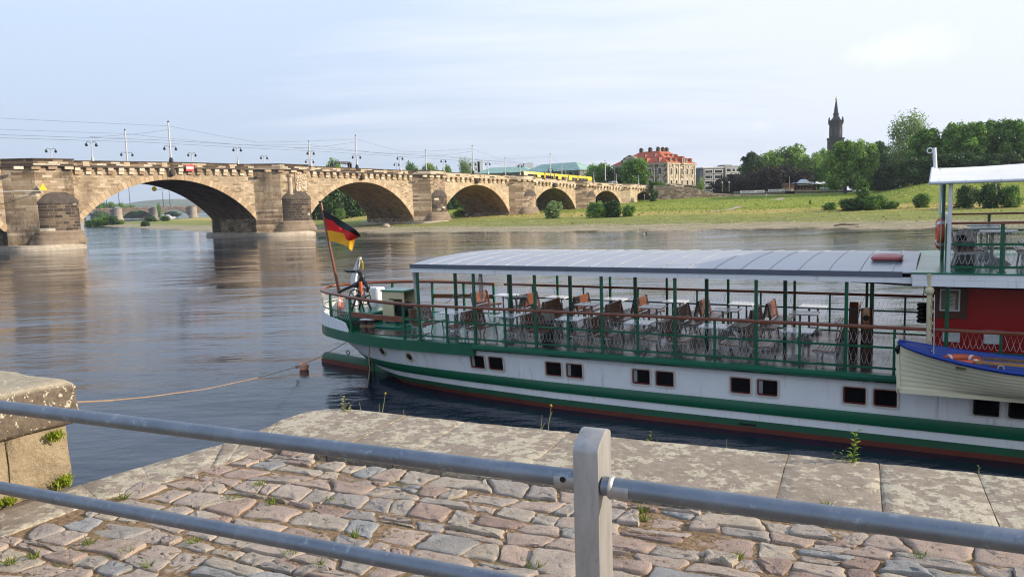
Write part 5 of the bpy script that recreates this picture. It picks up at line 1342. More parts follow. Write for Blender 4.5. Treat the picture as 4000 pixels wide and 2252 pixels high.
mb = MB(); mb.box(-5.5,7.9,-.10,5.65,3.72,3.735); mb.build('ceiling', S_lwhite, can)
q = bz(3470, 1000, 4.1)
mb = MB(); 
for dz, k in ((4.10,.0),):
    P = rrect(7.35, 0, .78, .8, .1)
    mb.loft([[(x, 1.55+y*1.0, 3.99) for x,y in rrect(7.35,0,.62,.78,.08)],[(x,1.55+y,4.03) for x,y in rrect(7.35,0,.68,.86,.1)],[(x,1.55+y,4.07+.03*(1-abs(y)*2)) for x,y in rrect(7.35,0,.64,.82,.1)],[(x,1.55+y,4.11) for x,y in rrect(7.35,0,.34,.5,.1)]], True, True)
mb.build('roof_hatch', paint('hatch_red', (.42,.085,.08), .45, (.48,.13,.12)), can, 30)
mb = MB(); mb.box(7.08,7.62,1.2,1.9,3.88,3.992); mb.build('hatch_coaming', S_fascia, can)

# fences: posts, rails, rope netting
def netting(mb, P0_, P1_, z0, z1, n, r=.0042):
    n = max(2, n-1)
    P0_, P1_ = Vector(P0_), Vector(P1_)
    for ph in (0, 1):
        pts = []
        for i in range(2*n+1):
            p = P0_.lerp(P1_, i/(2*n)); hi = (i+ph) % 2 == 0
            zz_ = (z1-.015) if hi else (z0+.03+.02*random.random())
            if not hi:
                d = (P1_-P0_)*(.10/n); pts.append((p.x-d.x,p.y-d.y,zz_+.03)); pts.append((p.x,p.y,zz_)); pts.append((p.x+d.x,p.y+d.y,zz_+.03))
            else: pts.append((p.x,p.y,zz_))
        mb.tube(pts, r, 4, False)
ZT, ZM, ZB_ = 2.60, 2.14, 1.66
def straightfence(y, s0, s1, tall, nm):
    mb = MB(); rr_ = [[(x,y-.05,ZT-.04),(x,y+.05,ZT-.04),(x,y+.055,ZT),(x,y+.03,ZT+.035),(x,y-.03,ZT+.035),(x,y-.055,ZT)] for x in (s0,s1)]
    mb.loft(rr_, True, True); mb.build('handrail', S_wood, ship, 40)
    for z in (ZM, ZB_):
        mb = MB(); mb.box(s0,s1,y-.018,y+.018,z-.025,z+.025); mb.build('rail', S_green, ship)
    s_ = s0+.15; i = 0
    ss = []
    k = 0
    while True:
        s_ = -5.43+k*1.004
        if s_ > s1: break
        hi = k % 2 == 0
        if s_ >= s0-.1:
            mb = MB(); w = .038 if hi else .028
            mb.bbox(s_-w,s_+w,y-w,y+w,1.5,(3.63 if s_ < 8.2 else 3.6) if hi else ZT-.04,.008)
            if hi: mb.box(s_-.07,s_+.07,y-.07,y+.07,1.5,1.54)
            mb.build('post', S_green, ship)
            ss.append(s_)
        k += 1
    nb = MB()
    for a_, b_ in zip(ss[:-1], ss[1:]):
        if a_ > 12: continue
        netting(nb, (a_+.06,y-.01,0), (b_-.06,y-.01,0), ZM+.03, ZT-.04, 5); netting(nb, (a_+.06,y-.01,0), (b_-.06,y-.01,0), ZB_+.03, ZM-.03, 5)
    nb.build('rope_netting', S_rope, ship)
straightfence(-.05, -6.05, 16.9, True, 'near'); straightfence(5.55, -5.6, 16.9, True, 'far')
for k in range(7):
    s_ = -5.35+k*2.06; mb = MB(); mb.bbox(s_-.045,s_+.045,1.9-.045,1.9+.045,1.5,3.72,.008); mb.build('centre_post', S_green, ship)
# curved handrail round the stern
mb = MB(); P = []
bs2 = [-6.0,-6.6,-7.2,-7.8,-8.4,-9,-9.6,-10.1,-10.5,-10.85,-11.1,-11.3,-11.42,-11.5]
zr = lambda s_: float(np.interp(s_, [-11.5,-9.5,-6.0], [2.70,2.70,2.60]))
LL = [(s_,1) for s_ in bs2]+[(s_,-1) for s_ in reversed(bs2)]
def sect(s_, sg, i0=.06):
    y = -EC-sg*(hb(s_)-.0); return [(s_,y+sg*-.05,zr(s_)-.035),(s_,y+sg*.06,zr(s_)-.035),(s_,y+sg*.06,zr(s_)+.03),(s_,y-sg*.05,zr(s_)+.03)]
pts = [(s_, -EC-sg*hb(s_), zr(s_)) for s_, sg in LL]
mb.tube(pts, .055, 8); mb.build('stern_handrail', S_wood, ship, 60)
for i, (s_, sg) in enumerate([(-7.3,-1),(-8.55,1),(-8.55,-1),(-9.9,1),(-10.0,-1),(-11.0,-1),(-6.05,1),(-6.05,-1)]):
    y = -EC-sg*hb(s_); mb = MB(); mb.bbox(s_-.04,s_+.04,y-.04,y+.04,1.5,zr(s_)-.04,.008); mb.build('post', S_green, ship)
mb = MB(); mb.tube([(s_, -EC-(hb(s_)-.0), 2.15) for s_ in (-8.55,-9,-9.6,-10.1,-10.5,-10.85,-11.1,-11.3,-11.45)]+[(s_, -EC+(hb(s_)), 2.15) for s_ in (-11.45,-11.3,-11.1,-10.85,-10.5,-10.1,-9.6)], .028, 6); mb.build('rail', S_green, ship)
nb = MB()
cs = [-8.6,-9.2,-9.9,-10.4,-10.85,-11.15,-11.4]
for a_, b_ in zip(cs[:-1], cs[1:]):
    netting(nb, (a_,-EC-hb(a_),0), (b_,-EC-hb(b_),0), 2.17, 2.66, 4); netting(nb, (a_,-EC-hb(a_),0), (b_,-EC-hb(b_),0), 1.86, 2.14, 3)
nb.build('rope_netting', S_rope, ship)
nb = MB()
for a_, b_ in zip(cs[:-1], cs[1:]): netting(nb, (a_,-EC+hb(a_),0), (b_,-EC+hb(b_),0), 2.17, 2.66, 4)
nb.build('rope_netting', S_rope, ship)
for sg in (1,-1):
    mb = MB(); y0_, y1_ = -EC-sg*hb(-8.5), -EC-sg*hb(-6.1)
    mb.loft([[(x,y-.02,z0),(x,y+.02,z0),(x,y+.02,z0+.16),(x,y-.02,z0+.16)] for x,y,z0 in ((-8.5,y0_,2.04),(-7.2,(-EC-sg*hb(-7.2)),2.04),(-6.1,y1_,2.04))], True, True); mb.build('gate_board', S_wood, ship)
mb = MB(); mb.box(-9.2,-8.6,.75,1.1,1.5,2.05); mb.build('fairlead_plate', S_green, ship)
mb = MB(); q = bl(1389, 1261, -.72); mb.extr(rrect(q.x,q.z,.36,.17,.08), 'y', q.y-.04, q.y+.02); mb.build('fairlead_hole', S_dark, ship)
for px in (1422, 1447):
    q = bz(px, 1247, 1.92); mb = MB(); mb.lathe((q.x,q.y,1.5), [(.15,0),(.125,.05),(.12,.36),(.15,.38),(.15,.41)], 14); w = mb.build('bollard', S_rust, ship, 40)
    mb = MB(); mb.lathe((q.x,q.y,1.91), [(.15,.002),(.15,.02),(.12,.03)], 14); mb.build('bollard_cap', S_lwhite, w, 40)
    mb = MB(); 
    for z in (1.62,1.655,1.69): mb.ring((q.x,q.y,z+.05), .135, .018, 'z', 16, 5)
    mb.build('rope_turn', S_hemp, w, 60)

# deckhouse, upper deck and its awning
mb = MB(); mb.box(8.3,17,.9,4.7,1.5,3.58); dh = mb.build('deckhouse_wall', S_redwall, ship)
mb = MB(); mb.box(8.24,8.34,.82,.9,1.5,3.58); mb.build('corner_post', S_cream, dh)
for (a_, b_) in ((3605,1283),(3772,1290)):
    pass
for x0, x1, z0, z1 in [(8.56,8.90,2.18,2.44),(9.36,9.70,2.18,2.45),(11.4,11.74,2.18,2.45)]:
    mb = MB(); mb.box(x0,x1,.862,.898,z0,z1)
    for i in range(9): mb.loft([[(x,.862,z0+.02+i*.026),(x,.845,z0+.012+i*.026),(x,.862,z0+.035+i*.026)] for x in (x0+.02,x1-.02)], True, True)
    mb.box(x0-.03,x1+.03,.84,.898,z1+.025,z1+.04); mb.build('vent_grille', S_lwhite, dh)
mb = MB(); mb.box(7.95,17,-.35,5.85,3.58,3.84); ud = mb.build('upper_deck', S_white, ship)
mb = MB(); mb.box(7.93,17.02,-.37,5.87,3.842,3.875); mb.build('deck_covering', S_green2, ud)
def upfence(y, s0, s1):
    mb = MB(); mb.box(s0,s1,y-.05,y+.05,4.88,4.93); mb.build('handrail', S_wood, ud)
    for z in (4.46,3.98):
        mb = MB(); mb.box(s0,s1,y-.018,y+.018,z-.025,z+.025); mb.build('rail', S_green, ud)
    nb = MB(); ss = [s0,9.58,10.6,11.6,12.6]
    for s_ in ss[1:]+[13.6,14.6]:
        mb = MB(); mb.bbox(s_-.035,s_+.035,y-.035,y+.035,3.87,4.88,.006); mb.cbox((s_,y,3.885),(.16,.16,.02)); mb.build('post', S_green, ud)
    for a_, b_ in zip(ss[:-1], ss[1:]):
        netting(nb, (a_+.05,y,0), (b_-.05,y,0), 4.49, 4.88, 5); netting(nb, (a_+.05,y,0), (b_-.05,y,0), 4.0, 4.43, 5)
    nb.build('rope_netting', S_rope, ud)
upfence(-.08, 8.6, 16.9); upfence(5.4, 8.6, 16.9)
mb = MB(); mb.box(8.55,8.65,-.1,5.4,4.9,4.96); mb.build('handrail', S_lwhite, ud)
for z in (4.46,3.98):
    mb = MB(); mb.box(8.58,8.62,-.1,5.4,z-.025,z+.025); mb.build('rail', S_green, ud)
for y in (.0,.9,1.8,2.7,3.6,4.5,5.4):
    mb = MB(); mb.bbox(8.57,8.63,y-.03,y+.03,3.87,4.9,.006); mb.build('post', S_green, ud)
for s_, y, z0, mm in [(8.62,-.12,3.87,S_lwhite),(8.43,5.3,4.9,S_lwhite),(8.5,2.7,3.87,S_green),(13.5,-.12,3.87,S_lwhite),(13.5,5.3,3.87,S_lwhite)]:
    mb = MB(); mb.cyl((s_,y,z0),(s_,y,5.78),.04,n=8); mb.build('awning_post', mm, ud, 50)
mb = MB()
prA = [(-.25,5.76),(-.25,5.80),(1.2,5.99),(2.7,6.14),(4.2,5.99),(5.65,5.80),(5.65,5.76),(4.2,5.95),(2.7,6.10),(1.2,5.95)]
mb.loft([[(s_,y,z-(.02*math.sin(s_*1.6) if 0 < i < 9 else 0)) for i,(y,z) in enumerate(prA)] for s_ in [8.25]+list(np.arange(8.7,17,.6))+[17]], True, True)
aw = fixn(mb.build('awning', plain('awning_canvas', (.74,.74,.74), (.66,.66,.67), .8, 0, 1.2, .3, 5, .03), ud, 50))
mb = MB(); mb.tube([(8.24,-.27,5.77),(17,-.27,5.77)], .035, 8); mb.tube([(8.24,-.27,5.77),(8.24,2.7,6.13),(8.24,5.66,5.77)], .035, 8)
mb.build('awning_pipe', S_lwhite, aw, 60)
mb = MB()
for i in range(14):
    u = i/13; y = -.25+2.9*u; z = 5.78+.34*u; mb.tube([(8.23,y,z-.03),(8.42,y,z+.01)], .010, 4)
for s_ in np.arange(8.9,16,.62): mb.ring((s_,-.27,5.77), .042, .008, 'x', 8, 4)
mb.build('lacing', S_rope, aw)
q0 = bl(3649, 664, -1.0); q1 = bl(3647, 583, -1.0)
mb = MB(); mb.tube([(8.3,2.7,6.1),(8.26,2.7,6.62)], .045, 8); mb.ring((8.17,2.7,6.56), .06, .015, 'y', 12, 5); mb.build('mast_stub', S_lwhite, ud, 50)
mb = MB(); mb.tube([(8.3,-.3,1.9),(8.28,-.3,3.5),(8.27,-.34,3.86)], .05, 8); mb.lathe((8.28,-.3,3.38), [(.03,0),(.085,.04),(.10,.1),(.085,.16),(.03,.2)], 10)
for k in range(9): mb.ring((8.33,-.33,3.3-k*.13), .035, .012, 'x' if k%2 else 'y', 8, 4)
mb.build('boat_davit', S_cream, ship, 50)
mb = MB(); mb.tube([(6.7,-.1,3.62),(8.3,.4,3.5),(10,.6,3.45),(12,.6,3.45)], .022, 6); mb.build('chain', S_dark, ship)

# ------------------------------------------------------------------ things aboard
def MT(s_, e_, z_, rz=0): return BT(s_, e_, z_, rz)
bench = thing('slatted_bench', 'b', 'bench', 'slatted benches aboard the steamer', mat=MT(0,0,0))
seat = [(.02,.415),(.10,.405),(.18,.405),(.26,.41),(.34,.42),(.41,.43),(.46,.415)]
mb = MB()
for x, z in seat: mb.box(x-.031,x+.031,-.58,.58,z,z+.024)
mb.build('seat', S_bench, bench)
mb = MB()
for i in range(8):
    z = .47+i*.056; x = -.03-.10*(i/7); mb.box(x-.012,x+.012,-.58,.58,z,z+.046)
mb.build('backrest', S_bench, bench)
for y in (-.55,.55):
    mb = MB(); mb.extr([(.48,.38),(.50,.41),(.42,.425),(.02,.40),(-.03,.47),(-.115,.92),(-.15,.92),(-.08,.42),(.0,.34),(.40,.36)], 'y', y-.02, y+.02); mb.build('side_frame', S_grey, bench)
    mb = MB(); mb.tube([(.35,y,.37),(.40,y,.0)], .022, 6); mb.build('leg', S_grey, bench)
    mb = MB(); mb.tube([(.0,y,.36),(-.10,y,.0)], .022, 6); mb.build('leg', S_grey, bench)
table = thing('deck_table', 't', 'table', 'white tables aboard the steamer', mat=MT(0,0,0))
mb = MB(); mb.extr(rrect(0,0,.74,.66,.04), 'z', .75, .78); mb.build('table_top', S_table, table, 30)
mb = MB(); mb.box(-.25,.25,-.03,.03,.70,.749); mb.tube([(-.12,0,.72),(-.12,0,.06)], .03, 8); mb.tube([(.12,0,.72),(.12,0,.06)], .03, 8); mb.build('pedestal', S_grey, table, 50)
mb = MB(); mb.lathe((0,0,0), [(.26,0),(.26,.02),(.17,.10),(.06,.16)], 8); mb.build('foot', S_grey, table, 30)
rowname = {0:'near rail row',1:'middle row',2:'far rail row'}
seats = {0: (-.72, [-5.85,-3.85,-1.80,.28,2.36,4.43]), 1: (-3.35, [-2.45,-.28,1.92,4.05]), 2: (-4.75, [-6.1,-4.0,-2.0,.1,2.15,4.2])}
first = True; ft = True
for rw, (e_, ss) in seats.items():
    nn = 0
    for i, s_ in enumerate(ss):
        for d in (0, 1):
            if d == 1 and ((rw == 0 and i == 0) or (rw == 2 and i == 0) ): continue
            lab = 'slatted bench in the %s facing %s, %s from the stern' % (rowname[rw], 'the stern' if d else 'the bow', ORD[i])
            m = MT(s_-(.30 if d else .0), e_, 1.5, math.pi if d else 0)
            if first: bench.matrix_world = m; bench['label'] = lab; first = False
            else: dup(bench, lab, None, m)
    if rw in (0, 2):
        dup(bench, 'slatted bench in the %s facing the stern, last one before the deckhouse' % rowname[rw], None, MT(6.35, e_, 1.5, math.pi))
tabs = {0: (-.85, [-4.85,-2.80,-.74,1.33,3.38,5.44]), 1: (-3.5, [-1.35,.80,3.05,5.2]), 2: (-4.85, [-5.15,-3.05,-.95,1.12,3.2,5.25])}
for rw, (e_, ss) in tabs.items():
    for i, s_ in enumerate(ss):
        lab = 'square white table in the %s, %s from the stern' % (rowname[rw], ORD[i]); m = MT(s_, e_, 1.5+(.03 if rw else 0))
        if ft: table.matrix_world = m; table['label'] = lab; ft = False
        else: dup(table, lab, None, m)
# round bar table
g = thing('bar_table', 'round grey bar table with curved legs between the benches', 'table', mat=MT(-3.7,-3.0,1.5))
mb = MB(); mb.lathe((0,0,.98), [(.36,0),(.40,.015),(.40,.035),(.38,.045)], 20); mb.build('table_top', S_grey, g, 40)
for k in range(4):
    a_ = k*math.pi/2+.4; mb = MB(); mb.tube([(math.cos(a_)*.30,math.sin(a_)*.30,.97),(math.cos(a_)*.13,math.sin(a_)*.13,.86),(math.cos(a_)*.10,math.sin(a_)*.10,.4),(math.cos(a_)*.16,math.sin(a_)*.16,0)], .02, 6); mb.build('leg', S_grey, g)
def bin_(lab, m):
    g = thing('litter_bin', lab, 'bin', 'domed litter bins', mat=m)
    mb = MB(); mb.lathe((0,0,0), [(.19,0),(.21,.02),(.21,.52),(.20,.54)], 16); mb.build('body', plain('bin_body', (.07,.075,.09), None, .4) if 'bin_body' not in bpy.data.materials else bpy.data.materials['bin_body'], g, 40)
    mb = MB(); mb.lathe((0,0,.54), [(.215,0),(.215,.10),(.19,.2),(.12,.28),(0,.31)], 16); o = mb.build('dome_lid', M_foot if False else plain('bin_lid', (.42,.38,.33), (.3,.27,.24), .45) if 'bin_lid' not in bpy.data.materials else bpy.data.materials['bin_lid'], g, 60)
    mb = MB(); mb.extr(rrect(0,.64,.2,.12,.04), 'y', -.225, -.15); mb.build('opening', S_dark, g)
bin_('domed litter bin between the benches of the seating deck', MT(-1.95,-1.75,1.5,-.6)); bin_('domed litter bin on the upper deck by the end railing', MT(8.95,-1.5,3.875,-.3))
# upper deck seats
for i, (s_, e_, rz, lb) in enumerate([(8.78,-.75,0,'beside the end railing'),(10.35,-.8,math.pi,'nearest the right edge of the picture'),(10.6,-2.9,math.pi,'behind the others')]):
    dup(bench, 'white sided slatted bench on the upper deck '+lb, None, MT(s_, e_, 3.875, rz))
for i, (s_, e_, lb) in enumerate([(9.6,-1.6,'in front'),(9.45,-3.2,'in the middle'),(9.4,-4.6,'at the back rail')]):
    dup(table, 'white table on the upper deck '+lb, None, MT(s_, e_, 3.875))
def lifebuoy(lab, m, r0=.29, r=.085):
    g = thing('lifebuoy', lab, 'lifebuoy', 'orange lifebuoys', mat=m)
    mb = MB(); mb.ring((0,0,0), r0, r, 'x', 26, 9); mb.build('ring', S_orange, g, 60)
    for k in range(4):
        a0 = k*math.pi/2+.6; mb = MB(); rg = []
        for q in range(4):
            a_ = a0+q*.09; c_ = Vector((0, math.cos(a_)*r0, math.sin(a_)*r0)); d_ = Vector((0, math.cos(a_), math.sin(a_)))
            rg.append([c_+d_*(r+.004)*math.cos(2*math.pi*j/9)+Vector((1,0,0))*(r+.004)*math.sin(2*math.pi*j/9) for j in range(9)])
        mb.loft(rg, False, False); mb.build('white_band', S_lwhite, g, 60)
    mb = MB(); mb.ring((0,0,0), r0+r+.03, .012, 'x', 20, 4); mb.build('grab_line', S_rope, g)
    return g
q = bl(3400+597/2.23, 500+915/2.23, -1.9)
lifebuoy('orange lifebuoy hanging on the end railing of the upper deck', BT(8.44,-1.9,4.58,R(4)))
q = bl(1329, 1197, -1.3)
lifebuoy('orange lifebuoy hanging inside the stern rail', BW @ Matrix.Translation((q.x,q.y,q.z)) @ Matrix.Rotation(R(35),4,'Z'), .27, .075)
# framed notice on the red wall
g = thing('notice_board', 'framed notice on a brown panel on the red deckhouse wall', 'notice', mat=BT(8.69,-.86,3.12))
mb = MB(); mb.box(-.32,.33,-.02,.035,-.40,.38); mb.build('panel', plain('dark_panel', (.10,.035,.02), None, .5), g)
mb = MB(); frame(mb, -.01, .02, .40, .50, .03, -.02, .02, .01); mb.build('frame', S_lwhite, g)
mb = MB(); mb.box(-.18,.16,-.03,-.021,-.2,.24); mb.build('mount', plain('olive_mount', (.22,.18,.10), None, .6), g)
mb = MB(); mb.box(-.10,.10,-.036,-.031,-.19,.16); o = mb.build('paper', plain('paper', (.55,.52,.45), None, .8), g)
mb = MB()
for i in range(9): mb.box(-.08,.08-.03*(i%3),-.039,-.0365,.12-i*.031,.13-i*.031)
mb.build('print', M_print, o)
# companion column and cabinet by the deckhouse end of the seating deck
g = thing('wooden_cabinet', 'tall narrow brown cabinet standing at the end of the seating deck', 'cabinet', mat=BT(6.62,-1.75,1.5))
mb = MB(); mb.bbox(-.10,.10,-.14,.14,0,1.30,.02); mb.build('body', S_dwood, g)
mb = MB(); mb.box(-.105,-.1,-.12,.12,.1,1.22); mb.build('door', S_dwood, g)
mb = MB(); mb.extr([(-.14,1.302),(.14,1.302),(.0,1.4)], 'x', -.1, .1); mb.build('cap', S_wood, g)
g = thing('ventilator_column', 'round brass topped wooden column with a black opening', 'column', mat=BT(6.92,-1.6,1.5))
mb = MB(); mb.lathe((0,0,0), [(.14,0),(.13,.05),(.125,.75)], 16); mb.build('base', S_dwood, g, 40)
mb = MB(); mb.lathe((0,0,.75), [(.13,0),(.13,.5),(.12,.53)], 16); mb.build('brass_top', plain('brown_brass', (.30,.16,.08), (.2,.1,.05), .25, .7), g, 40)
mb = MB(); mb.cyl((0,-.15,1.05),(0,-.08,1.05),.075,n=14); mb.build('opening', S_dark, g)
g = thing('ash_tin', 'slim grey bin on a post at the rail beside the cabinet', 'bin', mat=BT(6.45,-.5,1.5))
mb = MB(); mb.lathe((0,0,0), [(.10,0),(.10,.62),(.09,.63)], 12); mb.build('body', S_grey, g, 40)
mb = MB(); mb.lathe((0,0,.63), [(.12,0),(.12,.05),(.03,.08)], 12); mb.build('lid', S_dark, g, 40)
g = thing('fender', 'black ribbed fender hanging on the corner of the red deckhouse', 'fender', mat=BT(8.12,-2.3,2.62))
mb = MB()
for k in range(5): mb.lathe((0,0,-.26+k*.10), [(.09,0),(.13,.02),(.13,.08),(.09,.1)], 12)
mb.build('body', S_dark, g, 50)
mb = MB(); mb.tube([(0,0,.3),(.05,0,.95)], .012, 5); mb.build('rope', S_rope, g)
# hanging ropes
mb = MB()
for dx in (-.04,.0,.05): 
    mb.tube([(-5.58+dx,-.02,3.66),(-5.52+dx,.03,2.6),(-5.40+dx,.0,1.55)], .022, 5)
single('hanging_rope', mb, S_rope, 'bundle of worn ropes hanging at the stern end of the canopy', 'rope', None, BW)
q = bl(1876, 1060, -1.2); mb = MB()
for dx in (-.07,-.02,.03,.07): mb.tube([(q.x+dx*.3,q.y,3.66),(q.x+dx,q.y,3.2),(q.x+dx*.8,q.y+.02,2.75),(q.x,q.y,2.62)], .014, 5)
single('hanging_rope', mb, S_rope, 'looped rope hanging from the canopy above an orange bench', 'rope', None, BW)
mb = MB(); q0, q1, q2 = bl(1738,1186,-1.9), bl(1777,1146,-1.9), bl(1850,1158,-1.9)
mb.tube([q0,q0.lerp(q1,.5)+Vector((0,0,-.06)),q1,q1.lerp(q2,.5)+Vector((0,0,-.10)),q2], .012, 5); single('barrier_chain', mb, S_rope, 'thin chain slung from the first centre post', 'chain', None, BW)
# ------------------------------------------------------------------ stern gear
e0 = -2.2
def Zs(a_, c_): return 1250+a_/4.832, 1000+c_/4.832
pz = lambda a_, c_, e_=e0: bl(*Zs(a_, c_), e_)
g = thing('flagpole', 'leaning varnished flagpole with the black red and gold flag at the stern', 'flagpole', mat=BW)
pf0, pf1 = pz(365, 700, -2.75), bl(1253, 790, -2.75)
mb = MB(); mb.tube([pf0-Vector((0,0,.6)), pf0, pf1], [.06,.058,.042], 10); mb.build('pole', S_wood, g, 60)
mb = MB(); mb.lathe(pf1-Vector((0,0,.02)), [(.03,0),(.085,.02),(.085,.06),(.03,.08)], 12); mb.build('truck', S_dark, g, 40)
def zf3(a_, c_): return 1230+a_/6.305, 770+c_/6.305
def curve(pts, u):
    x = [p[0] for p in pts]; return np.interp(u, x, [p[1] for p in pts]), np.interp(u, x, [p[2] for p in pts])
topc = [(0,165,290),(.3,440,455),(.6,740,625),(.85,1010,800),(1,1135,945)]
r1c = [(0,200,515),(.25,430,570),(.5,620,745),(.72,800,815),(.9,960,905),(1,1075,990)]
r2c = [(0,250,800),(.25,430,830),(.5,730,895),(.62,750,1000),(.75,780,1050),(.9,890,1075),(1,1000,1020)]
botc = [(0,303,1075),(.25,430,1085),(.5,650,1150),(.7,800,1210),(.85,870,1290),(1,915,1320)]
flag = None
for nm, A_, B_, mt in (('black_stripe',topc,r1c,plain('flag_black', (.012,.012,.014), None, .7)),('red_stripe',r1c,r2c,plain('flag_red', (.78,.012,.008), None, .7)),('gold_stripe',r2c,botc,plain('flag_gold', (.92,.44,.015), (.85,.38,.012), .7))):
    mb = MB(); rows = []; NU = 22
    for i in range(NU+1):
        u = i/NU; xa, ya = curve(A_, u); xb, yb = curve(B_, u); row = []
        for j in range(5):
            v_ = j/4; e_ = -2.75+.13*u*math.sin(u*9+v_*1.2)+.05*math.sin(u*17+1)*u
            row.append(bl(*zf3(xa+(xb-xa)*v_, ya+(yb-ya)*v_), e_))
        rows.append(row)
    mb.loft(rows, False, False, None, False)
    if flag is None: flag = mb.build('flag', mt, g, 80)
    else: mb.build(nm, mt, flag, 80)
# anchor
g = thing('anchor', 'black stock anchor stowed on the stern above the hand wheels', 'anchor', mat=BW)
mb = MB(); mb.tube([pz(345,690),pz(400,655),pz(600,565),pz(740,500)], [.05,.05,.06,.09], 8); mb.tube([pz(350,670),pz(365,750)], [.045,.03], 6); mb.build('shank', S_dark, g, 50)
mb = MB(); mb.tube([pz(690,280),pz(760,320),pz(800,400),pz(770,480),pz(690,560),pz(620,560)], [.03,.08,.10,.12,.10,.05], 8); mb.tube([pz(790,480),pz(870,520),pz(910,600),pz(890,680)], [.10,.09,.07,.03], 8); mb.build('arm', S_dark, g, 60)
mb = MB(); a_, b_, c_, d_ = pz(490,262), pz(700,262), pz(740,310), pz(560,305)
for ee in (0,): mb.loft([[p+Vector((0,o,0)) for p in (a_,b_,c_,d_)] for o in (-.14,.14)], True, True)
mb.build('fluke', S_dark, g)
mb = MB()
for p_ in [(765,490),(770,560),(775,640),(785,720)]: pass
mb.tube([pz(765,480,-2.05),pz(770,560,-2.05),pz(770,650,-2.05),pz(790,730,-2.05)], [.06,.07,.06,.05], 7); mb.build('orange_sling', S_orange, g, 60)
# crane post behind the anchor
g = thing('crane_post', 'white slanted crane post with chain and hook at the stern', 'crane', mat=BW)
ca = [pz(640,620,-3.0), pz(640,400,-3.0), pz(700,180,-3.0), pz(755,20,-3.0)]
mb = MB(); mb.loft([[p+Vector((dx,dy,0)) for dx,dy in ((-w,-.05),(w,-.05),(w,.05),(-w,.05))] for p, w in zip(ca, (.10,.12,.08,.05))], True, True); mb.build('jib', S_lwhite, g)
mb = MB(); 
for k in range(8):
    p = pz(730,80,-2.9).lerp(pz(715,270,-2.9), k/7); mb.ring(p, .035, .012, 'y' if k%2 else 'x', 8, 4)
mb.build('chain', S_dark, g)
mb = MB(); mb.tube([pz(770,60,-2.9),pz(790,130,-2.9),pz(800,250,-2.9)], [.03,.06,.04], 6); mb.build('hook_block', plain('yellow_black_block', (.45,.35,.04), (.03,.03,.03), .5, 0, 25), g)
mb = MB(); a_ = pz(640,620,-3.0); mb.cyl((a_.x,a_.y,1.5),a_,.09,n=10); mb.build('post', S_lwhite, g, 50)
# twin wheel winch
g = thing('hand_winch', 'black hand winch with two spoked wheels on a green plinth', 'winch', mat=BW)
for (a_, c_, e_) in ((670,785,-2.0),(835,765,-2.45)):
    w0 = pz(a_, c_, e_); mb = MB(); mb.ring(w0, .29, .022, 'y', 28, 6); mb.ring(w0, .05, .03, 'y', 10, 5)
    for k in range(6):
        an = k*math.pi/3+.3; mb.tube([w0, w0+Vector((math.cos(an)*.29,0,math.sin(an)*.29))], .012, 5)
    mb.build('wheel', S_dark, g, 60)
wa, wb = pz(670,785,-2.0), pz(835,765,-2.45)
mb = MB(); mb.tube([wa, wb+Vector((0,.3,0))], .035, 8); mb.cyl(wa.lerp(wb,.3), wa.lerp(wb,.8), .13, n=14); mb.build('drum', S_dark, g, 50)
for dx in (-.28,.28):
    mb = MB(); m_ = wa.lerp(wb,.5); mb.tube([(m_.x+dx,m_.y-.15,1.95),(m_.x+dx*.3,m_.y-.1,m_.z)], .035, 6); mb.tube([(m_.x+dx,m_.y+.25,1.95),(m_.x+dx*.3,m_.y+.2,m_.z)], .035, 6); mb.build('trestle', S_dark, g)
mb = MB(); m_ = wa.lerp(wb,.5); mb.bbox(m_.x-.65,m_.x+.85,m_.y-.55,m_.y+.75,1.502,1.95,.03); mb.build('plinth', S_green2, g)
# lockers
a_ = pz(900,600,-3.2); g = thing('white_locker', 'white steel locker behind the winch', 'locker', mat=BW)
mb = MB(); p0_, p1_ = pz(880,920,-3.4), pz(1075,600,-3.4); mb.bbox(p0_.x,p1_.x,p0_.y,p0_.y+.5,1.5,p1_.z,.04); mb.build('body', S_lwhite, g)
mb = MB(); mb.box(p0_.x+.35,p1_.x-.06,p0_.y-.015,p0_.y-.002,1.6,p1_.z-.1); mb.build('door', S_lwhite, g)
g = thing('cream_locker', 'open cream locker with green lid and coiled hose inside', 'locker', mat=BW)
def Z36(a_, c_): return 1250+a_/3.625, 1000+c_/3.625
p0_, p1_, p2_ = bl(*Z36(890,825), -2.1), bl(*Z36(1060,830), -2.1), bl(*Z36(970,500), -2.1)
x0, xm, x1 = p0_.x, bl(*Z36(1000,800), -2.1).x, bl(*Z36(1195,830), -2.1).x; zt_ = p2_.z; y0 = p0_.y
mb = MB(); mb.box(x0,x0+.04,y0,y0+.75,1.55,zt_); mb.box(x0+.04,x0+.3,y0,y0+.04,1.55,zt_); mb.box(x0+.302,x1,y0,y0+.04,zt_-.25,zt_); mb.box(x1-.06,x1,y0,y0+.04,1.55,zt_-.252); mb.box(x0+.3,x0+.5,y0-.02,y0+.03,1.55,zt_-.3); mb.box(x0+.04,x1,y0+.71,y0+.75,1.55,zt_); mb.box(x0+.04,x1,y0+.04,y0+.7,1.55,1.58); mb.build('body', S_cream, g)
mb = MB(); mb.box(x0-.03,x1+.03,y0-.04,y0+.8,zt_+.002,zt_+.05); mb.build('lid', S_green2, g)
mb = MB(); mb.cyl(((xm+x1)/2+.05,y0+.1,(1.58+zt_)/2-.12),((xm+x1)/2+.05,y0+.6,(1.58+zt_)/2-.12),.2,n=18)
for k in range(7): mb.ring(((xm+x1)/2+.05,y0+.12+k*.07,(1.58+zt_)/2-.12), .215, .035, 'y', 20, 6)
mb.build('hose_reel', S_dark, g, 60)
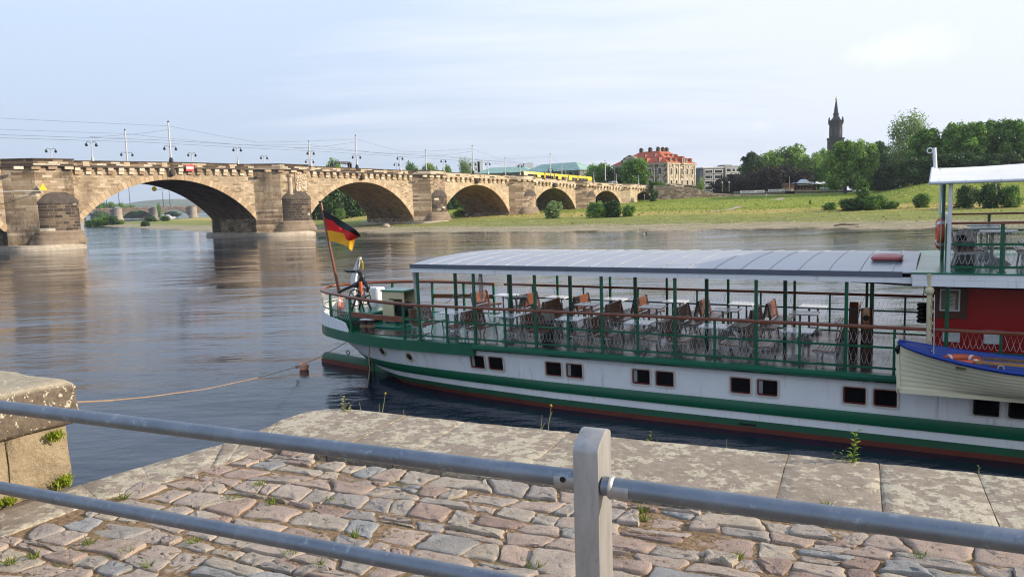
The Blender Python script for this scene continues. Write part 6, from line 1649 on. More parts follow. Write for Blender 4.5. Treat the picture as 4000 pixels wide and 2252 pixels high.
mb = MB(); q = bz(*Z36(830,930), 1.6); mb.tube([(q.x-.25,q.y-.1,1.62),(q.x+.1,q.y+.05,1.70)], .07, 8); 
pts = []
for k in range(28):
    a_ = k/27*7.5; r_ = .42+.03*k/27; pts.append((q.x+.55+math.cos(a_)*r_*1.1, q.y+.35+math.sin(a_)*r_*.7, 1.61))
mb.tube(pts, .022, 5); single('fire_hose', mb, S_dark, 'dark hose with nozzle lying on the green stern hatch', 'hose', None, BW)

# ------------------------------------------------------------------ lifeboat on its davits
LBM = BT(7.75, .9, 0)
lb_ = thing('lifeboat', 'cream clinker lifeboat with blue rim slung over the side of the steamer', 'lifeboat', None, mat=LBM)
LN = 5.4
def lbs(u): return .84*max(0.0,math.sin(math.pi*min(max(u,0),1)))**.52
zg = lambda u: 2.44-.36*math.sin(math.pi*u)**.8
zk = lambda u: 1.40+.03*math.sin(math.pi*u)
def lbp(u, t_, off=0):
    full = math.sin(math.pi*u)**.6; p_ = .42+2.3*(1-full); h_ = lbs(u)*(t_**p_)
    return h_+off, zk(u)+(zg(u)-zk(u))*t_
US = [0,.012,.03,.06,.1,.15,.2,.27,.35,.45,.55,.65,.75,.85,.92,.97,1]
NK = 9
S_lb = paint('lifeboat_cream', (.82,.75,.52), .4, (.74,.68,.46)); S_blue = paint('lifeboat_blue', (.004,.035,.26), .35)
mb = MB()
for sg in (1,-1):
    for k in range(NK):
        t0, t1 = k/NK, (k+1)/NK; rws = []
        for u in US:
            a0, z0_ = lbp(u, t0, .030*(u*(1-u)*4)**.3); a1, z1_ = lbp(u, t1, -.002)
            rws.append([(u*LN, -sg*a0, z0_),(u*LN, -sg*a1, z1_+.006)])
        mb.loft(rws, False, False, None, False)
mb.box(-.03,LN+.03,-.035,.035,1.34,1.44); mb.loft([[(x,-.035,z),(x,.035,z),(x+.07,.035,z),(x+.07,-.035,z)] for x,z in ((-.02,1.34),(-.05,2.0),(-.08,2.5))], True, True)
mb.build('hull', S_lb, lb_, 25)
mb = MB()
for sg in (1,-1):
    rws = []
    for u in US: rws.append([(u*LN*.99+.02, -sg*max(0,lbp(u, t_)[0]-.03), lbp(u, t_)[1]+.02) for t_ in (.12,.35,.6,.8,.985)])
    mb.loft(rws, False, False, None, False)
mb.build('inner_planking', S_blue, lb_, 40)
for sg in (1,-1):
    mb = MB(); mb.tube([(u*LN, -sg*(lbp(u,1)[0]+.01), lbp(u,1)[1]) for u in US], .045, 7); mb.build('gunwale', S_blue, lb_, 60)
for x in (1.75, 2.75, 3.8):
    mb = MB(); u = x/LN; w = lbp(u,.7)[0]-.04; z = zk(u)+(zg(u)-zk(u))*.74; mb.box(x-.13,x+.13,-w,w,z-.035,z); mb.build('thwart', S_wood, lb_)
mb = MB(); mb.box(.35,.9,-.16,.16,2.02,2.05); mb.build('stern_bench', S_blue, lb_)
mb = MB(); mb.tube([(.03,0,2.44),(-.03,-.03,2.3),(-.02,0,2.15)], [.03,.05,.03], 6); mb.build('stem_fitting', S_dark, lb_)
mb = MB(); u = .23; mb.box(1.05,1.22,-lbp(u,.86)[0]-.02,-lbp(u,.86)[0]+.1,2.06,2.10); mb.build('name_plate', plain('olive_plate', (.12,.11,.05), None, .5), lb_)
for x in (1.8,2.65):
    mb = MB(); u = x/LN; y = -lbp(u,1)[0]; mb.ring((x,y,zg(u)+.06), .05, .012, 'y', 12, 5); mb.build('rowlock', M_steel, lb_)
lifebuoy('orange and white lifebuoy lying in the stern of the lifeboat', LBM @ Matrix.Translation((1.15,-.05,2.13)) @ Matrix.Rotation(R(88),4,'Y') , .31, .08)
S_oar = plain('oar_wood', (.46,.25,.075), (.36,.18,.05), .4, 0, 6)
def oar(lab, x0, y0, z0, ang, tilt, mt):
    g = thing('oar', lab, 'oar', 'oars laid in the lifeboat', mat=LBM @ Matrix.Translation((x0,y0,z0)) @ Matrix.Rotation(ang,4,'Z') @ Matrix.Rotation(-tilt,4,'Y'))
    mb = MB(); mb.loft([[(x,-w,-t_),(x,w,-t_),(x,w,t_),(x,-w,t_)] for x,w,t_ in ((0,.05,.008),(.05,.075,.012),(.5,.08,.016),(.75,.04,.024),(.85,.025,.025))], True, True); mb.build('blade', mt, g, 40)
    mb = MB(); mb.cyl((.84,0,0),(3.3,0,0),.024,.022,8); mb.build('shaft', mt, g, 60)
oar('bright yellow oar lying nearest in the lifeboat', 1.38,-.42,2.20,R(-1),R(-1.0),S_oar)
oar('weathered brown oar lying behind the bright one', 1.52,-.10,2.22,R(-2),R(-1.2),plain('old_oar_wood', (.26,.13,.045), (.10,.07,.04), .5, 0, 8))
mb = MB(); mb.tube([(8.34,.02,2.5),(8.36,-.55,2.2)], .012, 5); mb.tube([(8.38,-.35,3.4),(8.40,-.6,2.1)], .010, 5); single('boat_fall_rope', mb, S_rope, 'thin rope running from the davit down into the lifeboat', 'rope', None, BW)
# ------------------------------------------------------------------ mooring rope, hanging rope and buoy
bo = at_z(1188, 1443, 0.0); 
g = thing('mooring_buoy', 'faded orange ball buoy floating under the mooring rope', 'buoy', None, (bo.x, bo.y, .10))
mb = MB(); mb.lathe((0,0,0), [(.0,-.17)]+[(.17*math.cos(a_), .17*math.sin(a_)) for a_ in np.linspace(-1.3,1.3,11)]+[(.03,.17),(.03,.2),(0,.2)], 18); mb.build('ball', plain('faded_orange', (.78,.30,.14), (.72,.40,.25), .6, 0, 4), g, 60)
mb = MB(); mb.lathe((0,0,.03), [(.174,0),(.176,.02),(.173,.04)], 18); mb.build('band', plain('worn_band', (.45,.30,.2), None, .7), g, 60)
bA = BW @ bz(1447, 1275, 1.62); 
def rp(x, y, Y): return at_y(x, y, Y)
yb_ = bo.y
pts = [bA, rp(1405,1308,yb_+1.6), rp(1240,1398,yb_+.3), rp(1160,1432,yb_-.9), rp(1000,1476,21.5), rp(800,1519,16.8), rp(560,1551,12.3), rp(420,1564,10.0), rp(290,1570,8.2), rp(215,1572,7.2), rp(150,1570,6.5)]
mb = MB(); mb.tube(pts, .011, 6); rk = at_y(1160,1432,yb_-.9); mb.lathe((rk.x,rk.y,rk.z-.05), [(.02,0),(.07,.03),(.06,.08),(.02,.11)], 8)
single('mooring_rope', mb, S_hemp, 'long sagging mooring rope from the stern bollards to the quay wall', 'rope', smooth=60)
q0 = BW @ bz(1449, 1280, 1.6); q1 = at_y(1440, 1395, q0.y-.7); q2 = at_y(1445, 1440, q0.y-.8); q3 = at_z(1435, 1512, .0); q4 = at_z(1405, 1514, -.02)
mb = MB(); mb.tube([q0,at_y(1449,1310,q0.y-.65),q1,q2,q3,(q4.x,q4.y,.01)], .018, 6); single('hanging_line', mb, S_hemp, 'dark rope hanging from the stern bollards into the water', 'rope', smooth=60)
# ------------------------------------------------------------------ quay: granite setts, coping, wall end, railing
QZ = 3.95
U = Vector((.9102,-.4142,0)); N = Vector((.4142,.9102,0))       # along the river edge, towards the river
def qp(a, b_, z=QZ): p = U*a+N*b_; return Vector((p.x, p.y, z))
FE = 5.079                                                        # river edge
t = NT('lichen_coping'); v = t.coord()
n1 = t.noise(v, 2.2, 5, .6); n2 = t.noise(v, 14, 6, .72); n3 = t.noise(v, 60, 4, .7)
vo = t.node('ShaderNodeTexVoronoi', feature='F1'); vo.inputs['Scale'].default_value = 16; vw = t.node('ShaderNodeVectorMath', operation='ADD'); t.link(v, vw.inputs[0])
nz = t.node('ShaderNodeTexNoise'); nz.inputs['Scale'].default_value = 9; t.link(v, nz.inputs['Vector']); sc = t.node('ShaderNodeVectorMath', operation='SCALE'); sc.inputs[3].default_value = .16; t.link(nz.outputs['Color'], sc.inputs[0]); t.link(sc.outputs[0], vw.inputs[1]); t.link(vw.outputs[0], vo.inputs['Vector'])
vcol = t.node('ShaderNodeSeparateColor'); t.link(vo.outputs['Color'], vcol.inputs[0])
base = t.ramp(n2, [(.3,(.20,.16,.12)),(.6,(.30,.245,.19)),(.8,(.38,.315,.25))])
lich = t.ramp(n3, [(.3,(.44,.395,.285)),(.7,(.62,.57,.43))])
spot = t.math('LESS_THAN', vo.outputs['Distance'], t.math('MULTIPLY_ADD', vcol.outputs[0], .50, .08))
cover = t.ramp(t.math('ADD', t.math('MULTIPLY', n1, .7), t.math('MULTIPLY', n2, .45)), [(.44,0.),(.56,1.)])
crust = t.ramp(t.math('ADD', t.noise(t.mapping(v,(1,1,1),(0,0,.4)), 13, 9, .72), t.math('MULTIPLY', t.math('SUBTRACT', n1, .5), .55)), [(.50,0.),(.535,1.)])
f_ = t.math('MULTIPLY', crust, t.math('MULTIPLY_ADD', t.noise(v, 30, 4), .9, .18))
f0_ = t.math('MULTIPLY', t.math('MAXIMUM', t.math('MULTIPLY', spot, t.ramp(n1, [(.36,.0),(.5,.9)])), t.math('MULTIPLY', cover, t.ramp(n3, [(.38,.15),(.55,1.)]))), .85)
c = t.mix(f_, base, lich)
c = t.mix(t.ramp(t.noise(v, 1.0, 6, .75), [(.62,0.),(.70,.6)]), c, (.16,.085,.045))
t.done(c, .92, 0, t.bump(t.math('ADD', n2, t.math('ADD', t.math('MULTIPLY', n3, .4), t.math('MULTIPLY', f_, .5))), .55, .012), .2); M_cope = t.m
M_qwall = stone('quay_wall_stone', [(0,(.14,.115,.085)),(1,(.26,.21,.16))], 1.1, .5, .02, (.12,.10,.08), (.06,.055,.045), .5, .4)
t = NT('granite_setts'); v = t.coord(); a_ = t.node('ShaderNodeAttribute', attribute_name='tint').outputs['Fac']
c = t.ramp(a_, [(0,(.29,.205,.165)),(.2,(.375,.285,.225)),(.5,(.41,.335,.27)),(.7,(.31,.275,.242)),(.86,(.42,.35,.265)),(.94,(.27,.262,.245)),(1,(.32,.318,.31))])
sp_ = t.noise(v, 190, 2, .6); c = t.mix(.62, c, t.ramp(sp_, [(.32,.50),(.5,1.),(.68,1.45)]), 'MULTIPLY')
c = t.mix(.6, c, t.ramp(t.noise(v, 7, 5, .7), [(.3,.68),(.7,1.18)]), 'MULTIPLY')
c = t.mix(t.ramp(t.noise(v, 11, 6, .75), [(.60,0.),(.72,.45)]), c, (.30,.26,.15))
t.done(c, .82, 0, t.bump(t.math('ADD', t.math('MULTIPLY', sp_, .45), t.noise(v, 34, 7, .75)), .8, .011), .3); M_sett = t.m
t = NT('joint_soil'); v = t.coord()
n1 = t.noise(v, 40, 6, .75); n2 = t.noise(v, 3.2, 4, .6)
c = t.ramp(n1, [(.3,(.11,.065,.036)),(.48,(.24,.16,.095)),(.62,(.36,.265,.165)),(.8,(.50,.41,.29))])
c = t.mix(t.ramp(t.math('ADD', n2, t.math('MULTIPLY', t.noise(v, 16, 4), .3)), [(.74,0.),(.82,.75)]), c, (.11,.13,.025))
t.done(c, .97, 0, t.bump(n1, 1.0, .02), .1); M_soil = t.m

LE = [(-1.30,6.185),(-1.56,6.245),(-1.72,6.17),(-1.874,5.93),(-2.015,5.56),(-2.114,5.397),(-2.485,4.932),(-2.72,4.627),(-2.95,4.212),(-3.6,3.05),(-5.4,-.2)]
bp0 = qp(-4.05, 4.06); 
IN = [(-1.80,5.22),(-2.082,4.75),(-2.459,4.353),(-2.721,3.868),(-3.32,2.8),(-5.1,-.4)]
# coping stones along the river edge
mb = MB()
def block(mb, P, z0, z1, bev=.02, sub=7, amp=.006):
    # quad P (ccw) extruded; top is a fine uneven grid with worn edges
    P = [Vector((p[0],p[1],0)) for p in P]; rows = []
    for i in range(sub+1):
        row = []
        for j in range(sub+1):
            u, w = i/sub, j/sub
            eu = [0,.03]+[.03+.94*k/(sub-2) for k in range(1,sub-2)]+[.97,1]; 
            u = eu[i] if len(eu) > i else u; w = eu[j] if len(eu) > j else w
            p = (P[0]*(1-u)+P[1]*u)*(1-w)+(P[3]*(1-u)+P[2]*u)*w
            edge = min(i, j, sub-i, sub-j)
            z = z1-(bev if edge == 0 else 0)+random.uniform(-amp,amp)
            row.append((p.x,p.y,z))
        rows.append(row)
    mb.loft(rows, False, False, None, False)
    ring = [rows[0][j] for j in range(sub+1)]+[rows[i][sub] for i in range(1,sub+1)]+[rows[sub][j] for j in range(sub-1,-1,-1)]+[rows[i][0] for i in range(sub-1,0,-1)]
    mb.loft([ring, [(x,y,z0) for x,y,z in ring]], False, False)
J = [-3.26,-2.735,-1.88,-.394,.133,.654,1.5,2.35,3.1,4.0,4.9,5.8,6.7,7.6]
for a0, a1 in zip(J[:-1], J[1:]):
    g_ = .003
    block(mb, [qp(a0+g_,FE-1.02),qp(a1-g_,FE-1.02),qp(a1-g_,FE+random.uniform(-.01,.01)),qp(a0+g_,FE+random.uniform(-.01,.01))], QZ-.35, QZ, .004, 9, .004)
# rounded corner stone and the left edge
c0 = qp(J[0]-.008, FE); c1 = qp(J[0]-.008, FE-1.02)
mb.loft([[(x,y,QZ) for x,y in [(c0.x,c0.y)]+LE[:4]+[(-1.78,5.20),(-1.62,5.21),(c1.x,c1.y)]],[(x,y,QZ-.35) for x,y in [(c0.x,c0.y)]+LE[:4]+[(-1.78,5.20),(-1.62,5.21),(c1.x,c1.y)]]], True, False)
L2 = LE[3:]; I2 = [(-1.79,5.19)]+[(-1.93,4.96),(-2.0,4.86),(-2.25,4.57),(-2.459,4.353),(-2.721,3.868),(-3.32,2.8),(-5.1,-.4)]
for k in range(len(L2)-1):
    block(mb, [L2[k+1], I2[k+1], I2[k], L2[k]], QZ-.35, QZ-.004, .004, 6, .003)
cop = fixn(mb.build('quay_edge', M_cope, None, 50)); tag(cop, 'lichen covered coping stones along the quay', None, None, 'structure')
# masonry below
out = [(qp(8.2,FE).x,qp(8.2,FE).y)]+LE+[(-5.4,-6)]
mb = MB()
for a_, b_ in zip(out[:-1], out[1:]):
    mb.quad((a_[0]*.999,a_[1]-.02,-1.5),(b_[0]*.999,b_[1]-.02,-1.5),(b_[0]*.999,b_[1]-.02,QZ-.34),(a_[0]*.999,a_[1]-.02,QZ-.34))
tag(mb.build('quay_wall', M_qwall), 'stone quay wall above the water', None, None, 'structure')
mb = MB()
gx = np.linspace(-5.4, 7.6, 70); 
def inside(x, y):
    # on the paved side of both coping strips
    b_ = x*N.x+y*N.y
    if b_ > FE-1.03: return False
    for (x0,y0),(x1,y1) in zip(I2[:-1], I2[1:]):
        if y <= y0 and y > y1:
            xe = x0+(x1-x0)*(y-y0)/(y1-y0); return x > xe+.03
    return y <= 5.2 and x > -1.75
P = [(qp(8.2,FE-1.0).x,qp(8.2,FE-1.0).y)]+[(x-.03,y) for x,y in I2]+[(-5.1,-6),(9,-6)]
mb.add([(x,y,QZ-.014) for x,y in P], [tuple(range(len(P)))])
for j_ in J[:-1]:
    P_ = [qp(j_-.012,FE-1.02),qp(j_+.012,FE-1.02),qp(j_+.012,FE-.004),qp(j_-.012,FE-.004)]
    mb.add([(p_.x,p_.y,QZ-.007) for p_ in P_], [(0,1,2,3)])
tag(mb.build('quay_ground', M_soil), 'brown soil between the paving setts', None, None, 'structure')
# setts: one paved surface of separate rounded stones
mb = MB()
def wob(x, r, k): return .024*math.sin(x*2.3+r*1.9+k)+.014*math.sin(x*6.1+r*3.3+k*2)+.008*math.sin(x*13.+r*5.1)
rows_b = []; b_ = .2; r = 0
while b_ < 4.35:
    rows_b.append(b_); b_ += random.choice([.115,.13,.145,.16,.18,.205])
def bnd(r, x): return rows_b[r]+wob(x, r, .7)+.05*math.sin(x*.8+1)*(1-rows_b[r]/5)
for r in range(len(rows_b)-1):
    x = -5.8+random.random()*.2
    sl0 = random.gauss(0,.02)
    while x < 6.2:
        w = random.choice([.10,.13,.15,.17,.19,.21,.24,.28,.33]); sl1 = random.gauss(0,.026)
        x1 = x+w; gap = random.choice([.006,.008,.011,.014,.018])
        h_ = rows_b[r+1]-rows_b[r]
        Q = [(x+sl0*-1+gap*.6, bnd(r,x)+gap), (x1-sl1-gap*.6, bnd(r,x1)+gap), (x1+sl1-gap*.6, bnd(r+1,x1)-gap), (x+sl0+gap*.6, bnd(r+1,x)-gap)]
        x = x1; sl0 = sl1
        if random.random() < .16:      # a stone broken or replaced by two small ones
            m0, m1 = random.uniform(.38,.62), random.uniform(.38,.62)
            L_, R_ = tuple(Q[0][i]*(1-m0)+Q[3][i]*m0 for i in (0,1)), tuple(Q[1][i]*(1-m1)+Q[2][i]*m1 for i in (0,1))
            qs = [[Q[0],Q[1],(R_[0],R_[1]-gap*.7),(L_[0],L_[1]-gap*.7)],[(L_[0],L_[1]+gap*.7),(R_[0],R_[1]+gap*.7),Q[2],Q[3]]] if w > .15 else [Q]
        else: qs = [Q]
        for P4 in qs:
            pw = [qp(*p_) for p_ in P4]; cx_, cy_ = sum(p.x for p in pw)/4, sum(p.y for p in pw)/4
            if not (inside(cx_, cy_) and -4.6 < cx_ < 4.8 and cy_ > .8): continue
            fine = []
            for i in range(4):
                a_, c_ = pw[i], pw[(i+1)%4]; l = (c_-a_).length
                if l < .02: continue
                ks = [.07,.2,.4,.6,.8,.93] if l > .11 else [.12,.35,.65,.88]
                bow = random.gauss(.0,.009)
                for k in ks:
                    j = random.gauss(0,.0035)+bow*math.sin(k*math.pi); d_ = (c_-a_)/l
                    p = a_+(c_-a_)*k+Vector((d_.y,-d_.x,0))*j; fine.append((p.x,p.y))
            if len(fine) < 6: continue
            hgt = QZ+random.gauss(-.005,.0055); tx, ty = random.gauss(0,.03), random.gauss(0,.03)
            mb.tint = min(.999, max(0, random.random()))
            def rg(k, dz, j=0): return [(cx_+(x_-cx_)*k, cy_+(y_-cy_)*k, hgt+dz+(x_-cx_)*k*tx+(y_-cy_)*k*ty+(random.gauss(0,j) if j else 0)) for x_,y_ in fine]
            mb.loft([rg(1.03,-.06), rg(1.0,-.013,.0015), rg(.975,-.004,.002), rg(.94,-.0005,.002), rg(.75,.001,.0028), rg(.5,.002,.003), rg(.22,.002,.003)], False, True)
se = fixn(mb.build('quay_paving', M_sett, None, 55)); tag(se, 'worn pinkish granite setts on the quay', None, None, 'structure')
# moss and grass in the joints
G_moss = leafmat('joint_grass', (.10,.12,.02), (.16,.20,.03), (.25,.30,.06), .3)
def tuft(mb, c, n, h, r, w=.003, lean=.5):
    for i in range(n):
        a_ = random.random()*6.28; q = r*random.random()**.7; hh = h*random.uniform(.5,1.1); l = hh*lean*random.random(); b_ = random.random()*6.28
        x, y = c[0]+math.cos(a_)*q, c[1]+math.sin(a_)*q
        dx, dy = math.cos(b_)*w, math.sin(b_)*w; ex, ey = math.cos(a_)*l, math.sin(a_)*l
        mb.tint = random.random()
        mb.add([(x-dx,y-dy,c[2]),(x+dx,y+dy,c[2]),(x+dx*.7+ex*.5,y+dy*.7+ey*.5,c[2]+hh*.6),(x+ex,y+ey,c[2]+hh),(x-dx*.7+ex*.5,y-dy*.7+ey*.5,c[2]+hh*.6)], [(0,1,2,3,4)])
mb = MB()
for i in range(24):
    x, y = random.uniform(-3.4,3.4), random.uniform(1.5,5.1)
    if inside(x, y): tuft(mb, (x,y,QZ-.016), random.randint(5,16), .042, random.choice([.008,.012,.02]), .0028, 1.2)
for fx, fy in [(905,1945),(1060,1960),(760,2110),(500,2150),(620,2010),(1130,2160),(345,2115),(130,2170),(40,2190),(1290,1950),(1390,2085),(2515,1990),(2520,2020),(2320,2105),(2880,2170),(3230,1975),(3600,2170),(3650,2050),(1010,1890),(1240,2210),(2090,2210),(480,1940),(580,2205)]:
    q = at_z(fx, fy, QZ); tuft(mb, (q.x,q.y,QZ-.016), 26, .045, .022, .003, 1.3)
tag(mb.build('joint_grass', G_moss), 'yellow green grass growing in the paving joints', None, None, 'stuff')
# loose bits of straw, grit and a few pale chips
mb = MB()
for i in range(2600):
    x, y = random.uniform(-3.6,3.6), random.uniform(1.3,5.1)
    if not inside(x, y): continue
    r_ = random.uniform(.003,.009); a_ = random.random()*3.14; mb.tint = random.random()
    dx, dy = math.cos(a_)*r_*random.uniform(1,3.0), math.sin(a_)*r_*1.5
    z = QZ-.015+random.uniform(0,.006)
    mb.add([(x-dx,y-dy,z),(x+dy*.6,y-dx*.6,z),(x+dx,y+dy,z+.003),(x-dy*.6,y+dx*.6,z),(x,y,z+r_*.8)], [(0,1,4),(1,2,4),(2,3,4),(3,0,4)])
t = NT('grit'); a_ = t.node('ShaderNodeAttribute', attribute_name='tint').outputs['Fac']
t.done(t.ramp(a_, [(0,(.09,.05,.026)),(.5,(.20,.13,.075)),(.9,(.33,.25,.16)),(1,(.5,.45,.38))]), .95)
tag(mb.build('grit', t.m), 'grit and dry plant bits between the setts', None, None, 'stuff')

# ------------------------------------------------------------------ end of the stone parapet on the left
t = NT('lichen_wall_cap'); v = t.coord()
n1 = t.noise(v, 3.5, 5, .65); n2 = t.noise(v, 22, 6, .7)
base = t.ramp(n2, [(.3,(.07,.055,.042)),(.55,(.14,.11,.082)),(.8,(.24,.195,.14))])
gz_ = t.node('ShaderNodeNewGeometry'); sz = t.node('ShaderNodeSeparateXYZ'); t.link(gz_.outputs['Normal'], sz.inputs[0])
topf = t.ramp(sz.outputs[2], [(.35,.0),(.8,1.)])
base = t.mix(topf, base, t.ramp(n2, [(.3,(.26,.22,.16)),(.7,(.42,.36,.26))]))
def spots(scale, size, seed):
    vo = t.node('ShaderNodeTexVoronoi', feature='F1'); vo.inputs['Scale'].default_value = scale
    t.link(t.mapping(v, (1,1,1), (0,0,0), (seed,seed*.7,0)), vo.inputs['Vector']); s_ = t.node('ShaderNodeSeparateColor'); t.link(vo.outputs['Color'], s_.inputs[0])
    return t.math('LESS_THAN', t.math('ADD', vo.outputs['Distance'], t.math('MULTIPLY', t.math('SUBTRACT', n2, .5), .75)), t.math('MULTIPLY', t.math('GREATER_THAN', s_.outputs[0], .45), size))
f_ = t.math('MAXIMUM', t.ramp(t.noise(v, 34, 3, .55), [(.60,0.),(.63,1.)]), t.ramp(t.noise(t.mapping(v,(1,1,1),(.5,.3,0)), 17, 5, .6), [(.62,0.),(.64,1.)]))
c = t.mix(t.math('MULTIPLY', f_, .9), base, t.ramp(n2, [(.3,(.42,.38,.28)),(.7,(.56,.52,.41))]))
t.done(c, .92, 0, t.bump(t.math('ADD', n2, f_), .6, .012), .2); M_wcap = t.m
t = NT('wall_block_stone'); v = t.coord(); n1 = t.noise(v, 4, 6, .7); n2 = t.noise(v, 45, 5, .7)
c = t.ramp(n1, [(.3,(.22,.17,.105)),(.55,(.34,.27,.175)),(.75,(.43,.355,.245))]); c = t.mix(t.ramp(t.noise(t.mapping(v,(3,3,.6)), 2.5, 5, .7), [(.55,0.),(.66,.65)]), c, (.13,.085,.05))
c = t.mix(.4, c, t.ramp(n2, [(.3,.6),(.7,1.3)]), 'MULTIPLY'); c = t.mix(t.ramp(t.noise(v, 13, 6, .75), [(.56,0.),(.66,.6)]), c, (.17,.13,.085)); c = t.mix(t.ramp(t.noise(v, 30, 4, .6), [(.64,0.),(.68,.7)]), c, (.50,.46,.36))
t.done(c, .9, 0, t.bump(t.math('ADD', n1, t.math('MULTIPLY', n2, .6)), 1.0, .03), .2); M_wblk = t.m
A = Vector((-2.79,4.66,0)); d1 = Vector((-.485,-.875,0)); d2 = Vector((-.875,.485,0))
WX = Matrix(((d1.x,d2.x,0,A.x),(d1.y,d2.y,0,A.y),(0,0,1,0),(0,0,0,1)))
wl = thing('stone_parapet_end', 'massive lichen spotted stone parapet end at the left edge of the quay', 'wall', mat=WX)
def wornbox(x0, x1, y0, y1, z0, z1, b, n=8, amp=.006, zt=None):
    mb = MB(); rings = []
    def outline(k, z):
        P = []
        for (ax, ay), (bx, by) in (((x0,y0),(x1,y0)),((x1,y0),(x1,y1)),((x1,y1),(x0,y1)),((x0,y1),(x0,y0))):
            for i in range(n):
                u = i/n; x, y = ax+(bx-ax)*u, ay+(by-ay)*u
                cx_, cy_ = (x0+x1)/2, (y0+y1)/2
                x += k*(1 if x < cx_ else -1)*min(1, 8*abs(x-cx_)/(x1-x0)); y += k*(1 if y < cy_ else -1)*min(1, 8*abs(y-cy_)/(y1-y0))
                P.append((x+random.uniform(-amp,amp), y+random.uniform(-amp,amp), z+random.uniform(-amp,amp)))
        return P
    for k, z in [(b*.6,z0),(.0,z0+b*.6)]+[(0,z0+(z1-z0)*q) for q in (.3,.6)]+[(0,z1-b),(b*.3,z1-b*.3),(b,z1),(b*2.5,z1+.004),(b*5,z1+.006)]: rings.append(outline(k, z))
    mb.loft(rings, True, True); return mb
mb = wornbox(-.05, 2.6, -.045, 1.3, 4.325, 4.60, .045, 10); fixn(mb.build('coping', M_wcap, wl, 60))
x_ = 0.0
for i, w in enumerate([.36,.62,.8,.8]):
    mb = wornbox(x_+.004, x_+w-.004, -.0, 1.2, 3.93, 4.322, .012, 7, .004); fixn(mb.build('masonry_block', M_wblk, wl, 60)); x_ += w
mb = MB(); mb.box(.02,2.6,.02,1.2,-1.2,3.929); mb.build('footing', M_qwall, wl)
def mosstuft(fx, fy, lab, n, h, r):
    # on the face of the parapet
    o_ = WX.inverted() @ CAMP; dl = WX.inverted().to_3x3() @ ray(fx, fy); k = (-.02-o_.y)/dl.y; p = WX @ (o_+dl*k)
    mb = MB(); 
    for i in range(n):
        c_ = (p.x+random.gauss(0,r), p.y+random.gauss(0,r), p.z+random.gauss(0,r*.55)); tuft(mb, c_, 4, h, .008, .004, 1.3)
    single('moss_tuft', mb, leafmat('bright_moss', (.16,.20,.015), (.26,.33,.02), (.36,.42,.05), .3) if 'bright_moss' not in bpy.data.materials else bpy.data.materials['bright_moss'], lab, 'moss', 'green tufts on the stone parapet')
mosstuft(213, 1708, 'bright green moss tuft under the coping of the parapet end', 75, .03, .021)
mosstuft(248, 1882, 'bright green moss tuft at the foot of the parapet end', 60, .04, .026)
mosstuft(25, 1965, 'green moss tuft at the left edge of the picture', 40, .03, .02)

# ------------------------------------------------------------------ railing
t = NT('galvanised_tube'); v = t.coord()
n1 = t.noise(v, 9, 5, .6); n2 = t.noise(t.mapping(v, (1,1,1)), 55, 4, .7)
c = t.ramp(n1, [(.3,(.155,.18,.21)),(.55,(.20,.225,.255)),(.75,(.255,.28,.31))]); c = t.mix(t.ramp(n2, [(.60,0.),(.72,.6)]), c, (.12,.12,.12)); c = t.mix(t.ramp(t.noise(t.mapping(v,(1,1,1),(.3,.2,0)), 24, 5, .7), [(.58,0.),(.66,.45)]), c, (.42,.44,.46))
t.done(c, t.ramp(n1, [(.3,.38),(.7,.52)]), .75, t.bump(n2, .12, .002)); M_tube = t.m
t = NT('galvanised_post'); v = t.coord(); n1 = t.noise(t.mapping(v, (6,6,1)), 5, 6, .7); n2 = t.noise(v, 70, 4, .7)
c = t.ramp(n1, [(.3,(.30,.285,.265)),(.55,(.38,.365,.345)),(.8,(.46,.45,.435))]); c = t.mix(t.ramp(n2, [(.62,0.),(.75,.4)]), c, (.20,.185,.165))
t.done(c, .5, .55, t.bump(n2, .15, .002)); M_post = t.m
rl = thing('metal_railing', 'galvanised tube railing with one square post in the foreground', 'railing')
Dk = 1.5528
C = at_z(2335, 1757, 4.955); pc = C-U*.035+N*.059
PX_ = Matrix(((U.x,N.x,0,pc.x),(U.y,N.y,0,pc.y),(0,0,1,0),(0,0,0,1)))
mb = MB(); mb.X = PX_
hw, hn, zt_ = .035, .059, 4.955
def psec(z, k=0): return [(x,y,z) for x,y in rrect(0,0,2*(hw-k),2*(hn-k),.008,3)]

nT = 9
rings = []
for i in range(nT+1):
    u = i/nT
    rings.append(u)
# barrel top: height rises over the depth of the post
def ztop(y): 
    w = (y+hn)/(2*hn); return zt_-.012+.056*math.sin(math.pi*min(1,max(0,w*.86+.03)))**.75
sec = psec(zt_-.012)
zA = zt_-.012
poly = [(-hn,QZ-.05),(hn,QZ-.05),(hn,zA+.030)]+[(hn-2*hn*u, zA+.046*min(1,((1-u)/.62))**.5 - .0*u if u > .38 else zA+.046-.016*((.38-u)/.38)**2) for u in (.08,.2,.38,.5,.6,.7,.8,.88,.94,.98)]+[(-hn,zA)]
mb.extr(poly, 'x', -hw, hw)
tops0 = [[(x*s_, y*s_, (zt_-.012)*(1-q)+q*ztop(y*s_)) for x,y,_ in sec] for s_, q in ((1,0),(1,.93),(.985,1.0),(.9,1.02),(.6,1.03),(.2,1.035))]
po_ = bevel(fixn(mb.build('post', M_post, rl)), .0035, 2, 50)
po_.data.polygons.foreach_set('use_smooth', [True]*len(po_.data.polygons)); po_.data.set_sharp_from_angle(angle=R(30))
def rail(p0, p1, nm='rail'):
    mb = MB(); mb.tube([p0.lerp(p1, k/12) for k in range(13)], .0255, 20); return mb.build(nm, M_tube, rl, 60)
zr0 = QZ+.90
a0, a1 = at_z(0,1022*Dk,zr0), at_z(1440*Dk,1202*Dk,zr0); dv = (a1-a0).normalized()
up1 = rail(a0-dv*1.6, a1+dv*.03)
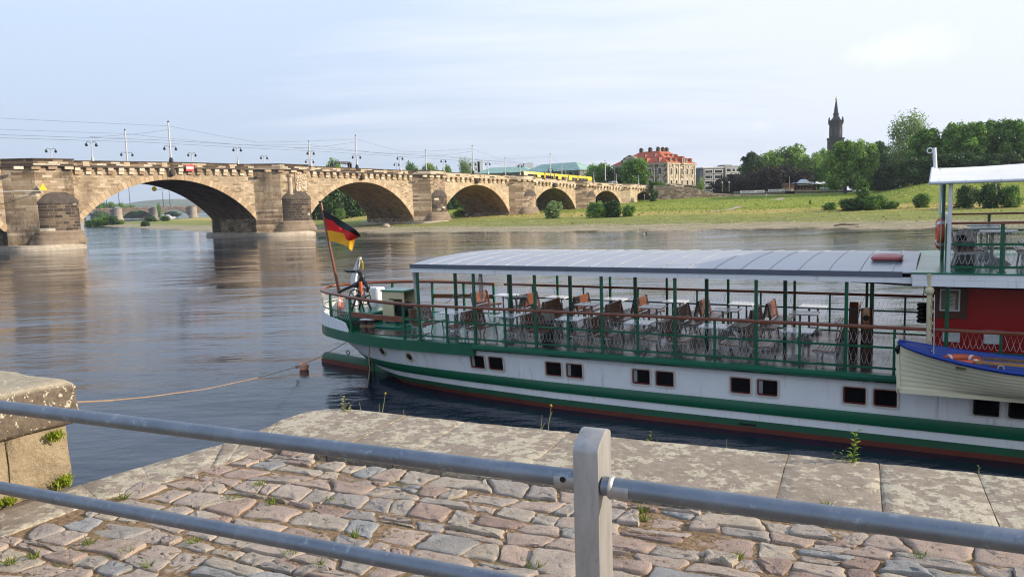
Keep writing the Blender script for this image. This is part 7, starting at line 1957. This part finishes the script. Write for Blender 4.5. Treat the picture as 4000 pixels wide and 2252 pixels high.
b0, b1 = at_z(1545*Dk,1224.5*Dk,zr0), at_z(2575*Dk,1362*Dk,zr0); dv2 = (b1-b0).normalized()
up2 = rail(b0-dv2*.03, b1+dv2*2)
zr1 = QZ+.53
c0, c1 = at_z(0,1225*Dk,zr1), at_z(1150*Dk,1440*Dk,zr1); dv3 = (c1-c0).normalized()
rail(c0-dv3*1.6, c0+dv3*((pc-c0).dot(dv3)-.02)); 
rail(Vector((pc.x,pc.y,zr1))+dv2*.03, Vector((pc.x,pc.y,zr1))+dv2*3)
mb = MB(); q = b0-dv2*.004; mb.tube([q+dv2*-.004, q, q+dv2*.006], [.033,.032,.0265], 16); mb.build('weld_bead', M_post, up2, 60)
mb = MB(); mb.tube([b0-dv2*.012-Vector((0,0,.004)), b0+dv2*.045-Vector((0,0,.004))], .0275, 18); mb.build('sleeve', M_post, up2, 60)
mb = MB(); mb.tube([a1-dv*.045-Vector((0,0,.004)), a1+dv*.02-Vector((0,0,.004))], .0275, 18); mb.build('sleeve', M_post, up1, 60)
mb = MB(); q = a1-dv*.018-N*.0268+Vector((0,0,.004)); mb.cyl(q, q-N*.003, .008, n=12); mb.build('screw_hole', S_dark, up1)
# next posts along the railing, outside the picture
# ------------------------------------------------------------------ weeds on the edge of the quay
G_weed = leafmat('weed_leaf', (.12,.17,.02), (.20,.29,.03), (.30,.42,.05), .45); G_pale = leafmat('pale_weed_leaf', (.20,.21,.07), (.30,.32,.12), (.42,.44,.2), .35)
M_stalk = plain('dry_stalk', (.36,.32,.16), (.26,.24,.10), .8); M_flower = plain('yellow_flower', (.62,.48,.03), None, .7)
def weed(fx, fy, h, lab, lean=(0,0), leaves=8, lw=.012, ll=.04, mat=None, flower=False, side=None, thin=.0016):
    q = at_z(fx, fy, QZ); g = thing('weed', lab, 'weed', 'weeds along the quay edge', (q.x,q.y,QZ-.03))
    mb = MB(); top = Vector((lean[0],lean[1],h+.03)); P = [Vector((0,0,0)), Vector((lean[0]*.2,lean[1]*.2,h*.35)), Vector((lean[0]*.6,lean[1]*.6,h*.72)), top]
    mb.tube(P, [thin*1.6,thin*1.3,thin,thin*.6], 5)
    if side: 
        for (k, dx, hh) in side: mb.tube([P[0].lerp(top,k), P[0].lerp(top,k)+Vector((dx*.6,0,hh*.6)), P[0].lerp(top,k)+Vector((dx,0,hh))], thin*.8, 4)
    mb.build('stem', G_weed if mat is G_weed else M_stalk, g)
    if leaves:
        mb = MB()
        for i in range(leaves):
            k = .12+.88*i/max(1,leaves-1); p = P[0].lerp(P[1],k/.35) if k < .35 else (P[1].lerp(P[2],(k-.35)/.37) if k < .72 else P[2].lerp(P[3],(k-.72)/.28))
            a_ = i*2.4+random.random()*.8; d = Vector((math.cos(a_),math.sin(a_),.75)).normalized(); s_ = d.cross(Vector((0,0,1))).normalized(); L = ll*random.uniform(.7,1.2)
            mb.tint = random.random()
            up_ = Vector((0,0,.18*L))
            mb.add([p, p+d*L*.4+s_*lw, p+d*L+Vector((0,0,-.25*L)), p+d*L*.4-s_*lw, p+d*L*.45+up_*.4], [(0,1,4),(1,2,4),(2,3,4),(3,0,4)])
        mb.build('leaves', mat or G_pale, g)
    if flower:
        mb = MB()
        for i in range(9):
            p = top+Vector((random.gauss(0,.006),random.gauss(0,.006),random.gauss(0,.006))); mb.lathe(p, [(0,-.003),(.004,0),(0,.003)], 5)
        mb.build('flower', M_flower, g)
weed(1342,1602,.115,'pale leafy weed at the corner of the quay',(.005,0),26,.012,.038)
weed(1365,1604,.06,'short leafy weed right beside the pale leafy one',(.01,0),10,.011,.03)
weed(1415,1610,.085,'bare thin dry stalk near the corner of the quay',(-.02,0),0)
weed(1480,1614,.075,'short stalk with a bud leaning left',(.006,0),3,.004,.014,side=[(.05,-.03,.02)])
weed(1492,1616,.17,'tall thin stalk with a pale seed head',(.035,0),4,.004,.012,flower=True)
weed(1578,1624,.055,'tiny bare stalk at the second stone joint',(0,0),0)
weed(2112,1673,.10,'thin stalk with buds left of the yellow flowered one',(.012,0),3,.004,.012,side=[(.1,.03,.06)])
weed(2140,1676,.18,'tall stalk with small yellow flowers by the post',(.03,0),4,.004,.014,flower=True,side=[(.5,.02,.06)])
weed(2535,1716,.05,'single broad bright green leaf right of the post',(.02,0),5,.010,.04,G_weed)
weed(2568,1718,.02,'very small green sprout right of the post',(.004,0),6,.005,.018,G_weed)
weed(2838,1748,.065,'bare whitish stalk right of the post',(.002,0),0)
weed(3332,1805,.19,'tall bright green weed standing on the coping',(.012,0),19,.013,.058,G_weed,thin=.0035)
weed(3312,1802,.03,'low green leaf at the foot of the tall bright weed',(-.01,0),6,.012,.045,G_weed)
weed(3288,1799,.065,'small green shoot left of the tall bright weed',(.004,0),8,.006,.028,G_weed)
weed(3265,1796,.055,'smallest green shoot furthest left of the tall bright weed',(-.01,0),8,.006,.026,G_weed)
weed(3823,1853,.05,'little weed growing from the joint at the right',(0,0),12,.004,.014)

# ------------------------------------------------------------------ morning haze
mb = MB(); mb.box(-5200,2600,-40,5600,-5,420)
hz_ = mb.build("haze", [])
hz_.data.materials.clear()
hm = bpy.data.materials.new('haze_air'); hm.use_nodes = True; ht = hm.node_tree; ht.nodes.clear()
ho_ = ht.nodes.new('ShaderNodeOutputMaterial'); pv = ht.nodes.new('ShaderNodeVolumePrincipled')
pv.inputs['Color'].default_value = (.80,.88,1.0,1); pv.inputs['Density'].default_value = .00011; pv.inputs['Anisotropy'].default_value = .2
ht.links.new(pv.outputs[0], ho_.inputs['Volume']); hz_.data.materials.append(hm); tag(hz_, 'thin blue morning haze over the river', None, None, 'stuff')
scn.cycles.volume_bounces = 0
